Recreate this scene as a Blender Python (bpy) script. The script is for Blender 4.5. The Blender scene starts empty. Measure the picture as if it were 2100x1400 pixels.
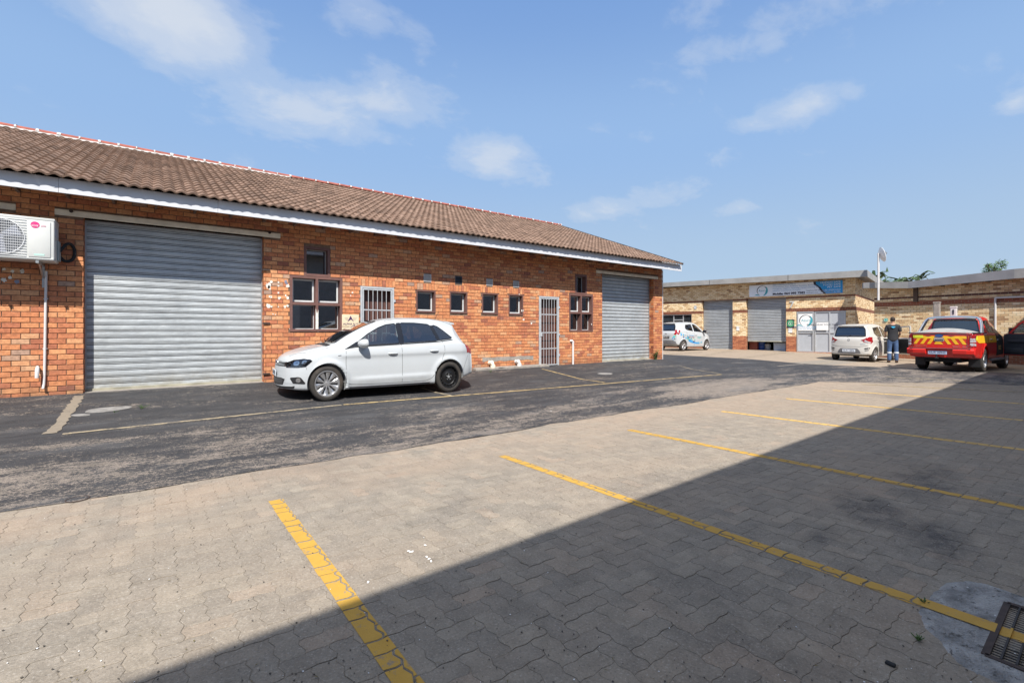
import bpy, bmesh, math, random
from mathutils import Vector, Matrix, noise
from mathutils.bvhtree import BVHTree
random.seed(7)
R = math.radians
sc = bpy.context.scene
COL = sc.collection
# ------------------------------------------------------------------ camera model (metres, camera 1.40 above the paving)
F, TH, CU, HV, CZ = 976.0, R(36.9), 1050.0, 677.0, 1.40
SN, CS = math.sin(TH), math.cos(TH)
def ray(u, v):
    t = (u-CU)/F
    return SN+t*CS, CS-t*SN, (HV-v)/F
def atY(u, v, Y):
    a, b, c = ray(u, v); k = Y/b
    return Vector((a*k, Y, CZ+c*k))
def atX(u, v, X):
    a, b, c = ray(u, v); k = X/a
    return Vector((X, b*k, CZ+c*k))
def atD(u, v, d):
    a, b, c = ray(u, v)
    return Vector((a*d, b*d, CZ+c*d))
def lerp_tab(tab, x):
    if x <= tab[0][0]: return tab[0][1]
    for (a, va), (b, vb) in zip(tab, tab[1:]):
        if x <= b: return va+(vb-va)*(x-a)/(b-a)
    return tab[-1][1]
def sstep(a, b, x):
    t = max(0, min(1, (x-a)/(b-a))); return t*t*(3-2*t)
GN = [(-8, -.04), (0, -.02), (4.35, 0), (8.3, .078), (9.0, .095), (11.13, .31), (60, .31)]
GF = [(-8, .02), (3, .04), (5, .06), (8, .10), (10, .19), (15, .26), (60, .3)]
def g(X, Y):
    w = sstep(14.8, 17.6, X)
    return lerp_tab(GN, Y)*(1-w)+lerp_tab(GF, Y)*w
def atG(u, v):
    d = 10.0
    for _ in range(40):
        a, b, c = ray(u, v)
        d2 = (g(a*d, b*d)-CZ)/c
        d = .5*d+.5*d2
    a, b, c = ray(u, v)
    return Vector((a*d, b*d, g(a*d, b*d)))
# ------------------------------------------------------------------ tagging
def tag(o, label=None, cat=None, group=None, kind=None):
    if label: o['label'] = label
    if cat: o['category'] = cat
    if group: o['group'] = group
    if kind: o['kind'] = kind
    return o
def thing(name, loc, label, cat, group=None, rz=0, scale=None):
    o = bpy.data.objects.new(name, None); COL.objects.link(o)
    o.location = loc; o.rotation_euler = (0, 0, rz)
    if scale: o.scale = scale
    o.empty_display_size = .2
    return tag(o, label, cat, group)
def copy_tree(o, parent=None):
    c = o.copy(); COL.objects.link(c)
    if parent is not None: c.parent = parent
    for ch in list(o.children): copy_tree(ch, c)
    return c
def wloc(p):
    v = Vector((0, 0, 0))
    while p is not None:
        v += p.location; p = p.parent
    return v
def chaikin(pts, n=2, closed=False):
    for _ in range(n):
        q = []
        m = len(pts)
        rng = range(m) if closed else range(m-1)
        if not closed: q.append(pts[0])
        for i in rng:
            a, b = pts[i], pts[(i+1) % m]
            q.append(tuple(x*.75+y*.25 for x, y in zip(a, b)))
            q.append(tuple(x*.25+y*.75 for x, y in zip(a, b)))
        if not closed: q.append(pts[-1])
        pts = q
    return pts
# ------------------------------------------------------------------ mesh builder
class MB:
    def __init__(s):
        s.v = []; s.f = []; s.m = []; s.uv = []; s.mi = 0; s.tone = None
    def add(s, vs, fs, uvs=None):
        b = len(s.v); s.v.extend([tuple(p) for p in vs])
        for k, f in enumerate(fs):
            s.f.append(tuple(b+i for i in f)); s.m.append(s.mi)
            if uvs: s.uv.append(uvs[k])
            elif s.tone: s.uv.append([s.tone]*len(f))
            else: s.uv.append(None)
        return s
    def box(s, x0, x1, y0, y1, z0, z1, M=None):
        vs = [Vector((x, y, z)) for z in (z0, z1) for y in (y0, y1) for x in (x0, x1)]
        if M is not None: vs = [M @ p for p in vs]
        return s.add(vs, [(0, 2, 3, 1), (4, 5, 7, 6), (0, 1, 5, 4), (2, 6, 7, 3), (0, 4, 6, 2), (1, 3, 7, 5)])
    def rbox(s, x0, x1, y0, y1, z0, z1, r=.01, M=None, seg=2):
        bm = bmesh.new(); bmesh.ops.create_cube(bm, size=1)
        for p in bm.verts: p.co = Vector(((x0+x1)/2+p.co.x*(x1-x0), (y0+y1)/2+p.co.y*(y1-y0), (z0+z1)/2+p.co.z*(z1-z0)))
        bmesh.ops.bevel(bm, geom=bm.edges[:], offset=min(r, .49*min(x1-x0, y1-y0, z1-z0)), segments=seg, affect='EDGES', profile=.5)
        bm.verts.index_update()
        vs = [p.co.copy() for p in bm.verts]
        if M is not None: vs = [M @ p for p in vs]
        s.add(vs, [[q.index for q in f.verts] for f in bm.faces]); bm.free(); return s
    def bar(s, a, b, w, h=None, up=Vector((0, 0, 1))):
        a, b = Vector(a), Vector(b); h = w if h is None else h
        d = (b-a).normalized()
        if abs(d.dot(up)) > .99: up = Vector((0, 1, 0))
        x = d.cross(up).normalized(); y = x.cross(d)
        vs = [p+x*sx*w/2+y*sy*h/2 for p in (a, b) for sx, sy in ((-1, -1), (1, -1), (1, 1), (-1, 1))]
        return s.add(vs, [(3, 2, 1, 0), (4, 5, 6, 7), (0, 1, 5, 4), (1, 2, 6, 5), (2, 3, 7, 6), (3, 0, 4, 7)])
    def tube(s, pts, r, n=8, cap=True):
        pts = [Vector(p) for p in pts]
        rs = r if isinstance(r, (list, tuple)) else [r]*len(pts)
        vs = []; fs = []; prev = None
        for i, p in enumerate(pts):
            d = (pts[min(i+1, len(pts)-1)]-pts[max(i-1, 0)]).normalized()
            if prev is None:
                x = d.orthogonal().normalized()
            else:
                x = (prev-d*prev.dot(d)).normalized()
            prev = x; y = d.cross(x)
            for k in range(n):
                a = 2*math.pi*k/n
                vs.append(p+(x*math.cos(a)+y*math.sin(a))*rs[i])
        for i in range(len(pts)-1):
            for k in range(n):
                fs.append((i*n+k, i*n+(k+1) % n, (i+1)*n+(k+1) % n, (i+1)*n+k))
        if cap:
            fs.append(tuple(reversed(range(n)))); fs.append(tuple(range((len(pts)-1)*n, len(pts)*n)))
        return s.add(vs, fs)
    def cyl(s, a, b, r, n=16): return s.tube([a, b], r, n)
    def lathe(s, prof, c=(0, 0, 0), axis='z', n=24, M=None):
        vs = []; fs = []
        for (r, h) in prof:
            for k in range(n):
                a = 2*math.pi*k/n
                p = (r*math.cos(a), r*math.sin(a), h)
                if axis == 'y': p = (p[0], p[2], p[1])
                if axis == 'x': p = (p[2], p[0], p[1])
                vs.append(Vector(p)+Vector(c))
        for i in range(len(prof)-1):
            for k in range(n):
                q = (i*n+k, i*n+(k+1) % n, (i+1)*n+(k+1) % n, (i+1)*n+k)
                fs.append(q if axis != 'y' else q[::-1])
        if M is not None: vs = [M @ p for p in vs]
        return s.add(vs, fs)
    def prism(s, poly, d, M=None):
        """poly: list of 3D points, extruded by vector d"""
        n = len(poly); a = [Vector(p) for p in poly]; b = [p+Vector(d) for p in a]
        vs = a+b
        if M is not None: vs = [M @ p for p in vs]
        return s.add(vs, [tuple(reversed(range(n))), tuple(range(n, 2*n))]+[(i, (i+1) % n, n+(i+1) % n, n+i) for i in range(n)])
    def build(s, name, mat, parent=None, smooth=False, world=True, boxuv=False, angle=35, fix=True):
        me = bpy.data.meshes.new(name)
        off = wloc(parent) if (parent is not None and world) else Vector((0, 0, 0))
        vs = [(p[0]-off.x, p[1]-off.y, p[2]-off.z) for p in s.v] if off.length else s.v
        me.from_pydata([tuple(p) for p in vs], [], s.f)
        if any(u is not None for u in s.uv) or boxuv:
            ul = me.uv_layers.new(name='UVMap'); i = 0
            for f, u, po in zip(s.f, s.uv, me.polygons):
                for k in range(len(f)):
                    if u is not None and not boxuv: ul.data[i].uv = u[k]
                    elif boxuv:
                        p = s.v[f[k]]; nn = po.normal
                        if abs(nn.z) > .7: ul.data[i].uv = (p[0], p[1])
                        elif abs(nn.y) >= abs(nn.x): ul.data[i].uv = (p[0], p[2])
                        else: ul.data[i].uv = (p[1], p[2])
                    i += 1
        mats = mat if isinstance(mat, (list, tuple)) else [mat]
        for m in mats: me.materials.append(m)
        me.polygons.foreach_set('material_index', s.m)
        if fix:
            bm = bmesh.new(); bm.from_mesh(me); bmesh.ops.recalc_face_normals(bm, faces=bm.faces[:]); bm.to_mesh(me); bm.free()
        if smooth:
            me.polygons.foreach_set('use_smooth', [True]*len(me.polygons))
            me.set_sharp_from_angle(angle=R(angle))
        me.update()
        o = bpy.data.objects.new(name, me); COL.objects.link(o)
        if parent is not None: o.parent = parent
        return o
def sheet(name, poly, step, dz, mat, zf=g, parent=None, smooth=True, thick=0):
    """polygon (x,y) laid over the ground function, cut into a grid"""
    bm = bmesh.new()
    bm.faces.new([bm.verts.new((x, y, 0)) for x, y in poly])
    xs = [p[0] for p in poly]; ys = [p[1] for p in poly]
    bmesh.ops.triangulate(bm, faces=bm.faces[:])
    for ax, lo, hi in ((0, min(xs), max(xs)), (1, min(ys), max(ys))):
        c = math.ceil(lo/step)*step
        while c < hi:
            co = [0, 0, 0]; no = [0, 0, 0]; co[ax] = c; no[ax] = 1
            bmesh.ops.bisect_plane(bm, geom=bm.verts[:]+bm.edges[:]+bm.faces[:], plane_co=co, plane_no=no, dist=1e-6)
            c += step
    bmesh.ops.recalc_face_normals(bm, faces=bm.faces[:])
    if bm.faces[:] and bm.faces[0].normal.z < 0: bmesh.ops.reverse_faces(bm, faces=bm.faces[:])
    for v in bm.verts: v.co.z = zf(v.co.x, v.co.y)+dz
    if thick:
        be = [e for e in bm.edges if len(e.link_faces) == 1]
        r = bmesh.ops.extrude_edge_only(bm, edges=be)
        for v in [q for q in r['geom'] if isinstance(q, bmesh.types.BMVert)]: v.co.z -= thick
        bmesh.ops.recalc_face_normals(bm, faces=bm.faces[:])
    me = bpy.data.meshes.new(name); bm.to_mesh(me); bm.free(); me.materials.append(mat)
    if smooth and not thick: me.polygons.foreach_set('use_smooth', [True]*len(me.polygons))
    o = bpy.data.objects.new(name, me); COL.objects.link(o)
    if parent is not None:
        o.parent = parent; l = wloc(parent)
        for v in me.vertices: v.co -= l
    return o
# ------------------------------------------------------------------ materials
class NT:
    def __init__(s, name):
        s.m = bpy.data.materials.new(name); s.m.use_nodes = True
        s.t = s.m.node_tree; s.n = s.t.nodes; s.l = s.t.links
        s.b = s.n['Principled BSDF']; s.out = s.n['Material Output']
    def node(s, ty, ins=None, **kw):
        n = s.n.new(ty)
        for k, v in kw.items(): setattr(n, k, v)
        for k, v in (ins or {}).items():
            if isinstance(v, bpy.types.NodeSocket): s.l.new(v, n.inputs[k])
            else: n.inputs[k].default_value = v
        return n
    def math(s, op, a, b=0, c=None, clamp=False):
        ins = {0: a, 1: b}
        if c is not None: ins[2] = c
        return s.node('ShaderNodeMath', ins, operation=op, use_clamp=clamp).outputs[0]
    def pos(s, obj=False):
        if obj: return s.node('ShaderNodeTexCoord').outputs['Object']
        return s.node('ShaderNodeNewGeometry').outputs['Position']
    def mapv(s, vec, sc=(1, 1, 1), rot=(0, 0, 0), loc=(0, 0, 0)):
        return s.node('ShaderNodeMapping', {0: vec, 1: loc, 2: rot, 3: sc}).outputs[0]
    def noise(s, vec, scale, detail=4, rough=.55, dist=0, col=False):
        n = s.node('ShaderNodeTexNoise', {'Vector': vec, 'Scale': scale, 'Detail': detail, 'Roughness': rough, 'Distortion': dist})
        return n.outputs[1 if col else 0]
    def ramp(s, fac, stops, interp='LINEAR'):
        n = s.node('ShaderNodeValToRGB', {0: fac}); r = n.color_ramp; r.interpolation = interp
        while len(r.elements) < len(stops): r.elements.new(.5)
        for e, (p, c) in zip(r.elements, stops):
            e.position = p; e.color = (c[0], c[1], c[2], 1) if isinstance(c, (tuple, list)) else (c, c, c, 1)
        return n.outputs[0]
    def mix(s, f, a, b, mode='MIX'):
        n = s.n.new('ShaderNodeMix'); n.data_type = 'RGBA'; n.blend_type = mode
        for k, v in ((0, f), (6, a), (7, b)):
            if isinstance(v, bpy.types.NodeSocket): s.l.new(v, n.inputs[k])
            elif k == 0: n.inputs[k].default_value = v
            else: n.inputs[k].default_value = (v[0], v[1], v[2], 1)
        return n.outputs[2]
    def bump(s, h, dist, strength=1.0, nrm=None):
        ins = {'Height': h, 'Distance': dist, 'Strength': strength}
        if nrm is not None: ins['Normal'] = nrm
        return s.node('ShaderNodeBump', ins).outputs[0]
    def set(s, **kw):
        names = dict(col='Base Color', rough='Roughness', metal='Metallic', nrm='Normal', spec='Specular IOR Level', coat='Coat Weight',
                     coatr='Coat Roughness', alpha='Alpha', trans='Transmission Weight', ior='IOR', sheen='Sheen Weight')
        for k, v in kw.items():
            i = s.b.inputs[names[k]]
            if isinstance(v, bpy.types.NodeSocket): s.l.new(v, i)
            elif k == 'col': i.default_value = (v[0], v[1], v[2], 1)
            else: i.default_value = v
        return s.m
def simple(name, col, rough=.5, metal=0, var=.12, sc_=6, bump=0, coat=0, spec=.5, obj=True, dirt=None):
    """base colour with mild tonal variation, optional dirt colour patches and bump"""
    t = NT(name); p = t.pos(obj)
    n = t.noise(p, sc_, 5)
    lo = tuple(c*(1-var) for c in col); hi = tuple(min(1, c*(1+var)) for c in col)
    c = t.ramp(n, [(.3, lo), (.7, hi)])
    if dirt:
        m = t.ramp(t.noise(p, dirt[1], 6, .7), [(dirt[2], 0), (dirt[3], 1)])
        c = t.mix(m, c, dirt[0])
    t.set(col=c, rough=rough, metal=metal, coat=coat, spec=spec, coatr=.03)
    if bump:
        t.set(nrm=t.bump(t.noise(p, sc_*8, 4), bump))
    return t.m
MT = {}
# --- geometric bricks: tone per brick comes from UV (a random pair)
def brick_geo_mat(name, stops, streak=True):
    t = NT(name); uv = t.node('ShaderNodeUVMap').outputs[0]
    sep = t.node('ShaderNodeSeparateXYZ', {0: uv})
    base = t.ramp(sep.outputs[0], stops)
    p = t.pos()
    n1 = t.noise(p, 22, 5, .65); n2 = t.noise(p, 90, 3, .6)
    c = t.mix(.55, base, t.ramp(n1, [(.3, .28), (.7, .85)]), 'OVERLAY')
    sp = t.ramp(n2, [(.60, 0), (.72, 1)])
    c = t.mix(t.math('MULTIPLY', sp, .25), c, (.10, .05, .04))
    # weathering low on the wall and large stains
    big = t.ramp(t.noise(t.mapv(p, (.5, .5, 1.3)), 1.6, 5, .6), [(.52, 0), (.72, 1)])
    c = t.mix(t.math('MULTIPLY', big, .28), c, (.20, .11, .085))
    z = t.node('ShaderNodeSeparateXYZ', {0: p}).outputs[2]
    low = t.math('SUBTRACT', 1.0, t.math('MULTIPLY', t.math('SUBTRACT', z, .30), 3.5, clamp=True), clamp=True)
    lowm = t.math('MULTIPLY', low, t.ramp(t.noise(p, 5, 5), [(.35, .2), (.65, 1)]))
    c = t.mix(t.math('MULTIPLY', lowm, .7), c, (.13, .085, .06))
    effl = t.ramp(t.noise(p, 3.1, 6, .7), [(.63, 0), (.75, 1)])
    c = t.mix(t.math('MULTIPLY', effl, .35), c, (.48, .42, .36))
    return t.set(col=c, rough=.82, nrm=t.bump(n2, .004, .5), spec=.3)
MT['brick'] = brick_geo_mat('red_brick', [(0, (.27, .10, .065)), (.05, (.40, .140, .075)), (.3, (.50, .190, .085)), (.6, (.55, .225, .10)), (.87, (.60, .27, .125)), (.96, (.56, .31, .17)), (1, (.33, .22, .17))])
# --- procedural brick pattern in UV metres
def brick_tex_mat(name, stops, mortar, bw, bh, bands=None, bump=.006, joint=.011):
    t = NT(name); uv = t.node('ShaderNodeUVMap').outputs[0]
    sx = t.node('ShaderNodeSeparateXYZ', {0: uv}); x, y = sx.outputs[0], sx.outputs[1]
    row = t.math('FLOOR', t.math('DIVIDE', y, bh))
    off = t.math('MULTIPLY', t.math('MODULO', t.math('ABSOLUTE', row), 2.0), .5)
    xb = t.math('ADD', t.math('DIVIDE', x, bw), off)
    colm = t.math('FLOOR', xb)
    fx = t.math('MULTIPLY', t.math('SUBTRACT', xb, colm), bw)
    fy = t.math('MULTIPLY', t.math('SUBTRACT', t.math('DIVIDE', y, bh), row), bh)
    ex = t.math('MINIMUM', fx, t.math('SUBTRACT', bw, fx)); ey = t.math('MINIMUM', fy, t.math('SUBTRACT', bh, fy))
    e = t.math('MINIMUM', ex, ey)
    p = t.pos()
    e = t.math('ADD', e, t.math('MULTIPLY', t.math('SUBTRACT', t.noise(p, 30, 3), .5), .006))
    mask = t.math('MULTIPLY', t.math('SUBTRACT', e, joint*.35), 1/(joint*.35), clamp=True)
    idv = t.node('ShaderNodeCombineXYZ', {0: colm, 1: row}).outputs[0]
    wn = t.node('ShaderNodeTexWhiteNoise', {'Vector': idv}, noise_dimensions='2D').outputs[0]
    c = t.ramp(wn, stops)
    n1 = t.noise(p, 14, 4, .6)
    c = t.mix(.5, c, t.ramp(n1, [(.3, .3), (.7, .75)]), 'OVERLAY')
    if bands:
        for z0, z1, bc in bands:
            a = t.math('GREATER_THAN', y, z0); b = t.math('LESS_THAN', y, z1)
            c = t.mix(t.math('MULTIPLY', a, b), c, t.mix(wn, bc, tuple(k*.6 for k in bc)))
    c = t.mix(mask, mortar, c)
    return t.set(col=c, rough=.85, nrm=t.bump(mask, bump), spec=.25)
BW, BH = .2204, .0897
red_stops = [(0, (.20, .055, .030)), (.2, (.36, .10, .045)), (.5, (.52, .16, .06)), (.85, (.6, .23, .09)), (1, (.34, .18, .12))]
MT['brick_tex'] = brick_tex_mat('red_brick_side', red_stops, (.20, .13, .09), BW, BH)
yel = [(0, (.34, .20, .11)), (.1, (.54, .34, .18)), (.35, (.70, .49, .27)), (.7, (.80, .60, .36)), (1, (.86, .69, .45))]
DB = (.24, .075, .042)
MT['yellow_brick'] = brick_tex_mat('yellow_brick', yel, (.36, .28, .20), BW, BH, bands=None)
def yellow_bands(name, bands): return brick_tex_mat(name, yel, (.34, .27, .19), BW, BH*1.0, bands=bands)
t = NT('mortar'); p = t.pos(); MT['mortar'] = t.set(col=t.ramp(t.noise(p, 12, 5), [(.3, (.12, .075, .05)), (.7, (.26, .17, .115))]), rough=.95, nrm=t.bump(t.noise(p, 80, 3), .004))
# --- roof tiles
t = NT('roof_tile'); uv = t.node('ShaderNodeUVMap').outputs[0]; sx = t.node('ShaderNodeSeparateXYZ', {0: uv}); p = t.pos()
c = t.ramp(sx.outputs[0], [(0, (.12, .080, .060)), (.4, (.185, .120, .088)), (.8, (.235, .155, .115)), (1, (.28, .19, .145))])
c = t.mix(.5, c, t.ramp(t.noise(p, 9, 6, .7), [(.3, .3), (.7, .75)]), 'OVERLAY')
m = t.ramp(t.noise(p, 1.1, 5, .6), [(.45, 0), (.75, 1)]); c = t.mix(t.math('MULTIPLY', m, .4), c, (.15, .105, .08))
m = t.ramp(t.noise(p, 45, 3, .7), [(.62, 0), (.72, 1)]); c = t.mix(t.math('MULTIPLY', m, .45), c, (.38, .32, .26))
MT['tile'] = t.set(col=c, rough=.9, nrm=t.bump(t.noise(p, 120, 3), .004), spec=.2)
MT['ridge'] = simple('ridge_tile_red', (.30, .085, .06), .8, var=.3, sc_=4, obj=False)
MT['ridge_mortar'] = simple('ridge_mortar_white', (.48, .46, .44), .9, var=.2, sc_=9, obj=False, bump=.01)
MT['fascia'] = simple('white_fascia_paint', (.60, .61, .64), .55, var=.05, sc_=2.5, obj=False, dirt=((.42, .40, .38), 5, .68, .9))
MT['cream'] = simple('cream_paint', (.80, .71, .57), .7, var=.12, sc_=5, obj=False, dirt=((.30, .24, .17), 7, .6, .85))
# --- rolling shutter: galvanised with streaks
def shutter_mat(name, c0, c1, rust=True):
    t = NT(name); p = t.pos()
    st = t.noise(t.mapv(p, (1.6, 1.6, 9)), 2.2, 6, .65)
    c = t.ramp(st, [(.25, c0), (.75, c1)])
    c = t.mix(t.math('MULTIPLY', t.ramp(t.noise(t.mapv(p, (2, 2, .5)), 2, 5, .7), [(.5, 0), (.8, 1)]), .22), c, tuple(k*.5 for k in c0))
    if rust:
        z = t.node('ShaderNodeSeparateXYZ', {0: p}).outputs[2]
        low = t.math('SUBTRACT', 1.0, t.math('MULTIPLY', t.math('SUBTRACT', z, .32), 3.0, clamp=True), clamp=True)
        m = t.math('MULTIPLY', low, t.ramp(t.noise(p, 3.5, 6, .7), [(.35, 0), (.7, 1)]))
        c = t.mix(t.math('MULTIPLY', m, .8), c, (.26, .21, .11))
        sp = t.ramp(t.noise(p, 11, 4, .8), [(.70, 0), (.76, 1)])
        c = t.mix(t.math('MULTIPLY', sp, .6), c, (.18, .10, .05))
    big = t.ramp(t.noise(t.mapv(p, (.8, .8, 1.6), loc=(2, 0, 1)), 1.5, 6, .7), [(.46, 0), (.72, 1)])
    c = t.mix(t.math('MULTIPLY', big, .38), c, tuple(k*.55 for k in c0))
    sm = t.ramp(t.noise(t.mapv(p, (.7, .7, 14)), 3.0, 4, .6), [(.55, 0), (.75, 1)])
    c = t.mix(t.math('MULTIPLY', sm, .35), c, (.30, .28, .25))
    h = t.math('ADD', t.math('MULTIPLY', t.noise(p, 14, 4), .004), t.math('MULTIPLY', t.noise(t.mapv(p, (1, 1, 2)), 2.2, 3, .5), .016))
    return t.set(col=c, rough=.52, metal=.3, nrm=t.bump(h, 1.0), spec=.4)
MT['shutter'] = shutter_mat('galvanised_shutter', (.42, .45, .47), (.62, .65, .66))
MT['shutter_far'] = shutter_mat('grey_shutter', (.36, .38, .40), (.50, .53, .55), False)
MT['darkline'] = simple('slat_joint_dark', (.07, .065, .06), .8, obj=False)
MT['brown'] = simple('brown_frame_paint', (.155, .075, .062), .6, var=.15, sc_=6, obj=False, dirt=((.28, .19, .16), 14, .62, .8))
MT['brown_door'] = simple('brown_door_boards', (.115, .055, .045), .6, var=.2, sc_=4, obj=False)
MT['casement'] = simple('grey_casement_paint', (.56, .57, .57), .5, var=.1, obj=False, dirt=((.3, .27, .24), 12, .6, .8))
MT['peeled'] = simple('peeling_white_paint', (.72, .69, .62), .8, var=.2, sc_=20, obj=False)
MT['white_pvc'] = simple('white_pvc', (.64, .62, .61), .4, var=.06, obj=False)
MT['steel_paint'] = simple('grey_steel_paint', (.50, .52, .54), .45, metal=.2, var=.12, sc_=12, obj=False)
MT['rust'] = simple('rusty_steel', (.055, .036, .030), .8, var=.3, sc_=20, obj=False)
MT['black_rubber'] = simple('black_foam', (.02, .02, .022), .85, var=.2)
MT['ac_white'] = simple('ac_casing', (.60, .61, .59), .4, var=.04, sc_=3)
MT['ac_dark'] = simple('ac_coil_dark', (.10, .11, .13), .5, metal=.4)
MT['magenta'] = simple('magenta_print', (.62, .03, .20), .5, var=.03)
MT['mint'] = simple('mint_label', (.45, .68, .60), .5, var=.03)
MT['white'] = simple('white_print', (.80, .80, .80), .5, var=.02)
MT['galv'] = simple('galvanised_steel', (.45, .47, .48), .4, metal=.7, var=.1, obj=False)
MT['concrete'] = simple('concrete_beam', (.29, .285, .28), .85, var=.14, sc_=2, obj=False, bump=.004, dirt=((.24, .22, .19), 3, .55, .85))
MT['roof_and_shade_dark'] = simple('dark_roof_and_edge_shade', (.22, .22, .235), .8, var=.15, sc_=2, obj=False)  # dark roof grey, also used for shade painted on a roof edge
MT['alu'] = simple('aluminium_frame', (.55, .56, .57), .4, metal=.5, var=.05, obj=False)
MT['alu_panel'] = simple('grey_door_panel', (.42, .44, .47), .35, var=.05, obj=False, coat=.3)
MT['paper'] = simple('paper_white', (.80, .80, .79), .7, var=.03)
MT['signwhite'] = simple('sign_board_white', (.80, .86, .93), .45, var=.03)
MT['signblue'] = simple('sign_board_blue', (.015, .30, .68), .45, var=.05)
MT['ink'] = simple('ink_dark', (.03, .03, .05), .6, var=.02)
MT['inkblue'] = simple('ink_blue', (.10, .30, .55), .6, var=.02)
MT['teal'] = simple('ink_teal', (.05, .35, .42), .6, var=.02)
MT['green'] = simple('sign_green', (.05, .33, .14), .5, var=.03)
MT['beige_sign'] = simple('beige_sign_board', (.72, .60, .42), .6, var=.05)
MT['purple'] = simple('ink_purple', (.07, .03, .10), .6, var=.02)
t = NT('dark_window_glass'); p = t.pos()
MT['glass'] = t.set(col=t.ramp(t.noise(p, 2.5, 4), [(.3, (.012, .016, .02)), (.7, (.035, .045, .052))]), rough=.12, spec=.5)
# see-through glass for the cars and panes
def see_glass(name, tint, rough=.02, f0=.06):
    t = NT(name)
    tr = t.node('ShaderNodeBsdfTransparent', {0: (*tint, 1)}); gl = t.node('ShaderNodeBsdfGlossy', {0: (.95, .97, 1, 1), 'Roughness': rough})
    lw = t.node('ShaderNodeFresnel', {0: 1.5})
    fac = t.math('MULTIPLY_ADD', lw.outputs[0], 1.35, f0, clamp=True)
    mx = t.node('ShaderNodeMixShader', {0: fac}); t.l.new(tr.outputs[0], mx.inputs[1]); t.l.new(gl.outputs[0], mx.inputs[2])
    t.l.new(mx.outputs[0], t.out.inputs[0]); return t.m
MT['carglass'] = see_glass('car_glass', (.66, .72, .71), .02, .12); MT['carglass_dark'] = see_glass('car_glass_tinted', (.20, .24, .26), .02, .11)
MT['lens'] = see_glass('clear_lens', (.88, .88, .88), .02, .0)
MT['pane'] = see_glass('window_pane', (.34, .38, .40), .03, .2)
# --- plaster / interior
MT['dark_int'] = simple('dark_interior', (.035, .035, .035), .9)
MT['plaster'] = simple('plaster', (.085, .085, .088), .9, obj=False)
MT['grout'] = simple('grey_mortar_patch', (.30, .27, .24), .95, var=.2, sc_=9, obj=False, bump=.008)
# --- paving (geometry: tone in UV)
def dust(t, p, c):
    """sand and dirt blown over the yard, and soft oil stains"""
    sx = t.node('ShaderNodeSeparateXYZ', {0: p})
    m = t.ramp(t.noise(t.mapv(p, (.35, .9, 1)), 1.1, 5, .6), [(.42, 0), (.72, 1)])
    m = t.math('ADD', m, t.math('MULTIPLY', t.math('SUBTRACT', sx.outputs[0], 4.0), .09, clamp=True), clamp=True)
    c = t.mix(t.math('MULTIPLY', m, .55), c, (.33, .255, .19))
    near = t.math('SUBTRACT', 1.0, t.math('MULTIPLY', t.math('ABSOLUTE', t.math('SUBTRACT', sx.outputs[1], 5.0)), .8, clamp=True), clamp=True)
    nm = t.math('MULTIPLY', near, t.ramp(t.noise(p, 1.7, 5), [(.35, 0), (.6, 1)]))
    c = t.mix(t.math('MULTIPLY', nm, .55), c, (.36, .27, .20))
    st = t.ramp(t.noise(t.mapv(p, (.5, .8, 1), loc=(3, 1, 0)), .9, 4, .5), [(.60, 0), (.74, 1)])
    c = t.mix(t.math('MULTIPLY', st, .35), c, (.085, .08, .078))
    return c
def gauss2(t, p, x, y, rx, ry, rot=0):
    q = t.node('ShaderNodeMapping', {0: p, 1: (x, y, 0), 2: (0, 0, rot), 3: (rx, ry, 1)}, vector_type='TEXTURE').outputs[0]
    s = t.node('ShaderNodeSeparateXYZ', {0: q})
    d = t.math('ADD', t.math('MULTIPLY', s.outputs[0], s.outputs[0]), t.math('MULTIPLY', s.outputs[1], s.outputs[1]))
    return t.math('SUBTRACT', 1.0, d, clamp=True)
def stains(t, p, c):
    m = None
    for (u, v, rx, ry, rot, k) in ((1790, 1045, .55, .30, .5, 1), (1925, 1105, .45, .22, .3, 1), (1900, 985, .9, .30, .1, .8), (1690, 1100, .25, .12, 0, .7), (1330, 1000, .7, .35, .4, .35), (1500, 1290, .8, .4, 1, .3)):
        a = atG(u, v); gs = t.math('MULTIPLY', gauss2(t, p, a.x, a.y, rx, ry, rot), k)
        m = gs if m is None else t.math('MAXIMUM', m, gs)
    m = t.math('MULTIPLY', m, t.ramp(t.noise(p, 4.5, 5, .65), [(.38, .15), (.62, 1)]))
    return t.mix(t.math('MULTIPLY', m, .85), c, (.055, .052, .055))
t = NT('concrete_paver'); uv = t.node('ShaderNodeUVMap').outputs[0]; sx = t.node('ShaderNodeSeparateXYZ', {0: uv}); p = t.pos()
c = t.ramp(sx.outputs[0], [(0, (.232, .204, .170)), (.5, (.258, .225, .185)), (.92, (.283, .246, .199)), (1, (.302, .244, .192))])
c = t.mix(.6, c, t.ramp(t.noise(p, 7, 6, .7), [(.3, .35), (.7, .68)]), 'OVERLAY')
c = dust(t, p, c)
c = stains(t, p, c)
agg = t.noise(p, 85, 4, .78)
c = t.mix(t.math('MULTIPLY', t.ramp(agg, [(.56, 0), (.66, 1)]), .5), c, (.52, .48, .43))
c = t.mix(t.math('MULTIPLY', t.ramp(agg, [(.34, 1), (.44, 0)]), .55), c, (.10, .09, .085))
MT['paver'] = t.set(col=c, rough=.88, nrm=t.bump(t.math('ADD', agg, t.noise(p, 40, 3)), .005, .8), spec=.25)
t = NT('joint_sand'); p = t.pos()
MT['sand'] = t.set(col=t.ramp(t.noise(p, 20, 5), [(.3, (.20, .175, .145)), (.7, (.29, .25, .205))]), rough=.95, nrm=t.bump(t.noise(p, 120, 2), .004))
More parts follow.
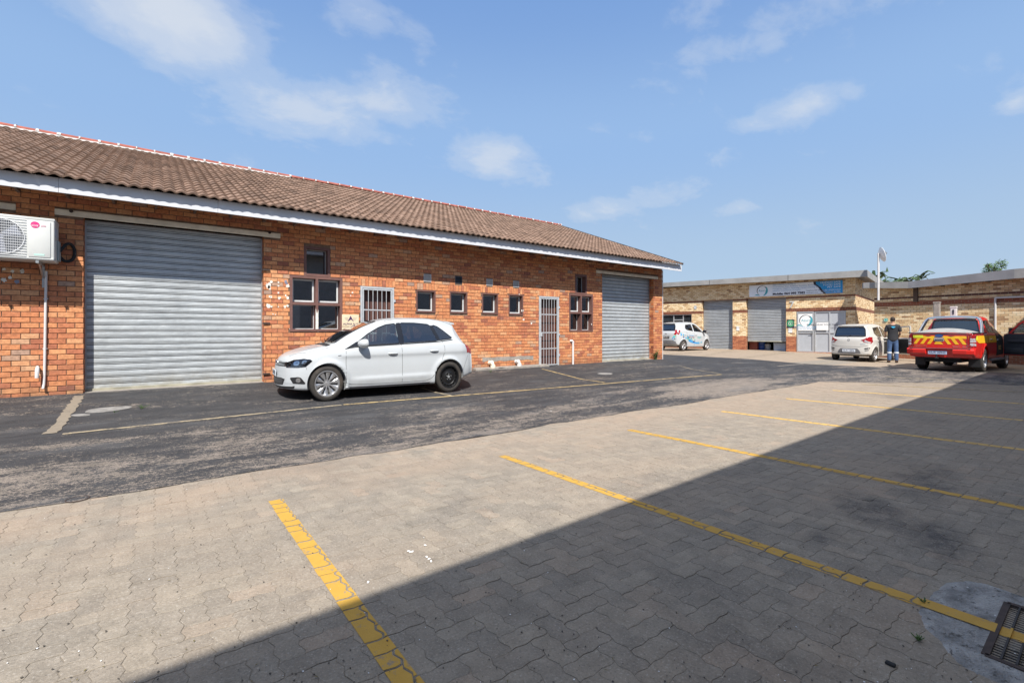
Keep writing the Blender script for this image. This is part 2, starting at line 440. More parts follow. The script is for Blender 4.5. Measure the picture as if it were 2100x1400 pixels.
# procedural pavers for the far yard
def far_paver(name, stops, mortar):
    t = NT(name); p = t.pos()
    b = t.node('ShaderNodeTexBrick', {'Vector': p, 'Color1': (*stops[0], 1), 'Color2': (*stops[1], 1), 'Mortar': (*mortar, 1), 'Scale': 1.0,
                                      'Mortar Size': .006, 'Mortar Smooth': .3, 'Bias': 0, 'Brick Width': .21, 'Row Height': .105})
    c = t.mix(.5, b.outputs[0], t.ramp(t.noise(p, 5, 6, .7), [(.3, .35), (.7, .68)]), 'OVERLAY')
    c = dust(t, p, c)
    return t.set(col=c, rough=.9, nrm=t.bump(b.outputs[1], -.004), spec=.25)
MT['paver_far'] = far_paver('concrete_paver_far', ((.30, .245, .19), (.36, .30, .235)), (.2, .165, .13))
MT['paver_tex'] = far_paver('concrete_paver_side', ((.235, .205, .175), (.27, .235, .20)), (.12, .1, .085))
# --- worn asphalt
t = NT('worn_asphalt'); p = t.pos(); sx = t.node('ShaderNodeSeparateXYZ', {0: p}); X, Y = sx.outputs[0], sx.outputs[1]
pw = t.node('ShaderNodeVectorMath', {0: p, 1: t.mapv(t.noise(p, 1.3, 3, .5, col=True), (.5, .5, 0))}, operation='ADD').outputs[0]
nA = t.noise(t.mapv(pw, (.42, 1.5, 1)), 1.35, 8, .68)
nB = t.noise(t.mapv(p, (1, 1.7, 1)), 9, 6, .75)
nC = t.noise(p, 42, 5, .78)
wear = t.math('ADD', t.math('MULTIPLY', nA, 1.0), t.math('MULTIPLY', t.math('SUBTRACT', nB, .5), .75))
wear = t.math('ADD', wear, t.math('MULTIPLY', t.math('SUBTRACT', nC, .5), 1.15))
sandy = atG(1480, 792)
wear = t.math('ADD', wear, t.math('MULTIPLY', gauss2(t, p, sandy.x, sandy.y, 3.2, 1.1, .1), .26))
lf = atG(20, 980)
wear = t.math('ADD', wear, t.math('MULTIPLY', gauss2(t, p, lf.x, lf.y, 1.2, .5, 0), .12))
# more wear between the yard and the bay line, less by the wall
yw = t.ramp(t.math('DIVIDE', Y, 12.0), [(.40, .20), (.45, .13), (.56, .07), (.68, .01), (.75, -.0), (.95, 0)])
xw = t.math('MULTIPLY', t.math('SUBTRACT', X, 12.5), -.06, clamp=False)
wear = t.math('ADD', wear, yw)
fa = t.math('MULTIPLY', t.math('SUBTRACT', X, 15.0), .5, clamp=True)
wear = t.math('SUBTRACT', wear, t.math('MULTIPLY', fa, .05))
m = t.ramp(wear, [(.615, 0), (.66, .6), (.73, 1)])
asph = t.ramp(t.noise(t.mapv(p, (.6, 1.6, 1)), 3.2, 6, .7), [(.3, (.026, .026, .029)), (.55, (.045, .045, .049)), (.8, (.075, .075, .078))])
agg = t.noise(p, 130, 2, .6)
asph = t.mix(t.math('MULTIPLY', t.ramp(agg, [(.60, 0), (.68, 1)]), .45), asph, (.20, .18, .165))
sandc = t.ramp(t.noise(p, 6, 5), [(.3, (.20, .17, .14)), (.7, (.33, .275, .23))])
sandc = t.mix(t.math('MULTIPLY', t.ramp(agg, [(.40, 1), (.52, 0)]), .7), sandc, (.06, .055, .055))
c = t.mix(m, asph, sandc)
gr = t.ramp(t.noise(t.mapv(p, (.5, 1.3, 1), loc=(5, 2, 0)), 1.1, 5, .6), [(.55, 0), (.7, 1)])
c = t.mix(t.math('MULTIPLY', gr, .35), c, (.13, .13, .135))
MT['asphalt'] = t.set(col=c, rough=t.ramp(agg, [(.3, .85), (.7, .7)]), nrm=t.bump(t.math('ADD', t.math('MULTIPLY', agg, .6), t.math('ADD', nC, t.math('MULTIPLY', wear, -.6))), .011, .9), spec=.3)
# --- paint on the ground
def paint(name, col, wearpos, under):
    t = NT(name); p = t.pos()
    w = t.noise(p, 28, 5, .75); w2 = t.noise(p, 6, 4, .6)
    m = t.ramp(t.math('ADD', t.math('MULTIPLY', w, .6), t.math('MULTIPLY', w2, .4)), [(wearpos-.05, 1), (wearpos+.03, 0)])
    c = t.mix(m, t.mix(t.noise(p, 15, 4), col, tuple(k*.78 for k in col)), under)
    return t.set(col=c, rough=.7, nrm=t.bump(t.noise(p, 160, 2), .002), spec=.3)
MT['yellow'] = paint('yellow_road_paint', (.57, .335, .06), .41, (.25, .21, .17))
MT['yellow_far'] = paint('sunbleached_yellow_paint', (.68, .43, .12), .41, (.25, .21, .17))
MT['grey_line'] = paint('worn_grey_line', (.27, .23, .18), .42, (.10, .09, .08))
MT['yellow_old'] = paint('faded_road_paint', (.50, .37, .18), .47, (.12, .10, .085))
MT['yellow_pale'] = paint('pale_road_paint', (.44, .36, .24), .49, (.12, .11, .10))
MT['leaf'] = simple('green_leaf', (.07, .13, .03), .55, var=.4, sc_=9)
MT['leaf_dark'] = simple('dark_banana_leaf', (.045, .085, .03), .5, var=.4, sc_=3)
MT['leaf_mid'] = simple('banana_leaf', (.05, .085, .032), .5, var=.4, sc_=3)
MT['trunk'] = simple('trunk', (.11, .085, .06), .9, var=.3)
# ================================================================== ground
def outside_rect(): pass
# sandy bed under everything, reaching the horizon
def bedz(x, y): return g(x, y)
bed = sheet('ground', [(-60, -60), (90, -60), (90, 90), (-60, 90)], 3.0, -.016, MT['sand'])
tag(bed, kind='structure')
far = sheet('terrain', [(-900, -900), (1200, -900), (1200, 1200), (-900, 1200)], 150, 0, simple('dry_ground', (.16, .14, .09), .95, obj=False, sc_=.05), zf=lambda x, y: -.25)
tag(far, kind='structure')
# ---- interlocking pavers laid in herringbone, each a real block
PW = .105
EDGE_Y = 5.30
def asph_edge(x):
    return 5.22+.10*noise.noise(Vector((x*.7, 3.1, 0)))+.05*noise.noise(Vector((x*3.1, 9.1, 0)))+.025*noise.noise(Vector((x*11, 1.1, 0)))
def tri(a): a = a-math.floor(a); return 4*abs(a-.5)-1
def warp(x, y):
    a = .085*PW
    return x+a*math.sin(2*math.pi*y/PW), y+a*.55*math.sin(2*math.pi*x/PW)
tag(sheet('joint_sand', [(-1.7, -1.2), (17.9, -1.2), (17.6, 1), (17.2, 3.1), (15.9, 4.5), (14.9, 5.6), (-1.7, 5.6)], .3, -.0034, MT['sand']), kind='structure')
pav = MB(); paver_polys = []
X0, X1, Y0, Y1 = -1.6, 17.4, -1.1, 5.42
def right_limit(y):   # the paving ends along the far asphalt strip
    return lerp_tab([(-2, 17.6), (1.0, 17.3), (3.1, 16.8), (4.5, 15.4), (5.3, 14.4), (6, 14.2)], y)+.3
def add_paver(x0, y0, w, h, fine):
    n = 4 if fine else 2
    pts = []
    for k in range(int(round(w/PW))*n): pts.append((x0+k*PW/n, y0))
    for k in range(int(round(h/PW))*n): pts.append((x0+w, y0+k*PW/n))
    for k in range(int(round(w/PW))*n): pts.append((x0+w-k*PW/n, y0+h))
    for k in range(int(round(h/PW))*n): pts.append((x0, y0+h-k*PW/n))
    cx, cy = x0+w/2, y0+h/2
    rj = random.uniform(-.012, .012); jx, jy = random.uniform(-.0012, .0012), random.uniform(-.0012, .0012)
    out = []
    ca, sa = math.cos(rj*.6), math.sin(rj*.6)
    for x, y in pts:
        x, y = warp(x, y)
        dx, dy = x-cx, y-cy
        dx, dy = dx*ca-dy*sa, dx*sa+dy*ca
        l = max(abs(dx)/(w/2), abs(dy)/(h/2), .01)
        out.append((cx+dx*(1-.0012/(w/2))+jx, cy+dy*(1-.0012/(h/2))+jy))
    zc = g(cx, cy)+random.uniform(-.0012, .0012)
    tx, ty = random.uniform(-.009, .009), random.uniform(-.009, .009)
    paver_polys.append((out, zc, tx, ty, cx, cy, fine))
    tone = (random.random(), random.random()); m = len(out)
    slope = (g(cx, cy+.05)-g(cx, cy-.05))/.1
    def z(x, y): return zc+(x-cx)*tx+(y-cy)*(ty+slope)
    if fine:
        ins = [(cx+(x-cx)*(1-.0030/(w/2)), cy+(y-cy)*(1-.0030/(h/2))) for x, y in out]
        vs = [(x, y, z(x, y)) for x, y in ins]+[(x, y, z(x, y)-.0010) for x, y in out]+[(x, y, z(x, y)-.018) for x, y in out]
        fs = [tuple(range(m))]+[(m+i, m+(i+1) % m, (i+1) % m, i) for i in range(m)]+[(2*m+i, 2*m+(i+1) % m, m+(i+1) % m, m+i) for i in range(m)]
    else:
        vs = [(x, y, z(x, y)) for x, y in out]+[(x, y, z(x, y)-.018) for x, y in out]
        fs = [tuple(range(m))]+[(m+i, m+(i+1) % m, (i+1) % m, i) for i in range(m)]
    pav.tone = tone; pav.add(vs, fs)
for n_ in range(int(Y0/PW)-2, int(Y1/PW)+1):
    for m_ in range(-32, 80):
        xh = (n_+4*m_)*PW
        for (x0, y0, w, h) in ((xh, n_*PW, 2*PW, PW), (xh-PW, n_*PW, PW, 2*PW)):
            cx, cy = x0+w/2, y0+h/2
            if cx < X0 or cx > min(X1, right_limit(cy)) or cy < Y0 or cy > Y1: continue
            # keep what the camera (and a step aside) can see
            d = cx*SN+cy*CS; l = cx*CS-cy*SN
            if d < 1.2 or abs(l) > d*1.09+1.6: continue
            add_paver(x0, y0, w, h, d < 8.5)
o = pav.build('paving', MT['paver'], fix=False); tag(o, kind='structure')
# the rest of the yard paving, outside the blocks modelled one by one
def poly_sheet(name, poly, dz, mat, step=.5, kind='structure', **k):
    o = sheet(name, poly, step, dz, mat, **k); tag(o, kind=kind); return o
# forecourt before the far buildings
poly_sheet('forecourt', [(18.6, 40), (19.0, 16), (19.9, 9.5), (20.1, 7.4), (21.2, 4.7), (21.9, 1.0), (22.2, -12), (60, -12), (60, 40)], -.004, MT['paver_far'])
poly_sheet('side_paving', [(-20, 5.4), (-20, -12), (-1.62, -12), (-1.62, 5.4)], -.004, MT['paver_tex'], step=1)
poly_sheet('rear_paving', [(-1.6, -12), (22.3, -12), (22.3, -1.1), (-1.6, -1.1)], -.004, MT['paver_tex'], step=1)
# side strips of yard beyond the modelled blocks (outside the view)
# ---- asphalt: a sheet with a ragged edge
def asphalt_poly():
    pts = []
    x = -14.0
    while x < 14.2:
        pts.append((x, asph_edge(x))); x += .06 if x > -1 else .4
    near = [(14.2, 5.28), (14.7, 5.0), (15.1, 4.6), (15.7, 4.0), (16.4, 3.3), (16.9, 2.5), (17.3, 1.0), (17.6, -3), (17.6, -12)]
    for (a, b) in zip(near, near[1:]):
        n = max(2, int(math.hypot(b[0]-a[0], b[1]-a[1])/.07)) if b[1] > -4 else 2
        for k in range(n):
            f = k/n; px, py = a[0]+(b[0]-a[0])*f, a[1]+(b[1]-a[1])*f
            q = .09*noise.noise(Vector((px*2.3, py*2.3, 5)))+.04*noise.noise(Vector((px*9, py*9, 2)))
            pts.append((px+q, py+q))
    pts.append(near[-1])
    farp = [(22.2, -12), (22.0, 1.0), (21.3, 4.7), (20.2, 7.4), (20.0, 9.5), (19.1, 16), (18.7, 40)]
    pts += farp
    pts += [(-14, 40)]
    return pts
poly_sheet('asphalt_road', asphalt_poly(), .0045, MT['asphalt'], step=.5)
# ---- paint: on the blocks each painted block is its own patch, so the joints stay bare
def clip(poly, rect):
    """Sutherland-Hodgman against a convex polygon (counter-clockwise)"""
    out = poly
    n = len(rect)
    for i in range(n):
        a, b = rect[i], rect[(i+1) % n]
        def side(p): return (b[0]-a[0])*(p[1]-a[1])-(b[1]-a[1])*(p[0]-a[0])
        q = []
        for j in range(len(out)):
            p, r = out[j], out[(j+1) % len(out)]
            sp, sr = side(p), side(r)
            if sp >= 0: q.append(p)
            if (sp >= 0) != (sr >= 0):
                t = sp/(sp-sr); q.append((p[0]+(r[0]-p[0])*t, p[1]+(r[1]-p[1])*t))
        out = q
        if len(out) < 3: return []
    return out
def band(a, b, w):
    d = Vector((b[0]-a[0], b[1]-a[1])).normalized(); n = Vector((-d.y, d.x))*w/2
    r = [(a[0]+n.x, a[1]+n.y), (a[0]-n.x, a[1]-n.y), (b[0]-n.x, b[1]-n.y), (b[0]+n.x, b[1]+n.y)]
    ar = sum(r[i][0]*r[(i+1) % 4][1]-r[(i+1) % 4][0]*r[i][1] for i in range(4))
    return r if ar > 0 else r[::-1]
def paver_line(a, b, w, mat, name='parking_line'):
    rc = band(a, b, w); mb = MB()
    for out, zc, tx, ty, cx, cy, fine in paver_polys:
        if min(abs(cx-p[0])+abs(cy-p[1]) for p in (a, b)) > 7: continue
        # distance to the band axis
        dx, dy = b[0]-a[0], b[1]-a[1]; L = math.hypot(dx, dy)
        dist = abs((cx-a[0])*dy-(cy-a[1])*dx)/L
        if dist > w/2+.16: continue
        q_ = .938 if fine else .972
        o2 = [(cx+(x-cx)*q_, cy+(y-cy)*q_) for x, y in out]
        r2 = [(x+random.uniform(-.003, .003), y+random.uniform(-.003, .003)) for x, y in rc]
        q = clip(o2, r2)
        if len(q) < 3: continue
        slope = (g(cx, cy+.05)-g(cx, cy-.05))/.1
        mb.add([(x, y, zc+(x-cx)*tx+(y-cy)*(ty+slope)+.0022) for x, y in q], [tuple(range(len(q)))])
    if mb.v:
        o = mb.build(name, mat, fix=False); tag(o, kind='structure'); return o
lines = [((565, 1025), (836, 1400), .105), ((1030, 934), (2100, 1310), .10), ((1290, 881), (2100, 1042), .11), ((1480, 843), (2100, 922), .12),
         ((1612, 817), (2100, 862), .12), ((1708, 800), (2100, 828), .12)]
for (u0, v0), (u1, v1), w in lines:
    a = atG(u0, v0); b = atG(u1, v1)
    d = Vector((b.x-a.x, b.y-a.y)).normalized()
    L = max((b.xy-a.xy).length, a.y+.75)
    paver_line((a.x, a.y), (a.x+d.x*L, a.y+d.y*L), w, MT['yellow'] if u0 < 1400 else MT['yellow_far'])
def sheet_line(p, q, w, mat, name='road_line', dz=.011, rag=.012):
    a = atG(*p) if len(p) == 2 else Vector(p); b = atG(*q) if len(q) == 2 else Vector(q)
    d = (b.xy-a.xy); L = d.length; d.normalize(); n = Vector((-d.y, d.x))
    k = max(2, int(L/.09)); l = []; r = []
    for i in range(k+1):
        c = a.xy+d*L*i/k
        l.append(tuple(c+n*(w/2+random.uniform(-rag, rag)))); r.append(tuple(c-n*(w/2+random.uniform(-rag, rag))))
    return poly_sheet(name, l+r[::-1], dz, mat, step=1.0)
sheet_line((128, 891), (700, 831), .085, MT['yellow_pale'])
sheet_line((704, 830.6), (1480, 768), .085, MT['yellow_old'])
sheet_line((163, 812), (104, 890), .13, MT['grey_line'], rag=.02)
sheet_line((1112, 757), (1240, 785), .07, MT['yellow_old'])
sheet_line((866, 796), (931, 813), .07, MT['yellow_pale'])
sheet_line((1395, 751), (1475, 766), .06, MT['yellow_pale'])
sheet_line((1818, 773), (2100, 788), .09, MT['yellow_pale'])
sheet_line((1768, 788), (2100, 804), .07, MT['yellow_old'], dz=.006)
for (a, b) in (((1500, 736), (1612, 723)), ((1662, 749), (1708, 741)), ((1372, 726), (1440, 722)), ((1440, 730), (1505, 717))):
    sheet_line(a, b, .07, MT['yellow_pale'], dz=.004)
# ---- drain with its concrete surround, bottom right of the yard
dc = atG(2100, 1306)
def blob(cx, cy, rx, ry, n=40, amp=.18, seed=0, rot=0):
    pts = []
    for k in range(n):
        a = 2*math.pi*k/n
        q = 1+amp*noise.noise(Vector((math.cos(a)*1.6+seed, math.sin(a)*1.6, seed)))+amp*.3*noise.noise(Vector((math.cos(a)*6+seed, math.sin(a)*6, 1)))
        x, y = rx*q*math.cos(a), ry*q*math.sin(a)
        pts.append((cx+x*math.cos(rot)-y*math.sin(rot), cy+x*math.sin(rot)+y*math.cos(rot)))
    return pts
# grate rectangle corners from the photo: left edge
ga, gb = atG(2066, 1238), atG(2020, 1345)
gd = (gb.xy-ga.xy).normalized(); gn = Vector((-gd.y, gd.x))
if gn.x < 0: gn = -gn
GL, GWd = (gb.xy-ga.xy).length, .42
gc = ga.xy+gd*GL/2+gn*GWd/2
hole = [tuple(ga.xy), tuple(gb.xy), tuple(gb.xy+gn*GWd), tuple(ga.xy+gn*GWd)]
def ring_sheet(name, outer, inner, dz, mat):
    bm = bmesh.new()
    cx = sum(p[0] for p in inner)/len(inner); cy = sum(p[1] for p in inner)/len(inner)
    n = len(outer); k = 10
    ang = [math.atan2(p[1]-cy, p[0]-cx) for p in outer]
    rows = []
    for p, a in zip(outer, ang):
        d = Vector((math.cos(a), math.sin(a)))
        # ray against the inner rectangle
        best = None
        for i in range(len(inner)):
            q, r = Vector(inner[i])-Vector((cx, cy)), Vector(inner[(i+1) % len(inner)])-Vector((cx, cy))
            e = r-q; den = d.x*e.y-d.y*e.x
            if abs(den) < 1e-9: continue
            t = (q.x*e.y-q.y*e.x)/den; s = (q.x*d.y-q.y*d.x)/den
            if t > 0 and -1e-6 <= s <= 1+1e-6: best = t if best is None else min(best, t)
        i0 = Vector((cx, cy))+d*best; o0 = Vector(p)
        rows.append([bm.verts.new(((i0+(o0-i0)*j/k).x, (i0+(o0-i0)*j/k).y, 0)) for j in range(k+1)])
    for i in range(n):
        for j in range(k):
            bm.faces.new([rows[i][j], rows[i][j+1], rows[(i+1) % n][j+1], rows[(i+1) % n][j]])
    bmesh.ops.recalc_face_normals(bm, faces=bm.faces[:])
    for v in bm.verts:
        v.co.z = g(v.co.x, v.co.y)+dz+.003*noise.noise(v.co*9)
    for r in rows: r[-1].co.z -= dz+.004
    me = bpy.data.meshes.new(name); bm.to_mesh(me); bm.free(); me.materials.append(mat)
    me.polygons.foreach_set('use_smooth', [True]*len(me.polygons))
    o = bpy.data.objects.new(name, me); COL.objects.link(o); return tag(o, kind='structure')
MT['patch'] = simple('rough_concrete_patch', (.31, .305, .30), .9, var=.5, sc_=9, obj=False, bump=.02, dirt=((.10, .095, .09), 26, .56, .64))
outer = [atG(u, v) for u, v in ((1935, 1192), (1985, 1187), (2030, 1197), (2075, 1215), (2100, 1222))]
o2 = [tuple(p.xy) for p in outer]
rx = gc+gn*.62
o2 += [tuple(Vector(o2[-1])+gn*.35+gd*.05), tuple(gc+gn*.68-gd*.15), tuple(gc+gn*.7+gd*.2), tuple(gc+gn*.45+gd*.5)]
lo = [atG(u, v) for u, v in ((2045, 1398), (1990, 1378), (1950, 1350), (1925, 1310), (1895, 1290), (1875, 1262), (1885, 1240), (1902, 1218))]
o2 += [tuple(p.xy) for p in lo]
o2 = [tuple(p) for p in chaikin(o2, 3, True)]
o2 = [(x+.012*noise.noise(Vector((x*20, y*20, 0))), y+.012*noise.noise(Vector((x*20, y*20, 4)))) for x, y in o2]
ring_sheet('drain_surround', o2, hole, .0055, MT['patch'])
dr = thing('drain_grate', (gc.x, gc.y, g(*gc)), 'rusty steel drain grate with a yellow line painted across, set in rough concrete', 'drain')
mb = MB()
zt = g(*gc)+.008
A, Bq = ga.xy, gb.xy
def gp(s, w, z): q = A+gd*s+gn*w; return Vector((q.x, q.y, z))
for s0, w0, s1, w1 in ((0, 0, GL, 0), (0, GWd, GL, GWd), (0, 0, 0, GWd), (GL, 0, GL, GWd)):
    mb.bar(gp(s0, w0, zt-.012), gp(s1, w1, zt-.012), .026, .03)
mb.build('frame', MT['rust'], dr)
mb = MB(); k = 9
for i in range(1, k):
    w = GWd*i/k; mb.bar(gp(.01, w, zt-.006), gp(GL-.01, w, zt-.006), .007, .018)
for i in range(1, 26):
    s = GL*i/26; mb.bar(gp(s, .01, zt-.010), gp(s, GWd-.01, zt-.010), .005, .010)
MT['grate'] = simple('grate_steel', (.04, .034, .033), .7, metal=.2, var=.3, sc_=30)
mb.build('bars', MT['grate'], dr)
mb = MB()
q = [gp(0, 0, zt-.02), gp(GL, 0, zt-.02), gp(GL, GWd, zt-.02), gp(0, GWd, zt-.02)]
qb = [p-Vector((0, 0, .22)) for p in q]
mb.add(q+qb, [(0, 1, 5, 4), (1, 2, 6, 5), (2, 3, 7, 6), (3, 0, 4, 7), (4, 5, 6, 7)])
mb.build('sump', MT['dark_int'], dr, fix=False)
# the painted line where it crosses the concrete and the grate
la = atG(1030, 934); lb = atG(2100, 1310); ld = (lb.xy-la.xy).normalized()
s_in = atG(1893, 1238)
p0 = s_in.xy; L2 = (lb.xy-p0).length
mb = MB(); ln = Vector((-ld.y, ld.x))
for i in range(12):
    c0 = p0+ld*(L2*i/12); c1 = p0+ld*(L2*(i+1)/12)
    m_ = (c0+c1)/2-A
    if -.01 < m_.dot(gn) < GWd and 0 < m_.dot(gd) < GL: continue
    zz = lambda c: g(c.x, c.y)+.0105
    mb.add([(*(c0+ln*.05), zz(c0)), (*(c0-ln*.05), zz(c0)), (*(c1-ln*.05), zz(c1)), (*(c1+ln*.05), zz(c1))], [(0, 1, 2, 3)])
tag(mb.build('parking_line', MT['yellow'], smooth=True), kind='structure')
# paint on the grate bars
mb = MB()
for i in range(1, k):
    w = GWd*i/k
    q0 = A+gn*w
    den = gd.x*ld.y-gd.y*ld.x
    r = p0-q0; s = (r.x*ld.y-r.y*ld.x)/den
    if .04 < s < GL-.04: mb.bar(gp(s-.055, w, zt-.005), gp(s+.055, w, zt-.005), .0085, .019)
for i in range(1, 26):
    s = GL*i/26
    q0 = A+gd*s; den = gn.x*ld.y-gn.y*ld.x; r = p0-q0; w = (r.x*ld.y-r.y*ld.x)/den
    w0, w1 = max(.012, w-.17), min(GWd-.012, w+.17)
    if w1 > w0+.02 : mb.bar(gp(s, w0, zt-.0095), gp(s, w1, zt-.0095), .0062, .0112)
if mb.v: mb.build('paint_stripe', MT['yellow'], dr)
# dark oil stains, dust and litter
# ================================================================== main brick building
YW, YD = 11.13, 11.37           # wall face, inner face of the reveals
ZT = 3.90                        # wall top (hidden by the eave)
XE = 15.55
YF = 10.42                       # fascia face
ZF0 = CZ+2.346*(1-(YW-YF)/YW)    # fascia bottom
ZF1 = ZF0+.235
XG = 15.76                       # gable end of the roof
YR, ZR = 17.12, 6.43
house = thing('brick_building', (1.0, YW, .3), 'long red brick workshop with brown tiled roof and white fascia', 'building')
def W(u, v): p = atY(u, v, YW); return p.x, p.z
def rect(u0, u1, v0, v1, uref=None):
    """opening from pixels: v0/v1 taken at the left edge u0"""
    x0 = W(u0, v0)[0]; x1 = W(u1, v0)[0]
    return [x0, x1, W(u0, v1)[1], W(u0, v0)[1]]
openings = []
zl = CZ-.31+0  # unused
DOOR1 = [W(171.5, 500)[0], W(541, 500)[0], .05, W(172, 446.5)[1]]
DOOR0 = [DOOR1[0]-1.20-2.95, DOOR1[0]-1.20, .05, DOOR1[3]]
DOOR3 = [W(1234.5, 600)[0], 15.01, .05, W(1234.5, 561)[1]]
GATE1 = [W(738.5, 600)[0], W(807, 600)[0], .30, W(738.5, 586.5)[1]]
GATE2 = [W(1104.5, 650)[0], W(1145, 650)[0], .30, W(1104.5, 607)[1]]
WU1 = rect(623, 677, 504, 564.5); WL1 = rect(594, 702, 563.5, 679.7)
WU1[2] = WL1[3]
WU2 = rect(1179, 1203, 562.5, 601); WL2 = rect(1166.7, 1215.5, 602, 680); WU2[2] = WL2[3]
SMALL = [rect(853, 893, 594, 640.5), rect(922, 958, 597.5, 642), rect(988, 1021, 600.5, 643.5), rect(1042.7, 1072.5, 603, 645.5)]
VENTS = [rect(868.5, 884, 562, 577), rect(933, 947.3, 566.5, 581), rect(997, 1010, 572, 585), rect(1052, 1064, 576, 588.5)]
openings = [DOOR0, DOOR1, DOOR3, GATE1, GATE2, WU1, WL1, WU2, WL2]+SMALL+VENTS
LINT = [[W(112, 430)[0], W(575, 430)[0], DOOR1[3], DOOR1[3]+.105], [W(1222, 560)[0], W(1349, 560)[0], DOOR3[3], DOOR3[3]+.10]]
LINT.append([DOOR0[0]-.37, W(33, 430)[0], DOOR0[3], DOOR0[3]+.105])
# ---- brick by brick
def brick_field(mb, x0, x1, z0, z1, holes, put, bw=BW, bh=BH, jt=.0105, phase=0):
    k0 = int(math.floor(z0/bh)); k1 = int(math.ceil(z1/bh))
    for k in range(k0, k1):
        za, zb = max(z0, k*bh+jt/2), min(z1, (k+1)*bh-jt/2)
        if zb-za < .012: continue
        i0 = int(math.floor(x0/bw))-1; i1 = int(math.ceil(x1/bw))+1
        for i in range(i0, i1):
            off = (.5 if k % 2 else 0)+phase
            xa, xb = (i+off)*bw+jt/2, (i+1+off)*bw-jt/2
            segs = [(max(xa, x0), min(xb, x1))]
            for h in holes:
                if zb <= h[2]+.02 or za >= h[3]-.02: continue
                ns = []
                for a, b in segs:
                    if h[0] >= b or h[1] <= a: ns.append((a, b)); continue
                    if h[0]-a > 0: ns.append((a, h[0]))
                    if b-h[1] > 0: ns.append((h[1], b))
                segs = ns
            for a, b in segs:
                if b-a > .025: put(mb, a, b, za, zb)
def put_front(mb, a, b, za, zb, y=YW, proud=.011):
    yf = y-proud+random.uniform(-.0018, .0018)
    j = lambda: random.uniform(-.0014, .0014)
    mb.tone = (random.random(), random.random())
    x0, x1, z0, z1 = a+j(), b+j(), za+j(), zb+j()
    t1, t2 = j(), j(); bv = .004
    vs = [(x0+bv, yf+t1, z0+bv), (x1-bv, yf+t2, z0+bv), (x1-bv, yf+t2, z1-bv), (x0+bv, yf+t1, z1-bv),
          (x0, yf+bv, z0), (x1, yf+bv, z0), (x1, yf+bv, z1), (x0, yf+bv, z1),
          (x0, y+.002, z0), (x1, y+.002, z0), (x1, y+.002, z1), (x0, y+.002, z1)]
    fs = [(0, 1, 2, 3)]
    for q in (0, 4):
        fs += [(q+4, q+5, q+1, q+0), (q+5, q+6, q+2, q+1), (q+6, q+7, q+3, q+2), (q+7, q+4, q+0, q+3)]
    mb.add(vs, fs)
sold = []
for r_ in SMALL+[GATE1, GATE2]:
    sold.append([r_[0]-.05, r_[1]+.05, r_[3]+.004, r_[3]+.004+BW*.78])
lint_holes = [[l[0], l[1], l[2], l[3]+.01] for l in LINT]
mb = MB()
brick_field(mb, -12, XE, .14, ZT-.06, openings+lint_holes+sold, put_front)
for s_ in sold:
    n = int(round((s_[1]-s_[0])/.083))
    for i in range(n):
        w = (s_[1]-s_[0])/n
        put_front(mb, s_[0]+i*w+.005, s_[0]+(i+1)*w-.005, s_[2]+.004, s_[3]-.006)
mb.build('wall', MT['brick'], house, fix=False)
# ---- mortar core with openings, shell of the other walls
def wall_cells(x0, x1, z0, z1, holes):
    xs = sorted({x0, x1, *[min(max(h[0], x0), x1) for h in holes], *[min(max(h[1], x0), x1) for h in holes]})
    zs = sorted({z0, z1, *[min(max(h[2], z0), z1) for h in holes], *[min(max(h[3], z0), z1) for h in holes]})
    for a, b in zip(xs, xs[1:]):
        run = None
        for c, d in zip(zs, zs[1:]):
            m = ((a+b)/2, (c+d)/2)
            inside = any(h[0] < m[0] < h[1] and h[2] < m[1] < h[3] for h in holes)
            if not inside:
                if run and abs(run[1]-c) < 1e-6: run[1] = d
                else:
                    if run: yield a, b, run[0], run[1]
                    run = [c, d]
        if run: yield a, b, run[0], run[1]
def shell_wall(mb, x0, x1, z0, z1, holes, yf, yb, side_mi=1):
    """front face (mortar), back face and the sides of every opening (brick pattern)"""
    for a, b, c, d in wall_cells(x0, x1, z0, z1, holes):
        mb.mi = 0
        mb.add([(a, yf, c), (b, yf, c), (b, yf, d), (a, yf, d)], [(0, 1, 2, 3)])
        mb.add([(a, yb, c), (b, yb, c), (b, yb, d), (a, yb, d)], [(3, 2, 1, 0)])
    mb.mi = side_mi
    for h in holes:
        a, b, c, d = h
        y0 = yf-.009
        mb.add([(a, y0, c), (a, yb, c), (a, yb, d), (a, y0, d)], [(0, 1, 2, 3)], None)
        mb.add([(b, y0, c), (b, yb, c), (b, yb, d), (b, y0, d)], [(3, 2, 1, 0)], None)
        mb.add([(a, yf, d), (b, yf, d), (b, yb, d), (a, yb, d)], [(0, 1, 2, 3)], None)
        if c > .4: mb.add([(a, yf, c), (b, yf, c), (b, yb, c), (a, yb, c)], [(3, 2, 1, 0)], None)
mb = MB()
hs = [h if h not in (WU1, WU2) else h for h in openings]
shell_wall(mb, -12, XE-.002, 0, ZT, hs, YW, YD)
mb.mi = 1
YB = 2*YR-YW
# gable end wall (faces +x) and the back, left walls
ZG = lambda y: ZF1+.02+(ZR-ZF1)*(1-abs(y-YR)/(YR-YF))
gp_ = [(XE-.002, YW, 0), (XE-.002, YB, 0), (XE-.002, YB, ZG(YB)-.08), (XE-.002, YR, ZG(YR)-.08), (XE-.002, YW, ZG(YW)-.08)]
mb.add(gp_, [(0, 1, 2, 3, 4)])
mb.add([(-12, p[1], p[2]) for p in gp_], [(4, 3, 2, 1, 0)])
mb.add([(-12, YB, 0), (XE, YB, 0), (XE, YB, ZT), (-12, YB, ZT)], [(0, 1, 2, 3)])
core = mb.build('wall_core', [MT['mortar'], MT['brick_tex']], house, fix=False, boxuv=True)
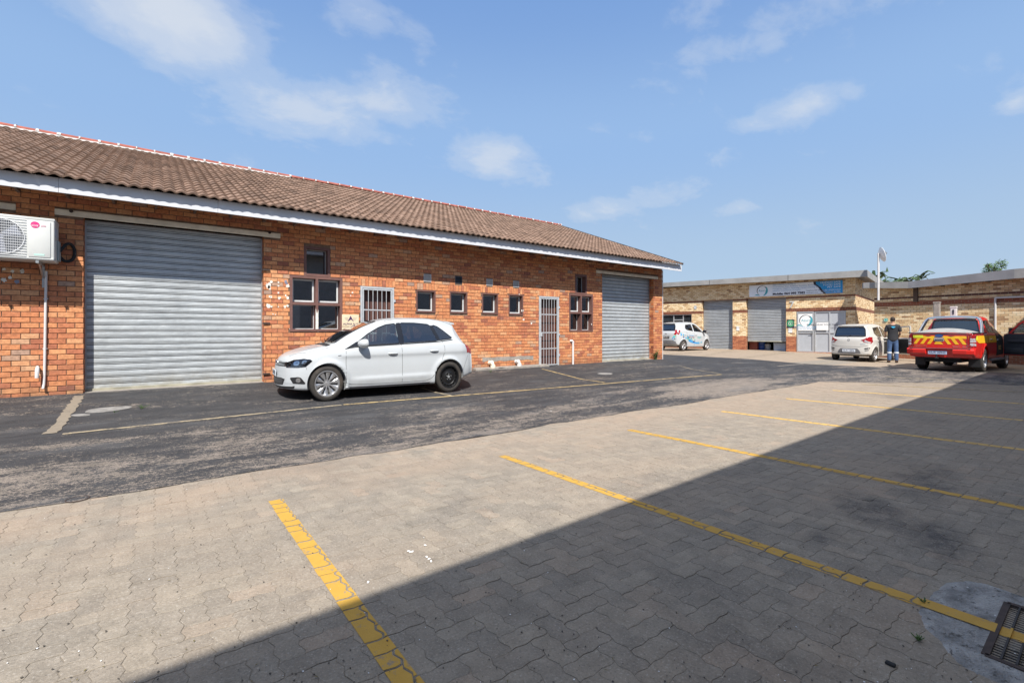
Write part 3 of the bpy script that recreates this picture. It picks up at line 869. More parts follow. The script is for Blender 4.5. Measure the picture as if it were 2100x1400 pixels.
# interior: floor, back partition and a plaster ceiling keep the rooms dark
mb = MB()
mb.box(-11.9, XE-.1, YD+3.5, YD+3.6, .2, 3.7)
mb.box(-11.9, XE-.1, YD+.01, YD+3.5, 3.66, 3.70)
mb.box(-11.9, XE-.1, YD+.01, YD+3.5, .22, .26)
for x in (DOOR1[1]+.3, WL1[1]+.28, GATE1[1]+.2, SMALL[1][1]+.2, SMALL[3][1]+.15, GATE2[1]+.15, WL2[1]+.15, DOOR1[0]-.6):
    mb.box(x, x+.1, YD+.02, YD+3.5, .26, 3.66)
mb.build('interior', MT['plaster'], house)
# ---- roof
def slope_z(y): return ZF1+.015+(ZR-ZF1)*(y-YF)/(YR-YF)
def tile_roof(sign):
    mb = MB(); PER = .165; SEG = 8
    L = math.hypot(YR-YF, ZR-ZF1); course = .33; nc = int(L/course)+1
    x0, x1 = -12.4, XG
    nx = int((x1-x0)/PER)
    dy, dz = (YR-YF)/L, (ZR-ZF1)/L
    nrm = Vector((0, -dz, dy))
    for c in range(nc):
        s0 = c*course-.06; s1 = min((c+1)*course+.02, L+.05)
        for i in range(nx):
            rel = random.uniform(-.003, .003); tone = random.random()*.75+.25*random.random(); sh = random.uniform(-.006, .006)
            if (i+c) % 2: pass
            vs = []
            for s, h in ((s0+sh, .030), (s0+sh, .040), ((s0+s1)/2, .026), (s1, .006)):
                for k in range(SEG+1):
                    x = x0+(i+k/SEG)*PER
                    ph = k/SEG
                    # double-roll profile: broad round, narrow valley
                    wv = .5-.5*math.cos(2*math.pi*ph)
                    hh = h*(1 if s > s0+sh+.01 or h > .035 else .3)
                    z = .037*(wv**.8)+hh+rel
                    if h == .030: z = .037*(wv**.8)+.008+rel
                    y = YF-.055+s*dy; zz = slope_z(YF)+s*dz-.02
                    p = Vector((x, y, zz))+nrm*z
                    vs.append(p if sign > 0 else Vector((p.x, 2*YR-p.y, p.z)))
            fs = []
            for r_ in range(3):
                for k in range(SEG):
                    a = r_*(SEG+1)+k
                    q = (a, a+1, a+SEG+2, a+SEG+1)
                    fs.append(q if sign > 0 else q[::-1])
            mb.tone = (tone, random.random()); mb.add(vs, fs)
    return mb
mb = tile_roof(1)
roof = mb.build('roof', MT['tile'], house, fix=False, smooth=True, angle=50)
# back slope, plain sheets of the same tiles
mb = MB(); mb.tone = (.5, .5)
yb = 2*YR-YF
for i in range(int((XG+12.4)/.165)):
    x = -12.4+i*.165
    mb.add([(x, YR, ZR), (x+.08, YR, ZR+.045), (x+.165, YR, ZR), (x+.165, yb, ZF1), (x+.08, yb, ZF1+.045), (x, yb, ZF1)], [(0, 1, 4, 5), (1, 2, 3, 4)])
mb.build('rear_roof', MT['tile'], house, fix=False)
# verge at the gable: thin dark edge
mb = MB()
for ya, yb2 in ((YF-.05, YR), (2*YR-YF+.05, YR)):
    mb.bar((XG+.0, ya, ZF1+.035), (XG+.0, yb2, ZR+.055), .05, .07)
mb.build('verge', simple('dark_verge', (.045, .04, .038), .8, obj=False), house)
# ridge tiles bedded in white mortar
mb = MB(); mm = MB()
x = -12.4; rl = .40
while x < XG-.05:
    xe = min(x+rl, XG+.02); zj = random.uniform(-.006, .006)
    N = 8
    vs = []; fs = []
    for xx, rr in ((x, .105), (xe-.01, .098)):
        for k in range(N+1):
            a = math.pi*k/N
            vs.append((xx, YR+rr*1.05*math.cos(a), ZR+.055+zj+rr*.8*math.sin(a)))
    for k in range(N): fs.append((k, k+1, N+2+k, N+1+k))
    mb.add(vs, fs)
    # mortar collar at the joint
    w = .028*random.uniform(.4, 1.5)
    vs = []
    for xx in (xe-w, xe+w):
        for k in range(N+1):
            a = math.pi*k/N; rr = .110
            vs.append((xx+random.uniform(-.008, .008), YR+rr*1.1*math.cos(a), ZR+.058+zj+rr*.82*math.sin(a)))
    mm.add(vs, fs)
    if x < 3.6:
        for q in range(4):
            xa = x+rl*q/4; h = random.uniform(.005, .03)
            mm.add([(xa, YR-.125-h, ZR+.005-h*.2), (xa+rl/4, YR-.125-h, ZR+.005-h*.2), (xa+rl/4, YR-.095, ZR+.062), (xa, YR-.095, ZR+.062)], [(0, 1, 2, 3)])
    x += rl
rd = mb.build('ridge', MT['ridge'], roof, smooth=True)
mm.build('ridge_mortar', MT['ridge_mortar'], rd, smooth=True)
# fascia boards and soffit
mb = MB(); x = -12.4; k = 0
ends = [-12.4, -8.7, -5.1]+[atY(u, 400, YF).x for u in (120, 447, 800, 1160)]+[XG]
for a, b in zip(ends, ends[1:]):
    mb.rbox(a+.0015, b-.0015, YF+random.uniform(-.001, .001), YF+.022, ZF0, ZF1, .003, seg=1)
mb.box(XG-.02, XG, YF+.023, YF+.06, ZF0+.01, ZF1)
mb.build('fascia', MT['fascia'], house)
mb = MB(); mb.box(-12.35, XG-.01, YF+.024, YW+.1, ZF0+.165, ZF0+.18)
for i in range(46):
    xx = -12+i*.6; mb.box(xx, xx+.038, YF+.024, YW+.02, ZF0+.06, ZF0+.164)
mb.box(XE+.005, XG-.02, YW, YR, ZF0+.16, ZF0+.175)
mb.build('soffit', simple('soffit_timber', (.17, .11, .08), .9, obj=False), house)
mb = MB()  # barge board on the gable
mb.prism([(XG-.025, YF+.03, ZF0), (XG-.025, YR, ZR-.20), (XG-.025, YR, ZR+.02), (XG-.025, YF+.03, ZF1)], (.02, 0, 0))
mb.build('barge_board', MT['fascia'], house)
mb = MB()
for l in LINT:
    mb = MB(); mb.rbox(l[0], l[1], YW-.022, YD-.03, l[2], l[3], .012); mb.build('lintel', MT['cream'], house)
# ---- roller doors
def roller(parent, x0, x1, z0, z1, y, pitch, mat, dirx=Vector((1, 0, 0)), o=Vector((0, 0, 0)), nrm=Vector((0, -1, 0)), name='roller_door', gap=.02, curve=.0045):
    """curved interlocking slats on a plane: x along dirx, facing nrm"""
    mb = MB(); z = z0
    def P(x, z, d): return o+dirx*x+nrm*(d-y*0)+Vector((0, 0, z))
    prof = [(0, .001), (.04, .004), (.17, .004), (.21, .0), (.36, curve*.8), (.57, curve), (.78, curve*.8), (.93, .001), (.965, -.003), (1.0, .001)]
    vs = []; fs = []
    n = int(math.ceil((z1-z0)/pitch))
    for i in range(n):
        sag = random.uniform(-.0025, .0025)
        for f, d in prof:
            zz = z0+(i+f)*pitch
            if zz > z1: zz = z1
            for x in (x0, (x0+x1)/2, x1):
                vs.append(P(x, zz+(sag if 0 < f < 1 else 0), d+(sag if x == (x0+x1)/2 else 0)))
    m = len(vs)//3
    for r_ in range(m-1):
        for c in range(2):
            a = r_*3+c; fs.append((a, a+1, a+4, a+3))
    mb.add(vs, fs)
    ob = mb.build(name, mat, parent, smooth=True, angle=28, fix=False)
    mb = MB()   # bottom rail
    a = P(x0, z0, 0); b = P(x1, z0, 0)
    mb.bar(a+Vector((0, 0, .02))+nrm*.01, b+Vector((0, 0, .02))+nrm*.01, .045, .05)
    mb.build('bottom_rail', MT['bottomrail'], ob)
    mb = MB()
    for i in range(n+1):
        zz = z0+i*pitch
        if zz < z1-.03 and i:
            mb.bar(P(x0, zz-.004, .0015), P(x1, zz-.004, .0015), .009, .007); mb.bar(P(x0, zz+pitch*.205, .0035), P(x1, zz+pitch*.205, .0035), .009, .0055)
    mb.build('slat_joints', MT['darkline'], ob)
    return ob
MT['bottomrail'] = simple('weathered_rail', (.33, .31, .24), .7, var=.3, sc_=4, obj=False)
YDR = YD-.03
for D in (DOOR1, DOOR0):
    roller(house, D[0]+.004, D[1]-.004, .315, D[3]+.05, 0, .1185, MT['shutter'], o=Vector((0, YDR, 0)))
roller(house, DOOR3[0]+.004, DOOR3[1]-.004, .30, DOOR3[3]+.05, 0, .1185, MT['shutter'], o=Vector((0, YDR, 0)), curve=.011)
mb = MB()
for D in (DOOR1, DOOR3, DOOR0):
    for x in (D[0]+.012, D[1]-.012):
        mb = MB(); mb.box(x-.012, x+.012, YDR-.03, YDR-.022, .315, D[3]); mb.build('door_track', MT['galv'], house)
    mb = MB(); mb.box(D[0], D[1], YW+.02, YD+.05, .16, .314); mb.build('door_sill', MT['grout'], house)
# rusty latch bolts in the pier beside the wide door
mb = MB()
for v in (553.5, 662.5, 766): 
    p = atY(547, v, YW-.02); mb = MB(); mb.bar((p.x-.075, YW-.03, p.z), (p.x+.06, YW-.025, p.z), .032, .03); mb.build('bolt', MT['rust'], house)
for u, v in ((146, 433), (553, 477), (1319, 547)):
    p = atY(u, v, YW-.03); mb = MB(); mb.cyl((p.x, YW-.05, p.z), (p.x, YW, p.z), .028, 8); mb.build('bolt', MT['rust'], house, smooth=True)
# ---- windows
MT['blind'] = simple('grey_net_blind', (.34, .37, .37), .9)
def window(r_, cols, rows, case=None, fr=.055, depth=.17, bars=True, peeled=False, curtain=0, yoff=0):
    x0, x1, z0, z1 = r_
    yo = YW-.016-yoff
    w = bpy.data.objects.new('window', None); COL.objects.link(w); w.parent = house
    w.location = Vector(((x0+x1)/2, YW, z0))-wloc(house)
    mb = MB()
    yi = yo+depth
    mb.box(x0, x0+fr, yo, yi, z0, z1); mb.box(x1-fr, x1, yo, yi, z0, z1)
    mb.box(x0+fr, x1-fr, yo+.001, yi, z1-fr, z1); mb.box(x0+fr, x1-fr, yo-.006, yi, z0, z0+fr)
    cw = (x1-x0-fr*2-(cols-1)*fr)/cols; rh = (z1-z0-2*fr-(rows-1)*fr)/rows
    for c in range(1, cols):
        x = x0+fr+c*(cw+fr)-fr; mb.box(x, x+fr, yo+.002, yi, z0+fr, z1-fr)
    for r2 in range(1, rows):
        z = z0+fr+r2*(rh+fr)-fr
        for c in range(cols):
            x = x0+fr+c*(cw+fr); mb.box(x, x+cw, yo+.004, yi, z, z+fr)
    mb.build('frame', MT['brown'], w)
    for r2 in range(rows):
        for c in range(cols):
            a = x0+fr+c*(cw+fr); b = a+cw; z = z0+fr+r2*(rh+fr); t = z+rh
            if case and case(r2, c):
                k = .034; ya = yo+depth*.62
                cb = MB(); cb.rbox(a+.008, a+.008+k, ya, ya+.035, z+.012, t-.008, .004, seg=1); cb.rbox(b-.008-k, b-.008, ya, ya+.035, z+.012, t-.008, .004, seg=1)
                cb.rbox(a+.008+k, b-.008-k, ya+.001, ya+.034, t-.008-k, t-.008, .004, seg=1); cb.rbox(a+.008+k, b-.008-k, ya+.001, ya+.034, z+.012, z+.012+k*1.1, .004, seg=1)
                cb.build('casement', MT['casement'], w)
                yg = ya+.018
            else:
                yg = yi-.012
                cb = MB(); k = .010
                cb.box(a, a+k, yg-.012, yg, z, t); cb.box(b-k, b, yg-.012, yg, z, t); cb.box(a+k, b-k, yg-.012, yg, t-k, t); cb.box(a+k, b-k, yg-.012, yg, z, z+k*1.4)
                cb.build('glazing_bead', MT['casement'], w)
            gb_ = MB(); gb_.box(a+.005, b-.005, yg, yg+.004, z+.005, t-.005); gb_.build('pane', MT['pane'], w)
            if bars:
                bb = MB(); yb = yi+.03; n = 3
                m = z+(t-z)*.45
                bb.cyl((a, yb, z+.10), (b, yb, z+.10), .005, 6)
                for q in range(n):
                    xa = a+(b-a)*(q+.0)/n; xm = a+(b-a)*(q+.5)/n; xb = a+(b-a)*(q+1)/n
                    bb.cyl((xa, yb, m), (xm, yb, z+.10), .004, 6); bb.cyl((xb, yb, m), (xm, yb, z+.10), .004, 6)
                bb.build('burglar_bars', MT['casement'], w)
                cu = MB(); cu.box(a+.05, b-.02, yb+.05, yb+.055, z, m+.06); cu.build('blind', MT['blind'], w)
    if not bars:
        cu = MB(); cu.box(x0+fr, x1-fr, yi+.012, yi+.016, z0+fr, z1-fr*1.6); cu.build('blind', MT['blind'], w)
    if peeled:
        mb = MB(); xm = (x0+x1)/2
        mb.prism([(xm-fr*.55, yo-.004, z0+.02), (xm+fr*.5, yo-.004, z0-.01), (xm+fr*.5, yo-.004, z0+rh*.92), (xm+.004, yo-.004, z0+rh*.75), (xm-.01, yo-.004, z0+rh*.80), (xm-fr*.5, yo-.004, z0+rh*.98)], (0, .004, 0))
        mb.build('peeling_paint', MT['peeled'], w)
    return w
window(WL1, 2, 2, case=lambda r, c: r == 1, peeled=True, depth=.20)
window(WU1, 1, 1, depth=.20, yoff=-.002)
window(WL2, 2, 2, case=lambda r, c: r == 1, depth=.20)
window(WU2, 1, 1, depth=.20, bars=False, yoff=-.002)
for s_ in SMALL: window(s_, 1, 1, case=lambda r, c: True, bars=False, fr=.035, depth=.20)
# ---- vents
for i, v_ in enumerate(VENTS):
    x0, x1, z0, z1 = v_
    mb = MB(); k = .012
    mb.box(x0, x0+k, YW-.014, YW+.03, z0, z1); mb.box(x1-k, x1, YW-.014, YW+.03, z0, z1); mb.box(x0+k, x1-k, YW-.013, YW+.03, z0, z0+k); mb.box(x0+k, x1-k, YW-.013, YW+.03, z1-k, z1)
    n = 7
    for q in range(n):
        z = z0+k+(z1-z0-2*k)*(q+.5)/n
        mb.bar((x0+k, YW+.002, z), (x1-k, YW+.002, z), .018, .004, up=Vector((0, .6, 1)))
    mb.box(x0+.002, x1-.002, YW+.031, YW+.035, z0, z1)
    mb.build('air_vent', MT['white_pvc'] if i != 1 else MT['ac_dark'], house)
# ---- barred gates over brown board doors
def gate(r_, nb, cross):
    x0, x1, z0, z1 = r_
    d = bpy.data.objects.new('door', None); COL.objects.link(d); d.parent = house; d.location = Vector(((x0+x1)/2, YW, z0))-wloc(house)
    mb = MB()
    mb.box(x0, x1, YD-.06, YD-.02, z0, z1)
    n = int((x1-x0)/.12)
    for i in range(n):
        a = x0+(x1-x0)*i/n; mb.box(a+.004, a+(x1-x0)/n-.004, YD-.072, YD-.0605, z0, z1)
    mb.build('door_boards', MT['brown_door'], d)
    mb = MB(); k = .045; y0, y1 = YW-.035, YW+.01
    mb.box(x0, x0+k, y0, y1, z0, z1); mb.box(x1-k, x1, y0, y1, z0, z1); mb.box(x0+k, x1-k, y0+.001, y1, z1-k, z1)
    ga_ = mb.build('gate_frame', MT['steel_paint'], d)
    mb = MB(); k2 = .028; a, b = x0+k+.008, x1-k-.008
    mb.box(a, a+k2, y0+.004, y1-.012, z0+.02, z1-k-.01); mb.box(b-k2, b, y0+.004, y1-.012, z0+.02, z1-k-.01)
    mb.box(a+k2, b-k2, y0+.005, y1-.013, z1-k-.01-k2, z1-k-.01); mb.box(a+k2, b-k2, y0+.005, y1-.013, z0+.02, z0+.02+k2)
    for i in range(nb):
        x = a+k2+(b-a-2*k2)*(i+1)/(nb+1); mb.cyl((x, YW-.02, z0+.03), (x, YW-.02, z1-k-.02), .008, 8)
    for f in cross: mb.box(a+k2, b-k2, YW-.032, YW-.027, z0+(z1-z0)*f-.014, z0+(z1-z0)*f+.014)
    for f in (.15, .45, .85): mb.box(x1-.005, x1+.035, y0-.006, y0+.01, z0+(z1-z0)*f-.03, z0+(z1-z0)*f+.03)
    mb.box(a-.02, a+.06, y0-.012, y0+.03, z0+(z1-z0)*.45-.05, z0+(z1-z0)*.45+.05)
    mb.build('security_gate', MT['steel_paint'], d)
gate(GATE1, 5, (.25, .48, .74)); gate(GATE2, 5, (.25, .48, .74))
# rendered mortar repair band and the paint splashes by the window
mb = MB()
zb_ = atY(1040, 735, YW).z
xs = [W(989, 730)[0], W(1093, 730)[0]]
top = []; bot = []
for i in range(25):
    x = xs[0]+(xs[1]-xs[0])*i/24
    top.append((x, YW-.017, zb_+.055+.02*noise.noise(Vector((x*4, 0, 0))))); bot.append((x, YW-.017, zb_-.06+.03*noise.noise(Vector((x*5, 3, 0)))))
mb.prism(bot+top[::-1], (0, .016, 0)); mb.build('mortar_repair', MT['grout'], house)
mb = MB()
def splat(u, v, r):
    p = atY(u, v, YW-.0145)
    n = 14; pts = []
    for k in range(n):
        a = 2*math.pi*k/n; q = r*(1+.35*random.uniform(-1, 1)); pts.append((p.x+q*math.cos(a), YW-.0148, p.z+q*math.sin(a)*1.1))
    mb.prism(pts, (0, .003, 0))
for u, v, r in ((550, 585, .048), (557, 578, .028), (571, 579, .018), (571, 586, .018), (590, 586, .034), (590, 611, .030), (571, 600, .02), (573, 611, .03), (550, 627, .038), (556, 609, .022), (586, 606, .02), (553, 608, .02),
                (584, 629, .028), (590, 627, .022), (557, 629, .02), (571, 629, .012), (595, 674, .016), (565, 645, .01), (560, 644, .012), (553.5, 592, .02), (552, 588, .03), (723, 600, .02), (719, 606, .014), (728, 621, .01),
                (1072, 637, .04), (1074, 655, .03), (1090, 663, .03), (1065, 604, .02), (1214, 665, .03), (46, 556, .03), (26, 556, .022), (8, 552, .02), (20, 569, .022), (8, 574, .03)):
    splat(u, v, r)
mb.build('paint_splashes', MT['peeled'], house, fix=True)
mb = MB(); splat(586, 577, .03); splat(588, 581, .022); splat(35, 578, .03); mb.build('paint_splashes', simple('bluegrey_splash', (.22, .24, .32), .8), house)
# concrete apron along the foot of the wall
pts = []
for i in range(30):
    x = W(968, 700)[0]+(W(1118, 700)[0]-W(968, 700)[0])*i/29; pts.append((x, YW-.20-.05*noise.noise(Vector((x*3, 0, 0)))))
o = sheet('kerb', pts+[(pts[-1][0], YW), (pts[0][0], YW)], .3, .055, MT['grout'], thick=.09); tag(o, kind='structure')
pts = [(x*.5, YW-.03-.035*abs(noise.noise(Vector((x*1.7, 2, 0))))) for x in range(-20, 32)]
# ================================================================== things on and by the main building
def text_mesh(name, body, mat, size, M, parent, font_scale_x=1.0, align='CENTER', depth=.002, bold=0):
    cu = bpy.data.curves.new(name, 'FONT'); cu.body = body; cu.size = size; cu.align_x = align; cu.align_y = 'CENTER'; cu.extrude = depth/2; cu.resolution_u = 3; cu.offset = bold
    ob = bpy.data.objects.new('tmp', cu); COL.objects.link(ob)
    dg = bpy.context.evaluated_depsgraph_get(); me = bpy.data.meshes.new_from_object(ob.evaluated_get(dg))
    bpy.data.objects.remove(ob); bpy.data.curves.remove(cu)
    me.name = name; me.transform(Matrix.Diagonal((font_scale_x, 1, 1, 1)))
    me.transform(M); me.transform(Matrix.Translation(-wloc(parent)))
    me.materials.clear(); me.materials.append(mat)
    o = bpy.data.objects.new(name, me); COL.objects.link(o); o.parent = parent; return o
def frameM(origin, right, up):
    right = Vector(right).normalized(); up = Vector(up).normalized(); n = right.cross(up)
    return Matrix(((right.x, up.x, n.x, origin[0]), (right.y, up.y, n.y, origin[1]), (right.z, up.z, n.z, origin[2]), (0, 0, 0, 1)))
# ---- air conditioner
ax1 = -1.293; ax0 = ax1-1.02; ay0, ay1 = 10.58, 11.02
az0 = CZ+(HV-535.5)/F*7.685; az1 = az0+.673
ac = thing('air_conditioner', ((ax0+ax1)/2, ay1, az0), 'white outdoor air conditioner unit bracketed high on the brick wall', 'air conditioner')
mb = MB(); mb.rbox(ax0, ax1, ay0, ay1, az0, az1, .018, seg=3); mb.box(ax0+.01, ax1-.01, ay0-.004, ay0+.01, az0+.02, az0+.05)
mb.rbox(ax0-.004, ax1+.004, ay0-.006, ay1+.002, az1-.035, az1+.004, .008)
mb.build('casing', MT['ac_white'], ac, smooth=True)
fcx = ax0+.405; fcz = (az0+az1)/2; fr_ = .275
mb = MB(); mb.lathe([(0, -.002), (fr_, -.002), (fr_, .03)], (fcx, ay0-.003, fcz), 'y', 48); mb.build('fan_recess', MT['ac_dark'], ac)
mb = MB()
for k in range(3):
    a = k*2.09+.4
    pts = [(fcx+.05*math.cos(a), ay0-.007, fcz+.05*math.sin(a)), (fcx+.25*math.cos(a-.3), ay0-.007, fcz+.25*math.sin(a-.3)), (fcx+.26*math.cos(a+.45), ay0-.007, fcz+.26*math.sin(a+.45)), (fcx+.06*math.cos(a+.9), ay0-.007, fcz+.06*math.sin(a+.9))]
    mb.prism(pts, (0, .002, 0))
mb.lathe([(0, -.009), (.05, -.009), (.055, -.003)], (fcx, ay0, fcz), 'y', 20)
mb.build('fan', simple('fan_grey', (.34, .36, .42), .5), ac)
mb = MB()
nz_ = 15
for i in range(nz_):
    z = az0+.055+(az1-az0-.10)*i/(nz_-1); mb.bar((ax0+.03, ay0-.015, z), (ax1-.325, ay0-.015, z), .006, .007)
for i in range(34):
    x = ax0+.04+(ax1-.33-ax0-.05)*i/33
    h = math.sqrt(max(0, fr_**2-(x-fcx)**2))
    if h > .02: mb.bar((x, ay0-.019, fcz-h), (x, ay0-.019, fcz+h), .003, .003)
ring = [(fcx+fr_*math.cos(2*math.pi*k/40), ay0-.016, fcz+fr_*math.sin(2*math.pi*k/40)) for k in range(41)]
mb.tube(ring, .006, 6)
mb.build('grille', simple('ac_grille', (.66, .67, .68), .5), ac)
mb = MB(); mb.rbox(ax1-.30, ax1-.045, ay0-.014, ay0+.002, az0+.045, az1-.055, .008); mb.build('front_panel', MT['ac_white'], ac, smooth=True)
mb = MB(); mb.lathe([(0, -.0175), (.052, -.0175), (.052, -.013)], (ax1-.222, ay0, az1-.118), 'y', 28); mb.build('logo_disc', MT['magenta'], ac)
fM = frameM((ax1-.222, ay0-.0185, az1-.132), (1, 0, 0), (0, 0, 1))
text_mesh('logo_text', 'JOX', MT['white'], .045, fM, ac); text_mesh('brand_text', 'pink', MT['magenta'], .032, frameM((ax1-.125, ay0-.0165, az1-.128), (1, 0, 0), (0, 0, 1)), ac)
mb = MB(); mb.box(ax1-.235, ax1-.115, ay0-.0165, ay0-.0145, az0+.072, az0+.10); mb.build('energy_label', MT['mint'], ac)
mb = MB(); mb.box(ax1+.001, ax1+.003, ay0+.06, ay0+.30, az0+.40, az0+.55); mb.build('rating_plate', simple('rating_label', (.45, .52, .62), .5), ac)
mb = MB(); mb.rbox(ax1+.0, ax1+.03, ay0+.22, ay1-.03, az0+.03, az0+.36, .01); mb.build('valve_cover', simple('valve_cover', (.30, .33, .33), .5), ac)
mb = MB()
for x in (ax1-.20, ax0+.15):
    mb = MB(); mb.bar((x, ay0-.005, az0-.028), (x, YW, az0-.028), .036, .036); mb.bar((x, YW-.012, az0-.02), (x, YW-.012, az0-.40), .034, .02)
    mb.bar((x, ay0+.18, az0-.04), (x, YW-.02, az0-.24), .02, .02); mb.build('bracket', MT['galv'], ac)
mb = MB(); mb.tube(chaikin([(ax1+.02, ay0+.34, az0+.20), (ax1+.10, ay0+.40, az0+.36), (ax1+.16, YW-.03, az0+.36), (ax1+.20, YW-.03, az0+.22), (ax1+.16, YW-.03, az0+.08), (ax1+.06, YW-.05, az0+.05), (ax1+.0, YW-.04, az0+.14)], 3), .024, 8)
mb.build('insulated_hose', MT['black_rubber'], ac, smooth=True)
# ---- drain pipes
def px(u, v, y=YW-.035): p = atY(u, v, y); return (p.x, p.y, p.z)
mb = MB(); a = px(94.5, 556); b = px(91, 783); c = px(88, 797, YW-.07)
dp = thing('drain_pipe', (a[0], YW, b[2]), 'thin white condensate pipe running down the brick wall under the air conditioner', 'pipe')
mb.tube(chaikin([a, ((a[0]+b[0])/2, a[1], (a[2]+b[2])/2), b, c], 2), .018, 10); mb.build('pipe', MT['white_pvc'], dp, smooth=True)
mb = MB()
for f in (.25, .7): mb.box(a[0]-.028+(b[0]-a[0])*f, a[0]+.028+(b[0]-a[0])*f, YW-.03, YW-.006, a[2]+(b[2]-a[2])*f-.008, a[2]+(b[2]-a[2])*f+.008)
mb.build('clip', MT['white_pvc'], dp)
mb = MB(); a = px(77, 752, YW-.02); b = px(77, 755, YW-.11); c = px(75.5, 775, YW-.12)
o = mb.tube([a, (b[0], b[1], b[2]), ((b[0]+c[0])/2, b[1]-.01, b[2]-.03), c], [.022, .026, .028, .026], 10).build('waste_outlet', MT['white_pvc'], None, smooth=True)
tag(o, 'short white elbow outlet sticking out of the wall beside the condensate pipe', 'pipe')
sp = thing('stand_pipe', (px(1175, 748)[0], YW, .3), 'white vertical stand pipe on brick wall under the far window', 'pipe')
a, b = px(1175, 702, YW-.06), px(1174.5, 749, YW-.06)
mb = MB(); mb.tube([a, (a[0], a[1], b[2]-.03)], .033, 12); mb.build('pipe', MT['white_pvc'], sp, smooth=True)
mb = MB(); mb.tube([(a[0], a[1], a[2]-.03), (a[0], a[1], a[2]+.02), (a[0]-.03, a[1], a[2]+.05), (a[0]-.07, YW, a[2]+.05)], .036, 10); mb.build('elbow', MT['white_pvc'], sp, smooth=True)
for (u0, u1, uc, v0, v1, lab, m) in ((1000, 1010, 1005, 740, 757, 'cream sewer gully bend nearest the white hatchback at the foot of the wall', MT['cream']), (1053, 1065, 1059, 737.5, 755, 'white sewer gully bend nearest the narrow gate at the foot of the wall', MT['white_pvc'])):
    a = px(uc, v0+3, YW-.02); zb = g(a[0], YW-.1)+.06
    t_ = thing('gully_pipe', (a[0], YW-.1, zb), lab, 'pipe', 'gully pipes at the wall foot')
    mb = MB(); mb.tube(chaikin([(a[0]-.02, YW, a[2]-.01), (a[0]-.01, YW-.09, a[2]-.01), (a[0]+.02, YW-.13, a[2]-.06), (a[0]+.03, YW-.12, zb)], 2), .055, 12); mb.build('bend', m, t_, smooth=True)
    mb = MB(); mb.tube([(a[0]+.03, YW-.12, zb-.02), (a[0]+.03, YW-.12, zb+.06)], .072, 14); mb.tube([(a[0]-.015, YW-.10, a[2]-.01), (a[0]-.015, YW-.145, a[2]+.01)], .058, 12); mb.build('collar', m, t_, smooth=True)
mb = MB(); x = XE+.012; mb.tube([(x, YW-.016, .12), (x, YW-.016, ZF0+.1)], .014, 8)
o = mb.build('corner_conduit', MT['white_pvc'], None, smooth=True); tag(o, 'thin white conduit up the far corner of the red brick building', 'pipe')
# ---- name board between window and gate
p0 = atY(701.5, 644.6, YW-.03); p1 = atY(736, 671, YW-.03)
x0, x1 = p0.x, p1.x; z1 = p0.z; z0 = z1-.275
nb = thing('name_board', ((x0+x1)/2, YW, z0), 'square cream name board with dark arrow emblem between window and gate', 'sign')
mb = MB(); mb.rbox(x0, x1, YW-.034, YW-.015, z0, z1, .003, seg=1); mb.build('panel', MT['beige_sign'], nb)
cx = (x0+x1)/2+.0; y = YW-.0355; ez = z1-.045
mb = MB(); mb.prism([(cx, y, ez+.02), (cx+.075, y, ez-.125), (cx+.008, y, ez-.068), (cx-.075, y, ez-.125)], (0, .001, 0))
mb.build('emblem', MT['purple'], nb)
mb = MB()
for i, (dz, w) in enumerate(((-.035, .12), (-.058, .10), (-.081, .08))):
    for s in (-1, 1): mb.box(cx+s*.055+min(0, s*w*.75), cx+s*.055+max(0, s*w*.75), y, y+.001, ez+dz-.002, ez+dz+.002)
mb.build('emblem_lines', MT['purple'], nb)
text_mesh('lettering', 'ALPHA N.C', MT['purple'], .062, frameM((cx, y, z0+.055), (1, 0, 0), (0, 0, 1)), nb, 1.1, bold=.001)
nb2 = thing('lower_name_board', ((x0+x1)/2, YW, z0-.25), 'cream lower name board mostly hidden behind the white hatchback', 'sign')
mb = MB(); mb.rbox(x0, x1+.12, YW-.032, YW-.015, z0-.27, z0-.012, .003, seg=1); mb.build('panel', MT['beige_sign'], nb2)
text_mesh('lettering', 'AUTO', MT['ink'], .07, frameM((x0+.12, YW-.0335, z0-.06), (1, 0, 0), (0, 0, 1)), nb2)
# ---- small plants
def weed(loc, h, n, lab, name='weed', mat=None, spread=.5):
    mb = MB()
    for i in range(n):
        a = random.uniform(0, 6.28); l = h*random.uniform(.5, 1); lean = random.uniform(.1, spread)
        base = Vector(loc)+Vector((random.uniform(-.3, .3)*h*.4, random.uniform(-.3, .3)*h*.4, 0))
        tip = base+Vector((math.cos(a)*l*lean, math.sin(a)*l*lean, l))
        d = tip-base; s = Vector((-math.sin(a), math.cos(a), 0))
        for q in range(3):
            c = base+d*(.4+.28*q); w = l*.10; ll_ = l*.22; aa = a+random.uniform(-1.5, 1.5)
            e = Vector((math.cos(aa), math.sin(aa), random.uniform(-.1, .5)))
            sd = Vector((-math.sin(aa), math.cos(aa), 0))
            mb.add([c, c+e*ll_*.5+sd*w, c+e*ll_, c+e*ll_*.5-sd*w], [(0, 1, 2, 3)])
        mb.bar(base, tip, .003, .003)
    o = mb.build(name, mat or MT['leaf'], None, fix=False); return tag(o, lab, 'plant')
q = atY(1346, 735, YW-.06); weed((q.x-.05, YW-.07, g(q.x, YW)), .34, 26, 'leafy green weed growing at the foot of the far brick pier')
q = atG(290, 838); weed((q.x, q.y, q.z), .07, 14, 'low green weed in the asphalt before the wide roller door', spread=2.2)
q = atG(236, 846); weed((q.x, q.y, q.z), .035, 6, 'tiny green weed beside the pale worn patch of asphalt', spread=2)
q = atG(1884, 1312); weed((q.x, q.y, q.z), .022, 22, 'small green weed on the paving left of the drain patch', spread=2)
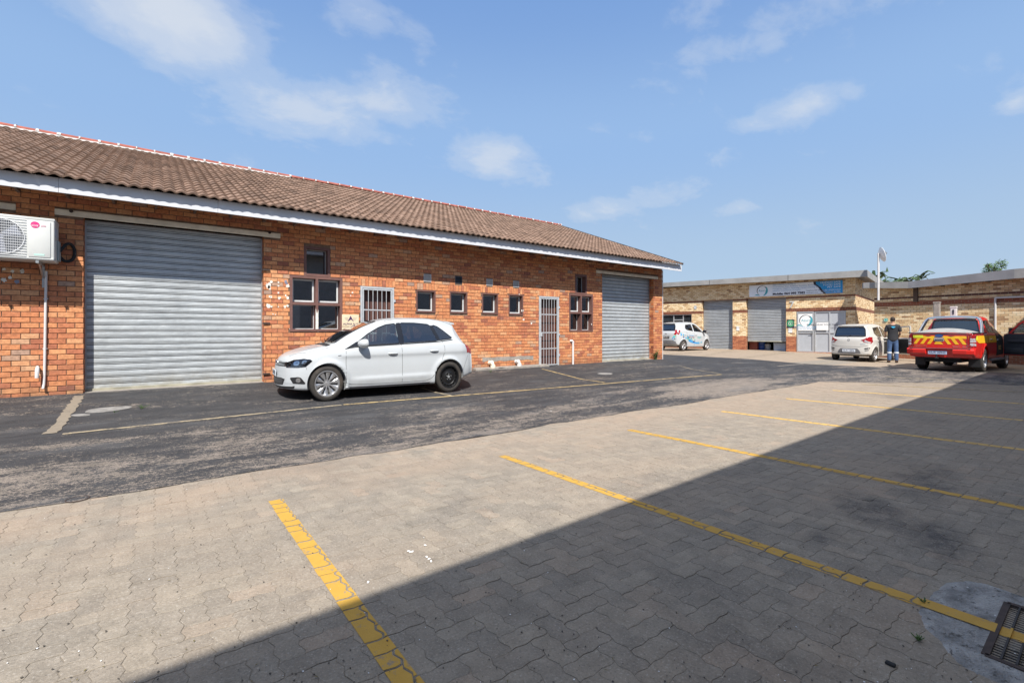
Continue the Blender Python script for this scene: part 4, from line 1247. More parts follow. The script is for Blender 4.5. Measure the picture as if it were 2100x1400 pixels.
q = atG(1896, 1236); weed((q.x, q.y, q.z), .022, 14, 'small green weed by the yellow line at the concrete patch', spread=1.6)
q = atG(1006, 765); weed((q.x, q.y, q.z+.02), .08, 9, 'small weed below the cream gully bend', spread=1)
q = atG(1826, 1363)
mb = MB(); mb.rbox(q.x-.012, q.x+.012, q.y-.018, q.y+.018, q.z, q.z+.012, .005); tag(mb.build('pebble', MT['black_rubber'], None), 'small dark stone lying on the shaded paving', 'stone')
# pale worn patches on the asphalt by the wide door
pts = [atG(u, v) for u, v in ((172, 846), (185, 839), (240, 834), (272, 833), (268, 838), (215, 846), (180, 848))]
poly_sheet('pale_patch', [tuple(p.xy) for p in chaikin([tuple(p) for p in pts], 2, True) and [Vector(k) for k in chaikin([tuple(p) for p in pts], 2, True)]], .0095, simple('pale_screed', (.22, .21, .20), .9, obj=False, var=.3, sc_=14), step=1)
pts = [atG(u, v) for u, v in ((142, 852), (165, 849), (188, 850), (180, 854), (150, 855))]
poly_sheet('pale_patch', [Vector(k).xy.to_tuple() for k in chaikin([tuple(p) for p in pts], 2, True)], .0095, bpy.data.materials['pale_screed'], step=1)
q = atG(1240, 766.5)
poly_sheet('pale_patch', blob(q.x, q.y, .28, .16, 24, .3, 2), .0095, bpy.data.materials['pale_screed'], step=1)
q = atG(159, 1024)
mb = MB(); r = .075
mb.tube([(q.x+r*math.cos(k*.42), q.y+r*math.sin(k*.42), q.z+.006) for k in range(16)], .004, 6); tag(mb.build('metal_ring', MT['rust'], None), 'thin rusty ring lying on the sandy paving edge', 'ring')
# scattered grit, leaves and white chips
mb = MB(); ml = MB(); mw = MB()
for i in range(560):
    u, v = random.uniform(0, 2100), 1400-600*random.random()**1.6
    p = atG(u, v)
    s = random.uniform(.0012, .0038); a = random.uniform(0, 3)
    M = Matrix.Translation((p.x, p.y, p.z+.004+s*.4)) @ Matrix.Rotation(a, 4, 'Z')
    k = random.random()
    if k < .72: mb.box(-s, s, -s*.8, s*.7, -s*.5, s*.5, M)
    elif k < .9: ml.add([M @ Vector(c) for c in ((-s*3, 0, .001), (0, s, .003), (s*3, 0, .001), (0, -s, .002))], [(0, 1, 2, 3)])
    else: mw.box(-s*.9, s*.9, -s*.7, s*.7, -s*.3, s*.3, M)
for (u, v) in ((842, 1133), (875, 1143), (880, 1147), (884, 1152), (838, 1131), (846, 1132), (872, 1119), (1130, 843), (755, 1195)):
    p = atG(u, v); M = Matrix.Translation((p.x, p.y, p.z+.006)) @ Matrix.Rotation(u, 4, 'Z'); mw.box(-.008, .008, -.005, .005, -.002, .002, M)
tag(mb.build('grit', simple('dark_grit', (.11, .095, .08), .9), None), 'dark grit scattered over the yard', 'grit', kind='stuff')
tag(ml.build('leaf_litter', simple('dry_leaf', (.16, .13, .05), .8), None), 'tiny dry leaves scattered over the yard', 'litter', kind='stuff')
tag(mw.build('paint_chips', MT['white'], None), 'white flecks and chips on the paving', 'litter', kind='stuff')
# ================================================================== far yellow brick building A (with the sign) and C (right)
A0 = Vector((27.25, 18.0, 0)); A1 = Vector((28.6, 8.9, 0))
dA = (A1-A0).normalized(); LA = (A1-A0).length; nA_ = Vector((dA.y, -dA.x, 0))
if nA_.x > 0: nA_ = -nA_
def onplane(u, v, o, d):
    a, b, c = ray(u, v)
    # solve k*(a,b) = o + s*d
    det = a*(-d.y)-b*(-d.x)
    k = (o.x*(-d.y)-o.y*(-d.x))/det
    s = (a*o.y-b*o.x)/det
    return s, CZ+c*k
def PA(u, v): return onplane(u, v, A0, dA)
zTopA = PA(1755, 554.8)[1]; zTopA0 = PA(1380, 579)[1]
zFasB = PA(1755, 569)[1]; 
zb1a, zb1b = PA(1700, 604)[1], 0
bld = thing('yellow_brick_building', (A0.x, A0.y, .2), 'low yellow brick workshop with long sign board and grey roller shutters', 'building')
print('A heights', zTopA, zTopA0, zFasB, PA(1510, 715), PA(1690, 723))
SB = PA(1660, 637.8)[1]      # head of the door
band_lo = (SB+.0, SB+.17)
ztb = PA(1640, 607.5)[1]
bands = [(SB+.0, SB+.165, DB), (ztb-.10, ztb, DB), (-.5, PA(1510, 689)[1], (.36, .125, .065))]
MT['ybA'] = yellow_bands('yellow_brick_banded', bands)
def opA(u0, u1, v1, z0=.05): return [PA(u0, 650)[0], PA(u1, 650)[0], z0, v1]
zs1 = PA(1571, 611)[1]
SH1 = opA(1439.5, 1502.5, zs1); SH2 = opA(1530, 1612, zs1); DR = opA(1633, 1735, SB, .05); WN = [PA(1340, 650)[0], PA(1418.5, 650)[0], PA(1400, 690)[1], SB]
opsA = [WN, SH1, SH2, DR]
def wall_on(mb, o, d, n, L, z0, z1, holes, th, mi=0):
    def P(s, z, dep): q = o+d*s-n*dep; return (q.x, q.y, z)
    for a, b, c, e in wall_cells(-.001, L, z0, z1, holes):
        mb.add([P(a, c, 0), P(b, c, 0), P(b, e, 0), P(a, e, 0)], [(0, 1, 2, 3)], [[(a, c), (b, c), (b, e), (a, e)]])
    for a, b, c, e in holes:
        mb.add([P(a, c, 0), P(a, c, th), P(a, e, th), P(a, e, 0)], [(0, 1, 2, 3)], [[(0, c), (th, c), (th, e), (0, e)]])
        mb.add([P(b, c, 0), P(b, c, th), P(b, e, th), P(b, e, 0)], [(0, 1, 2, 3)], [[(0, c), (th, c), (th, e), (0, e)]])
        mb.add([P(a, e, 0), P(b, e, 0), P(b, e, th), P(a, e, th)], [(0, 1, 2, 3)], [[(a, 0), (b, 0), (b, th), (a, th)]])
        if c > .4: mb.add([P(a, c, 0), P(b, c, 0), P(b, c, th), P(a, c, th)], [(3, 2, 1, 0)], [[(a, 0), (b, 0), (b, th), (a, th)]])
        # inner back face border so light does not leak
    return P
mb = MB()
TH_ = .24
PAw = wall_on(mb, A0-dA*6, dA, nA_, LA+6, 0, zFasB+.1, [[h[0]+6, h[1]+6, h[2], h[3]] for h in opsA], TH_)
# return wall B going away from the corner
dB = Vector((.986, .167, 0)).normalized(); LB = 9.0
nB_ = Vector((dB.y, -dB.x, 0))
wall_on(mb, A1, dB, nB_, LB, 0, zFasB+.1, [], .2)
mb.build('wall', MT['ybA'], bld, fix=False)
def quadbox(mb, o, d, n, s0, s1, z0, z1, d0, d1):
    """box along a wall: s along d, depth measured outward along n"""
    vs = []
    for z in (z0, z1):
        for dd in (d0, d1):
            for s in (s0, s1):
                q = o+d*s+n*dd; vs.append((q.x, q.y, z))
    return mb.add(vs, [(0, 2, 3, 1), (4, 5, 7, 6), (0, 1, 5, 4), (2, 6, 7, 3), (0, 4, 6, 2), (1, 3, 7, 5)])
# concrete roof edge beam: runs along A and back along B, overhanging
OVH = .56
def beam(name, pts, z0s, z1s, th, mat, parent):
    mb = MB(); n = len(pts); vs = []
    for i, p in enumerate(pts):
        a = pts[max(i-1, 0)]; b = pts[min(i+1, n-1)]
        d = (b-a).normalized(); nn_ = Vector((-d.y, d.x, 0))
        for (q, z) in ((p, z0s[i]), (p, z1s[i]), (p+nn_*th, z1s[i]), (p+nn_*th, z0s[i])): vs.append((q.x, q.y, z))
    fs = []
    for i in range(n-1):
        for k in range(4): fs.append((4*i+k, 4*i+(k+1) % 4, 4*i+4+(k+1) % 4, 4*i+4+k))
    fs += [(3, 2, 1, 0), (4*n-4, 4*n-3, 4*n-2, 4*n-1)]
    mb.add(vs, fs); return mb.build(name, mat, parent)
F0 = A0-dA*6+nA_*OVH; F1 = A1+nA_*OVH+dA*OVH; F2 = F1+dB*9.5
# pixel heights at the fascia plane
def PF(u, v): return onplane(u, v, A0+nA_*OVH, dA)
zt1, zb1 = PF(1755, 555)[1], PF(1755, 568.5)[1]
zt0, zb0 = PF(1400, 577.5)[1], PF(1400, 586.5)[1]
s1, s0 = PF(1755, 555)[0], PF(1400, 577.5)[0]
zz = lambda s, a, b: a+(b-a)*(s-s0)/(s1-s0)
zl = zz(-6, zt0, zt1); zlb = zz(-6, zb0, zb1)
beam('roof_edge', [F0, F1], [zlb, zb1], [zl, zt1], .16, MT['concrete'], bld)
beam('roof_edge', [F1+dB*.01+Vector((.0, .0, 0)), F2], [zb1, zb1-.15], [zt1, zt1-.15], .16, MT['concrete'], bld)
mb = MB()
for u in (1455, 1616):   # joints of the edge beam
    s = PF(u, 570)[0]; quadbox(mb, A0+nA_*OVH, dA, nA_, s-.012, s+.012, zz(s, zb0, zb1)+.002, zz(s, zt0, zt1)-.002, 0, .004)
mb.build('beam_joint', MT['darkline'], bld)
mb = MB()   # roof slab behind the edge
r0 = F0-nA_*.1; r1 = F1-nA_*.1-dA*.1; back = Vector((13, .0, 0))
mb.prism([(r0.x, r0.y, zlb+.05), (r1.x, r1.y, zb1+.05), (F2.x, F2.y+.1, zb1+.03), (r0.x+12, r0.y, zlb+.05)], (0, 0, .08)); mb.build('roof', MT['roof_and_shade_dark'], bld)
# rest of the shell: back walls and the dark rooms
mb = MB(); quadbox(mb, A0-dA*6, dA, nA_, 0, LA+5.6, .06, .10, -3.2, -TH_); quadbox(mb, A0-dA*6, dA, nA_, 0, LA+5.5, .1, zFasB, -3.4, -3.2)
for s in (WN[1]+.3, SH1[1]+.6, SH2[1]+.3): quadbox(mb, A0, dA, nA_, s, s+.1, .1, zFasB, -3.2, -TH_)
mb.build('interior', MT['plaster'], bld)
roller(bld, SH1[0]+.02, SH1[1]-.02, .22, SH1[3]+.1, 0, .09, MT['shutter_far'], dirx=dA, o=A0-nA_*TH_, nrm=nA_, curve=.012)
zsb = PA(1571, 700.5)[1]
roller(bld, SH2[0]+.02, SH2[1]-.02, zsb, SH2[3]+.1, 0, .09, MT['shutter_far'], dirx=dA, o=A0-nA_*TH_, nrm=nA_, curve=.012)
# plinths at the piers
mb = MB(); pl_ = []
for (a, b) in ((SH1[1], SH2[0]), (SH2[1], DR[0])):
    pl_.append((a, b))
MT['redplinth'] = brick_tex_mat('red_plinth_brick', [(0, (.30, .10, .055)), (.5, (.42, .15, .075)), (1, (.50, .20, .10))], (.2, .12, .08), BW, BH)
for a, b in pl_:
    mb = MB(); quadbox(mb, A0, dA, nA_, a+.01, b-.01, .1, PA(1510, 689)[1], .0, .03); mb.build('plinth', MT['redplinth'], bld, boxuv=True)
# windows of unit six
def frame_grid(parent, name, o, d, n, s0, s1, z0, z1, fr, dep, mat, verts, horiz):
    mb = MB()
    quadbox(mb, o, d, n, s0, s0+fr, z0, z1, dep-.05, dep); quadbox(mb, o, d, n, s1-fr, s1, z0, z1, dep-.05, dep)
    quadbox(mb, o, d, n, s0+fr, s1-fr, z1-fr, z1, dep-.051, dep-.001); quadbox(mb, o, d, n, s0+fr, s1-fr, z0, z0+fr, dep-.051, dep-.001)
    for s in verts: quadbox(mb, o, d, n, s-fr/2, s+fr/2, z0+fr, z1-fr, dep-.052, dep-.002)
    for (a, b, z) in horiz: quadbox(mb, o, d, n, a, b, z-fr/2, z+fr/2, dep-.053, dep-.003)
    return mb.build(name, mat, parent)
wnd = bpy.data.objects.new('window', None); COL.objects.link(wnd); wnd.parent = bld; wnd.location = (A0+dA*((WN[0]+WN[1])/2))-wloc(bld)+Vector((0, 0, WN[2]))
sa, sb_ = PA(1380.5, 650)[0], PA(1400, 650)[0]
frame_grid(wnd, 'frame', A0, dA, nA_, WN[0], WN[1], WN[2], WN[3], .06, -.08, MT['alu'], [sa, sb_], [(sa, sb_, PA(1390, 656)[1])])
mb = MB(); quadbox(mb, A0, dA, nA_, WN[0], WN[1], WN[2], WN[3], -.12, -.115); mb.build('pane', MT['glass'], wnd)
mb = MB(); s = PA(1390.5, 664)[0]; z = PA(1390.5, 665)[1]; quadbox(mb, A0, dA, nA_, s-.10, s+.10, z-.14, z+.14, -.07, -.065)
o = mb.build('paper_notice', MT['paper'], wnd)
# aluminium door and glazed side panels
dr_ = bpy.data.objects.new('shopfront', None); COL.objects.link(dr_); dr_.parent = bld; dr_.location = (A0+dA*DR[0])-wloc(bld)+Vector((0, 0, .2))
m1, m2 = PA(1670, 650)[0], PA(1701, 650)[0]
zg = .22
zmid = PA(1660, 682)[1]
fo = A0-nA_*.02
leaf = frame_grid(dr_, 'door', fo, dA, nA_, DR[0]+.02, m1-.02, zg, DR[3]-.02, .075, .02, MT['alu'], [], [(DR[0]+.07, m1-.07, zmid)])
mb = MB(); quadbox(mb, fo, dA, nA_, DR[0]+.05, m1-.05, zg+.03, DR[3]-.05, -.03, -.024); mb.build('door_panel', MT['alu_panel'], leaf)
mb = MB(); quadbox(mb, fo, dA, nA_, m1-.10, m1-.06, zmid-.07, zmid+.07, .02, .05); quadbox(mb, fo, dA, nA_, m1-.20, m1-.06, zmid-.03, zmid-.005, .05, .065); mb.build('handle', MT['galv'], leaf)
sd_ = frame_grid(dr_, 'side_panel', fo, dA, nA_, m1, DR[1]-.02, zg, DR[3]-.02, .06, -.01, MT['alu'], [m2], [(m1+.06, m2, PA(1685, 659.5)[1]), (m1+.06, DR[1]-.06, zmid)])
mb = MB(); quadbox(mb, fo, dA, nA_, m1+.03, DR[1]-.05, zg+.03, DR[3]-.05, -.06, -.05); mb.build('panel', MT['alu_panel'], sd_)
mb = MB(); quadbox(mb, fo, dA, nA_, DR[0], DR[1], .12, zg, -.1, .04); mb.build('step', MT['redplinth'], dr_, boxuv=True)
def MA(u, v, dep, flip=False):
    s, z = PA(u, v); q = A0+dA*s+nA_*dep; return frameM((q.x, q.y, z), dA, (0, 0, 1))
def paperA(name, u0, u1, v0, v1, dep, mat, parent):
    s0, z1_ = PA(u0, v0); s1_, z0_ = PA(u1, v1); mb = MB(); quadbox(mb, A0, dA, nA_, s0, s1_, z0_, z1_, dep, dep+.008); return mb.build(name, mat, parent)
def crescent(mb, M, r0, r1, a0, a1, off=(0, 0), n=18, z=.001):
    """logo ring: a stroke that swells towards one end"""
    vs = []
    for i in range(n+1):
        f = i/n; a = R(a0+(a1-a0)*f); w = (r1-r0)*(.25+.75*math.sin(math.pi*f))
        for r in (r1-w, r1): vs.append(M @ Vector((off[0]+r*math.cos(a), off[1]+r*math.sin(a), z)))
    mb.add(vs, [(2*i, 2*i+1, 2*i+3, 2*i+2) for i in range(n)])
def logo(parent, M, r, name='logo'):
    mb = MB(); crescent(mb, M, r*.86, r, 60, 235); crescent(mb, M, r*.86, r, 20, 60); mb.build(name, MT['ink'], parent, fix=False)
    mb = MB(); crescent(mb, M, r*.72, r*1.12, -75, 45, z=.002)
    vs = [M @ Vector((x*r, y*r, .002)) for x, y in ((-1.5, -.95), (-1.1, -.72), (-.7, -.80), (-.3, -1.02), (-.7, -.98), (-1.1, -.93))]
    mb.add(vs, [tuple(range(6))]); mb.build('swoosh', MT['teal'], parent, fix=False)
    text_mesh('logo_text', 'Azuri', MT['teal'], r*.62, M @ Matrix.Translation((0, .0, .001)), parent)
pz = thing('door_poster', (A0+dA*DR[0])+Vector((0, 0, 1.5)), 'white poster with round blue logo on the grey aluminium door', 'poster')
paperA('sheet', 1637, 1666, 643.5, 678, .006, MT['paper'], pz); MM_ = MA(1652, 657, .016); logo(pz, MM_, .30)
text_mesh('small_print', 'PEST CONTROL AND HYGIENE', MT['inkblue'], .085, MA(1652, 671, .016), pz); text_mesh('small_print', 'www.azuri.co.za  064 095 7582', MT['inkblue'], .07, MA(1652, 674.5, .016), pz)
for i, (u0, u1, v0, v1, lab) in enumerate(((1674.5, 1699, 661, 677, 'landscape white notice inside the middle door panel'), (1510.5, 1516.5, 669, 677.5, 'small white notice taped on the pier between the shutters'),
                                 (1617, 1625, 673, 682, 'small white paper pinned under the green sign'))):
    q = thing('paper_notice', (A0+dA*PA(u0, 660)[0]), lab, 'notice'); paperA('sheet', u0, u1, v0, v1, .012, MT['paper'], q)
    text_mesh('lettering', 'NOTICE' if i else 'PLEASE WEAR YOUR MASK', MT['ink'], .07 if i else .12, MA((u0+u1)/2, v0+(v1-v0)*.3, .021), q)
q = thing('green_sign', (A0+dA*PA(1621, 660)[0]), 'square dark sign with round green emblem on the pier beside the door', 'sign')
paperA('backing', 1614, 1629, 655, 672, .012, MT['ink'], q)
MQ = MA(1621.5, 663, .022); mb = MB(); crescent(mb, MQ, .10, .185, 0, 180); crescent(mb, MQ, .10, .185, 180, 360); mb.lathe([(0, .002), (.09, .002)], (0, 0, 0), 'z', 20, M=MQ); mb.build('emblem', MT['green'], q, fix=False)
mb = MB(); crescent(mb, MQ, .09, .11, 0, 359, z=.003); mb.prism([MQ @ Vector((x, y, .003)) for x, y in ((-.05, .03), (0, -.05), (.05, .03), (0, .0))], nA_*.001); mb.build('emblem_ring', MT['white'], q, fix=False)
# unit numbers
q = thing('number_plaque', (A0+dA*PA(1426, 630)[0]), 'oval unit number six plaque on the wall beside the first shutter', 'sign')
MQ = MA(1426, 630.5, .01); mb = MB(); mb.lathe([(0, .012), (.11, .012), (.12, 0)], (0, 0, 0), 'z', 24, M=MQ @ Matrix.Diagonal((.85, 1.1, 1, 1))); mb.build('plaque', simple('plaque_grey', (.35, .36, .36), .6), q, fix=False)
text_mesh('numeral', '6', MT['white'], .26, MA(1426, 630.5, .025), q)
q = thing('number_seven', (A0+dA*PA(1623, 625)[0]), 'large pale numeral seven fixed to the wall above the green sign', 'sign')
text_mesh('numeral', '7', simple('numeral_grey', (.50, .50, .48), .5), .50, MA(1624, 625, .03), q, depth=.02, bold=.008)
# the long sign board
sg = thing('sign_board', (A0+dA*PA(1630, 590)[0])+Vector((0, 0, 3)), 'long white and blue company sign board above the shutters', 'sign')
sL, sR = PA(1537, 600)[0], PA(1728.5, 590)[0]
zT = (PA(1537, 584.8)[1]+PA(1728, 575.6)[1])/2; zBt = (PA(1537, 607.4)[1]+PA(1728, 602.3)[1])/2
zTl, zTr, zBl, zBr = PA(1537, 584.8)[1], PA(1728, 575.6)[1], PA(1537, 607.4)[1], PA(1728, 602.3)[1]
MS = frameM((A0+dA*sL+nA_*.05)+Vector((0, 0, zBt)), dA, (0, 0, 1)); SWd = sR-sL; SHt = zT-zBt
mb = MB(); mb.box(0, SWd, 0, SHt, -.04, 0, MS); mb.build('board', MT['signwhite'], sg)
bl = PA(1692, 602)[0]-sL; bt = PA(1681, 578)[0]-sL
curve = [(bl-.02, 0), (bl-.16, SHt*.25), (bl-.28, SHt*.55), (bl-.48, SHt*.8), (bt-.25, SHt)]
mb = MB(); mb.prism([MS @ Vector((x, y, .002)) for x, y in [(SWd, SHt), (bt-.20, SHt)]+[(x+.06, y) for x, y in curve[::-1][1:]]+[(SWd, 0)]], nA_*.002); mb.build('blue_panel', MT['signblue'], sg)
mb = MB()
for (a, b) in zip(curve, curve[1:]): mb.add([MS @ Vector((a[0]-.03, a[1], .005)), MS @ Vector((a[0]+.08, a[1], .005)), MS @ Vector((b[0]+.08, b[1], .005)), MS @ Vector((b[0]-.03, b[1], .005))], [(0, 1, 2, 3)])
mb.build('curved_edge', MT['ink'], sg, fix=False)
k = SHt
logo(sg, MS @ Matrix.Translation((k*1.05, k*.5, .002)), k*.42)
def st(txt, x, y, size, mat, al='LEFT', sx=1.0, bold=0): text_mesh('lettering', txt, mat, size, MS @ Matrix.Translation((x, y, .004)), sg, sx, al, bold=bold)
st('PEST CONTROL EXPERTS', k*1.9, k*.90, k*.14, MT['inkblue'], sx=1.1)
st('Cockroaches, Ants, Rodents, Termites, Bed bugs, Fleas, Flies', k*1.9, k*.74, k*.13, MT['inkblue'], sx=1.25)
st('Fumigation, Hygiene, Sanitising, Carpet cleaning, Gardens', k*1.9, k*.58, k*.13, MT['inkblue'], sx=1.25)
st('Industrial, Commercial, Domestic', k*1.9, k*.42, k*.13, MT['inkblue'], sx=1.2)
st('Mobile: 064 095 7582', k*1.9, k*.15, k*.24, MT['ink'], sx=1.15, bold=.008)
st('Telephone 035 789 1122', k*4.4, k*.30, k*.13, MT['ink']); st('www.azuri.co.za   info@azuri.co.za', k*4.4, k*.13, k*.13, MT['ink'])
for i, (s_, f) in enumerate((('HUMAN SAFE', .88), ('FOOD SAFE', .69), ('PET SAFE', .50))): st(s_, SWd-.08, k*f, k*.19, MT['white'], 'RIGHT', 1.2)
st('SABS APPROVED', SWd-.08, k*.27, k*.14, MT['white'], 'RIGHT', 1.2); st('PRODUCTS & GEL', SWd-.08, k*.12, k*.14, MT['white'], 'RIGHT', 1.2)
# what shows under the half-raised shutter
def PAd(u, v, dep): return onplane(u, v, A0-nA_*dep, dA)
def in_room(u, dep): s, z = PAd(u, 700, dep); q = A0+dA*s-nA_*dep; return q
for u, w, h, mat, lab, nm, cat in ((1562, .42, .62, simple('blue_drum', (.03, .08, .30), .4), 'blue plastic drum standing under the half open shutter', 'drum', 'drum'),
                                   (1575, .34, .5, simple('grey_drum', (.35, .37, .40), .5), 'grey plastic drum right of the blue one under the shutter', 'drum', 'drum')):
    q = in_room(u, .9); t_ = thing(nm, (q.x, q.y, .2), lab, cat)
    mb = MB(); mb.lathe([(0, 0), (w*.45, 0), (w*.5, .03), (w*.5, h*.3), (w*.47, h*.33), (w*.5, h*.36), (w*.5, h*.7), (w*.47, h*.73), (w*.5, h*.76), (w*.5, h*.95), (w*.42, h), (0, h)], (q.x, q.y, .105), 'z', 20); mb.build('body', mat, t_, smooth=True)
    mb = MB(); mb.lathe([(0, h+.03), (w*.2, h+.03), (w*.2, h-.01)], (q.x, q.y, .105), 'z', 12); mb.build('lid', mat, t_, smooth=True)
for (u, lab, m, w, h) in ((1547, 'dark red metal cabinet behind the half open shutter', simple('dark_red_cabinet', (.22, .05, .03), .5), .45, .8), (1601, 'pale blue box at the right end behind the half open shutter', simple('pale_blue_box', (.42, .50, .62), .6), .62, .55)):
    q = in_room(u, .7); t_ = thing('storage_box', (q.x, q.y, .2), lab, 'box'); M = frameM((q.x, q.y, .105), dA, (0, 0, 1)) @ Matrix.Rotation(R(-90), 4, 'X')
    mb = MB(); M = Matrix.Translation((q.x, q.y, .105)) @ Matrix.Rotation(math.atan2(dA.y, dA.x), 4, 'Z'); mb.rbox(-w/2, w/2, -.2, .2, 0, h, .01, M); mb.build('body', m, t_)
    mb = MB(); mb.rbox(-w/2-.01, w/2+.01, -.21, .21, h-.03, h+.02, .008, M); mb.build('lid', m, t_)
# ---------------------------------------------------------------- building C on the right
C0 = Vector((28.05, 7.95, 0)); C1 = Vector((27.6, 3.05, 0))
dC = (C1-C0).normalized(); nC_ = Vector((dC.y, -dC.x, 0))
if nC_.x > 0: nC_ = -nC_
LC = (C1-C0).length+3.6
def PC(u, v): return onplane(u, v, C0, dC)
print('C', PC(1797, 579), PC(2080, 552), PC(1851, 733.6), PC(2078, 742), PC(1820, 620), PC(1820, 628))
zc0 = PC(1820, 586)[1]
bl0, bl1 = PC(1830, 628)[1], PC(1830, 619)[1]
MT['ybC'] = yellow_bands('yellow_brick_banded_right', [(bl0, bl1, (.33, .10, .055)), (PC(1830, 613.5)[1], PC(1830, 610)[1], (.14, .06, .045)), (-.5, PC(1851, 692)[1], (.36, .125, .065))])
bc = thing('right_brick_building', (C0.x, C0.y, .1), 'lower yellow brick building on the right with sloping concrete roof edge', 'building')
zrise = .24
mb = MB()
# front wall top follows the roof edge
def PCw(s, z, dep=0): q = C0+dC*s-nC_*dep; return (q.x, q.y, z)
zt_l, zt_m, zt_r = PC(1800, 588)[1], PC(1862, 590.5)[1], PC(2080, 571)[1]
s_m, s_r = PC(1862, 590)[0], PC(2080, 571)[0]
tops = [(0, zt_l+.1), (s_m, zt_m+.1), (s_r, zt_r+.1), (LC, zt_r+.1)]
for (a, za), (b, zb) in zip(tops, tops[1:]):
    mb.add([PCw(a, 0), PCw(b, 0), PCw(b, zb), PCw(a, za)], [(0, 1, 2, 3)], [[(a, 0), (b, 0), (b, zb), (a, za)]])
# left return wall, slant added so the sun reaches wall B
mb.add([PCw(0, 0), PCw(0, zt_l+.1), (C0.x+4, C0.y-3.4, zt_l+.1), (C0.x+4, C0.y-3.4, 0)], [(0, 1, 2, 3)], [[(0, 0), (0, zt_l), (8, zt_l), (8, 0)]])
mb.build('wall', MT['ybC'], bc, fix=False)
def PCf(u, v, dep=.40): return onplane(u, v, C0+nC_*dep, dC)
fo_ = C0+nC_*.40
segs = [(-.30, 577.5, 589, 1797), (PCf(1862, 580)[0], 577.3, 591, 1862), (PCf(2080, 552)[0], 551.4, 571, 2080)]
pp = []; a0 = []; a1 = []
for s, vt, vb, u in segs:
    q = fo_+dC*s; pp.append(q); a1.append(PCf(u, vt)[1]); a0.append(PCf(u, vb)[1])
pp.append(pp[-1]+dC*3.2); a0.append(a0[-1]); a1.append(a1[-1])
beam('roof_edge', pp[:2], a0[:2], a1[:2], .15, MT['concrete'], bc)
beam('roof_edge', pp[1:3], a0[1:3], a1[1:3], .15, MT['roof_and_shade_dark'], bc)  # middle run darker: its shade is put into the colour
beam('roof_edge', pp[2:4], a0[2:4], a1[2:4], .15, MT['concrete'], bc)
beam('roof_edge', [pp[0]+dC*.0+Vector((.15, .001, 0)), pp[0]+Vector((4.2, -3.3, 0))], [a0[0], a0[0]], [a1[0]-.002, a1[0]-.002], .15, MT['concrete'], bc)
mb = MB(); mb.add([(pp[0].x+.1, pp[0].y, a0[0]+.09), (pp[1].x+.1, pp[1].y, a0[1]+.09), (pp[2].x+.1, pp[2].y, a0[2]+.09), (pp[3].x+.1, pp[3].y, a0[3]+.09), (pp[3].x+4.4, pp[3].y, a0[3]+.09), (pp[0].x+4.2, pp[0].y-3.4, a0[0]+.09)], [(0, 1, 2, 3, 4, 5)])
mb.build('roof', MT['roof_and_shade_dark'], bc)
mb = MB()
for u in (1880, 1935, 1985, 2030):
    s = PC(u, 600)[0]; z = lerp_tab([(0, zt_l), (s_m, zt_m), (s_r, zt_r), (LC, zt_r)], s); quadbox(mb, C0, dC, nC_, s-.05, s+.05, z-.06, z+.06, .0, .38)
mb.build('rafter', MT['rust'], bc)
mb = MB(); s = PC(1880, 600)[0]; quadbox(mb, C0, dC, nC_, s-.10, s+.06, PC(1880, 619)[1], PC(1880, 591)[1], 0, .10); mb.build('dark_upright', simple('dark_brown_upright', (.10, .065, .045), .9, obj=False), bc)  # dark brown upright box below the roof edge
# white conduit frame on the right and the bay it outlines
mb = MB(); a = PC(2042, 611); sx_ = a[0]
q0 = C0+dC*sx_+nC_*.05; q1 = C0+dC*(LC-.1)+nC_*.05
mb.tube([(q0.x, q0.y, .3), (q0.x, q0.y, a[1])], .035, 8); mb.tube([(q0.x, q0.y, a[1]), (q1.x, q1.y, a[1])], .03, 8)
t_ = thing('white_pipe', (q0.x, q0.y, .2), 'white pipe running up and along the wall behind the red pickup', 'pipe'); mb.build('pipe', MT['white_pvc'], t_, smooth=True)
# posts by the wall
def post(u, v0, d, w, h, lab, mat, top):
    q = atD(u, v0, d); gz = g(q.x, q.y); t_ = thing('concrete_post', (q.x, q.y, gz), lab, 'post')
    mb = MB(); mb.rbox(q.x-w/2, q.x+w/2, q.y-w/2, q.y+w/2, gz, q.z, .02); mb.build('shaft', mat, t_)
    mb = MB(); mb.rbox(q.x-w/2-.01, q.x+w/2+.01, q.y-w/2-.01, q.y+w/2+.01, q.z-.04, q.z+.02, .01); mb.build('cap', mat, t_)
    if top:
        mb = MB(); mb.prism([(q.x-w/2-.012, q.y-.02, q.z-.30), (q.x-w/2-.012, q.y+.02, q.z-.30), (q.x-w/2-.012, q.y+.03, q.z-.15), (q.x-w/2-.012, q.y, q.z-.08), (q.x-w/2-.012, q.y-.03, q.z-.15)], (.006, 0, 0)); mb.build('arrow_mark', MT['ink'], t_)
post(1921.5, 620, 19.6, .20, 1, 'tall grey concrete post behind the pickup by the brick wall', MT['grout'], False)
post(1956, 629.5, 19.0, .19, 1, 'white painted post with a dark mark rising behind the pickup roof', MT['white_pvc'], True)
q = C0+dC*PC(1817, 656)[0]+nC_*.02
t_ = thing('round_sign', (q.x, q.y, q.z), 'small round turquoise sign on the brick wall beside the man', 'sign')
MQ = frameM((q.x, q.y, PC(1817, 656)[1]), dC, (0, 0, 1)); mb = MB(); mb.lathe([(0, .01), (.085, .01), (.088, 0)], (0, 0, 0), 'z', 20, M=MQ); mb.build('disc', simple('turquoise_print', (.06, .42, .34), .5), t_, fix=False)
mb = MB(); mb.lathe([(.05, .0115), (.062, .0115)], (0, 0, 0), 'z', 20, M=MQ); mb.build('ring', MT['white'], t_, fix=False)
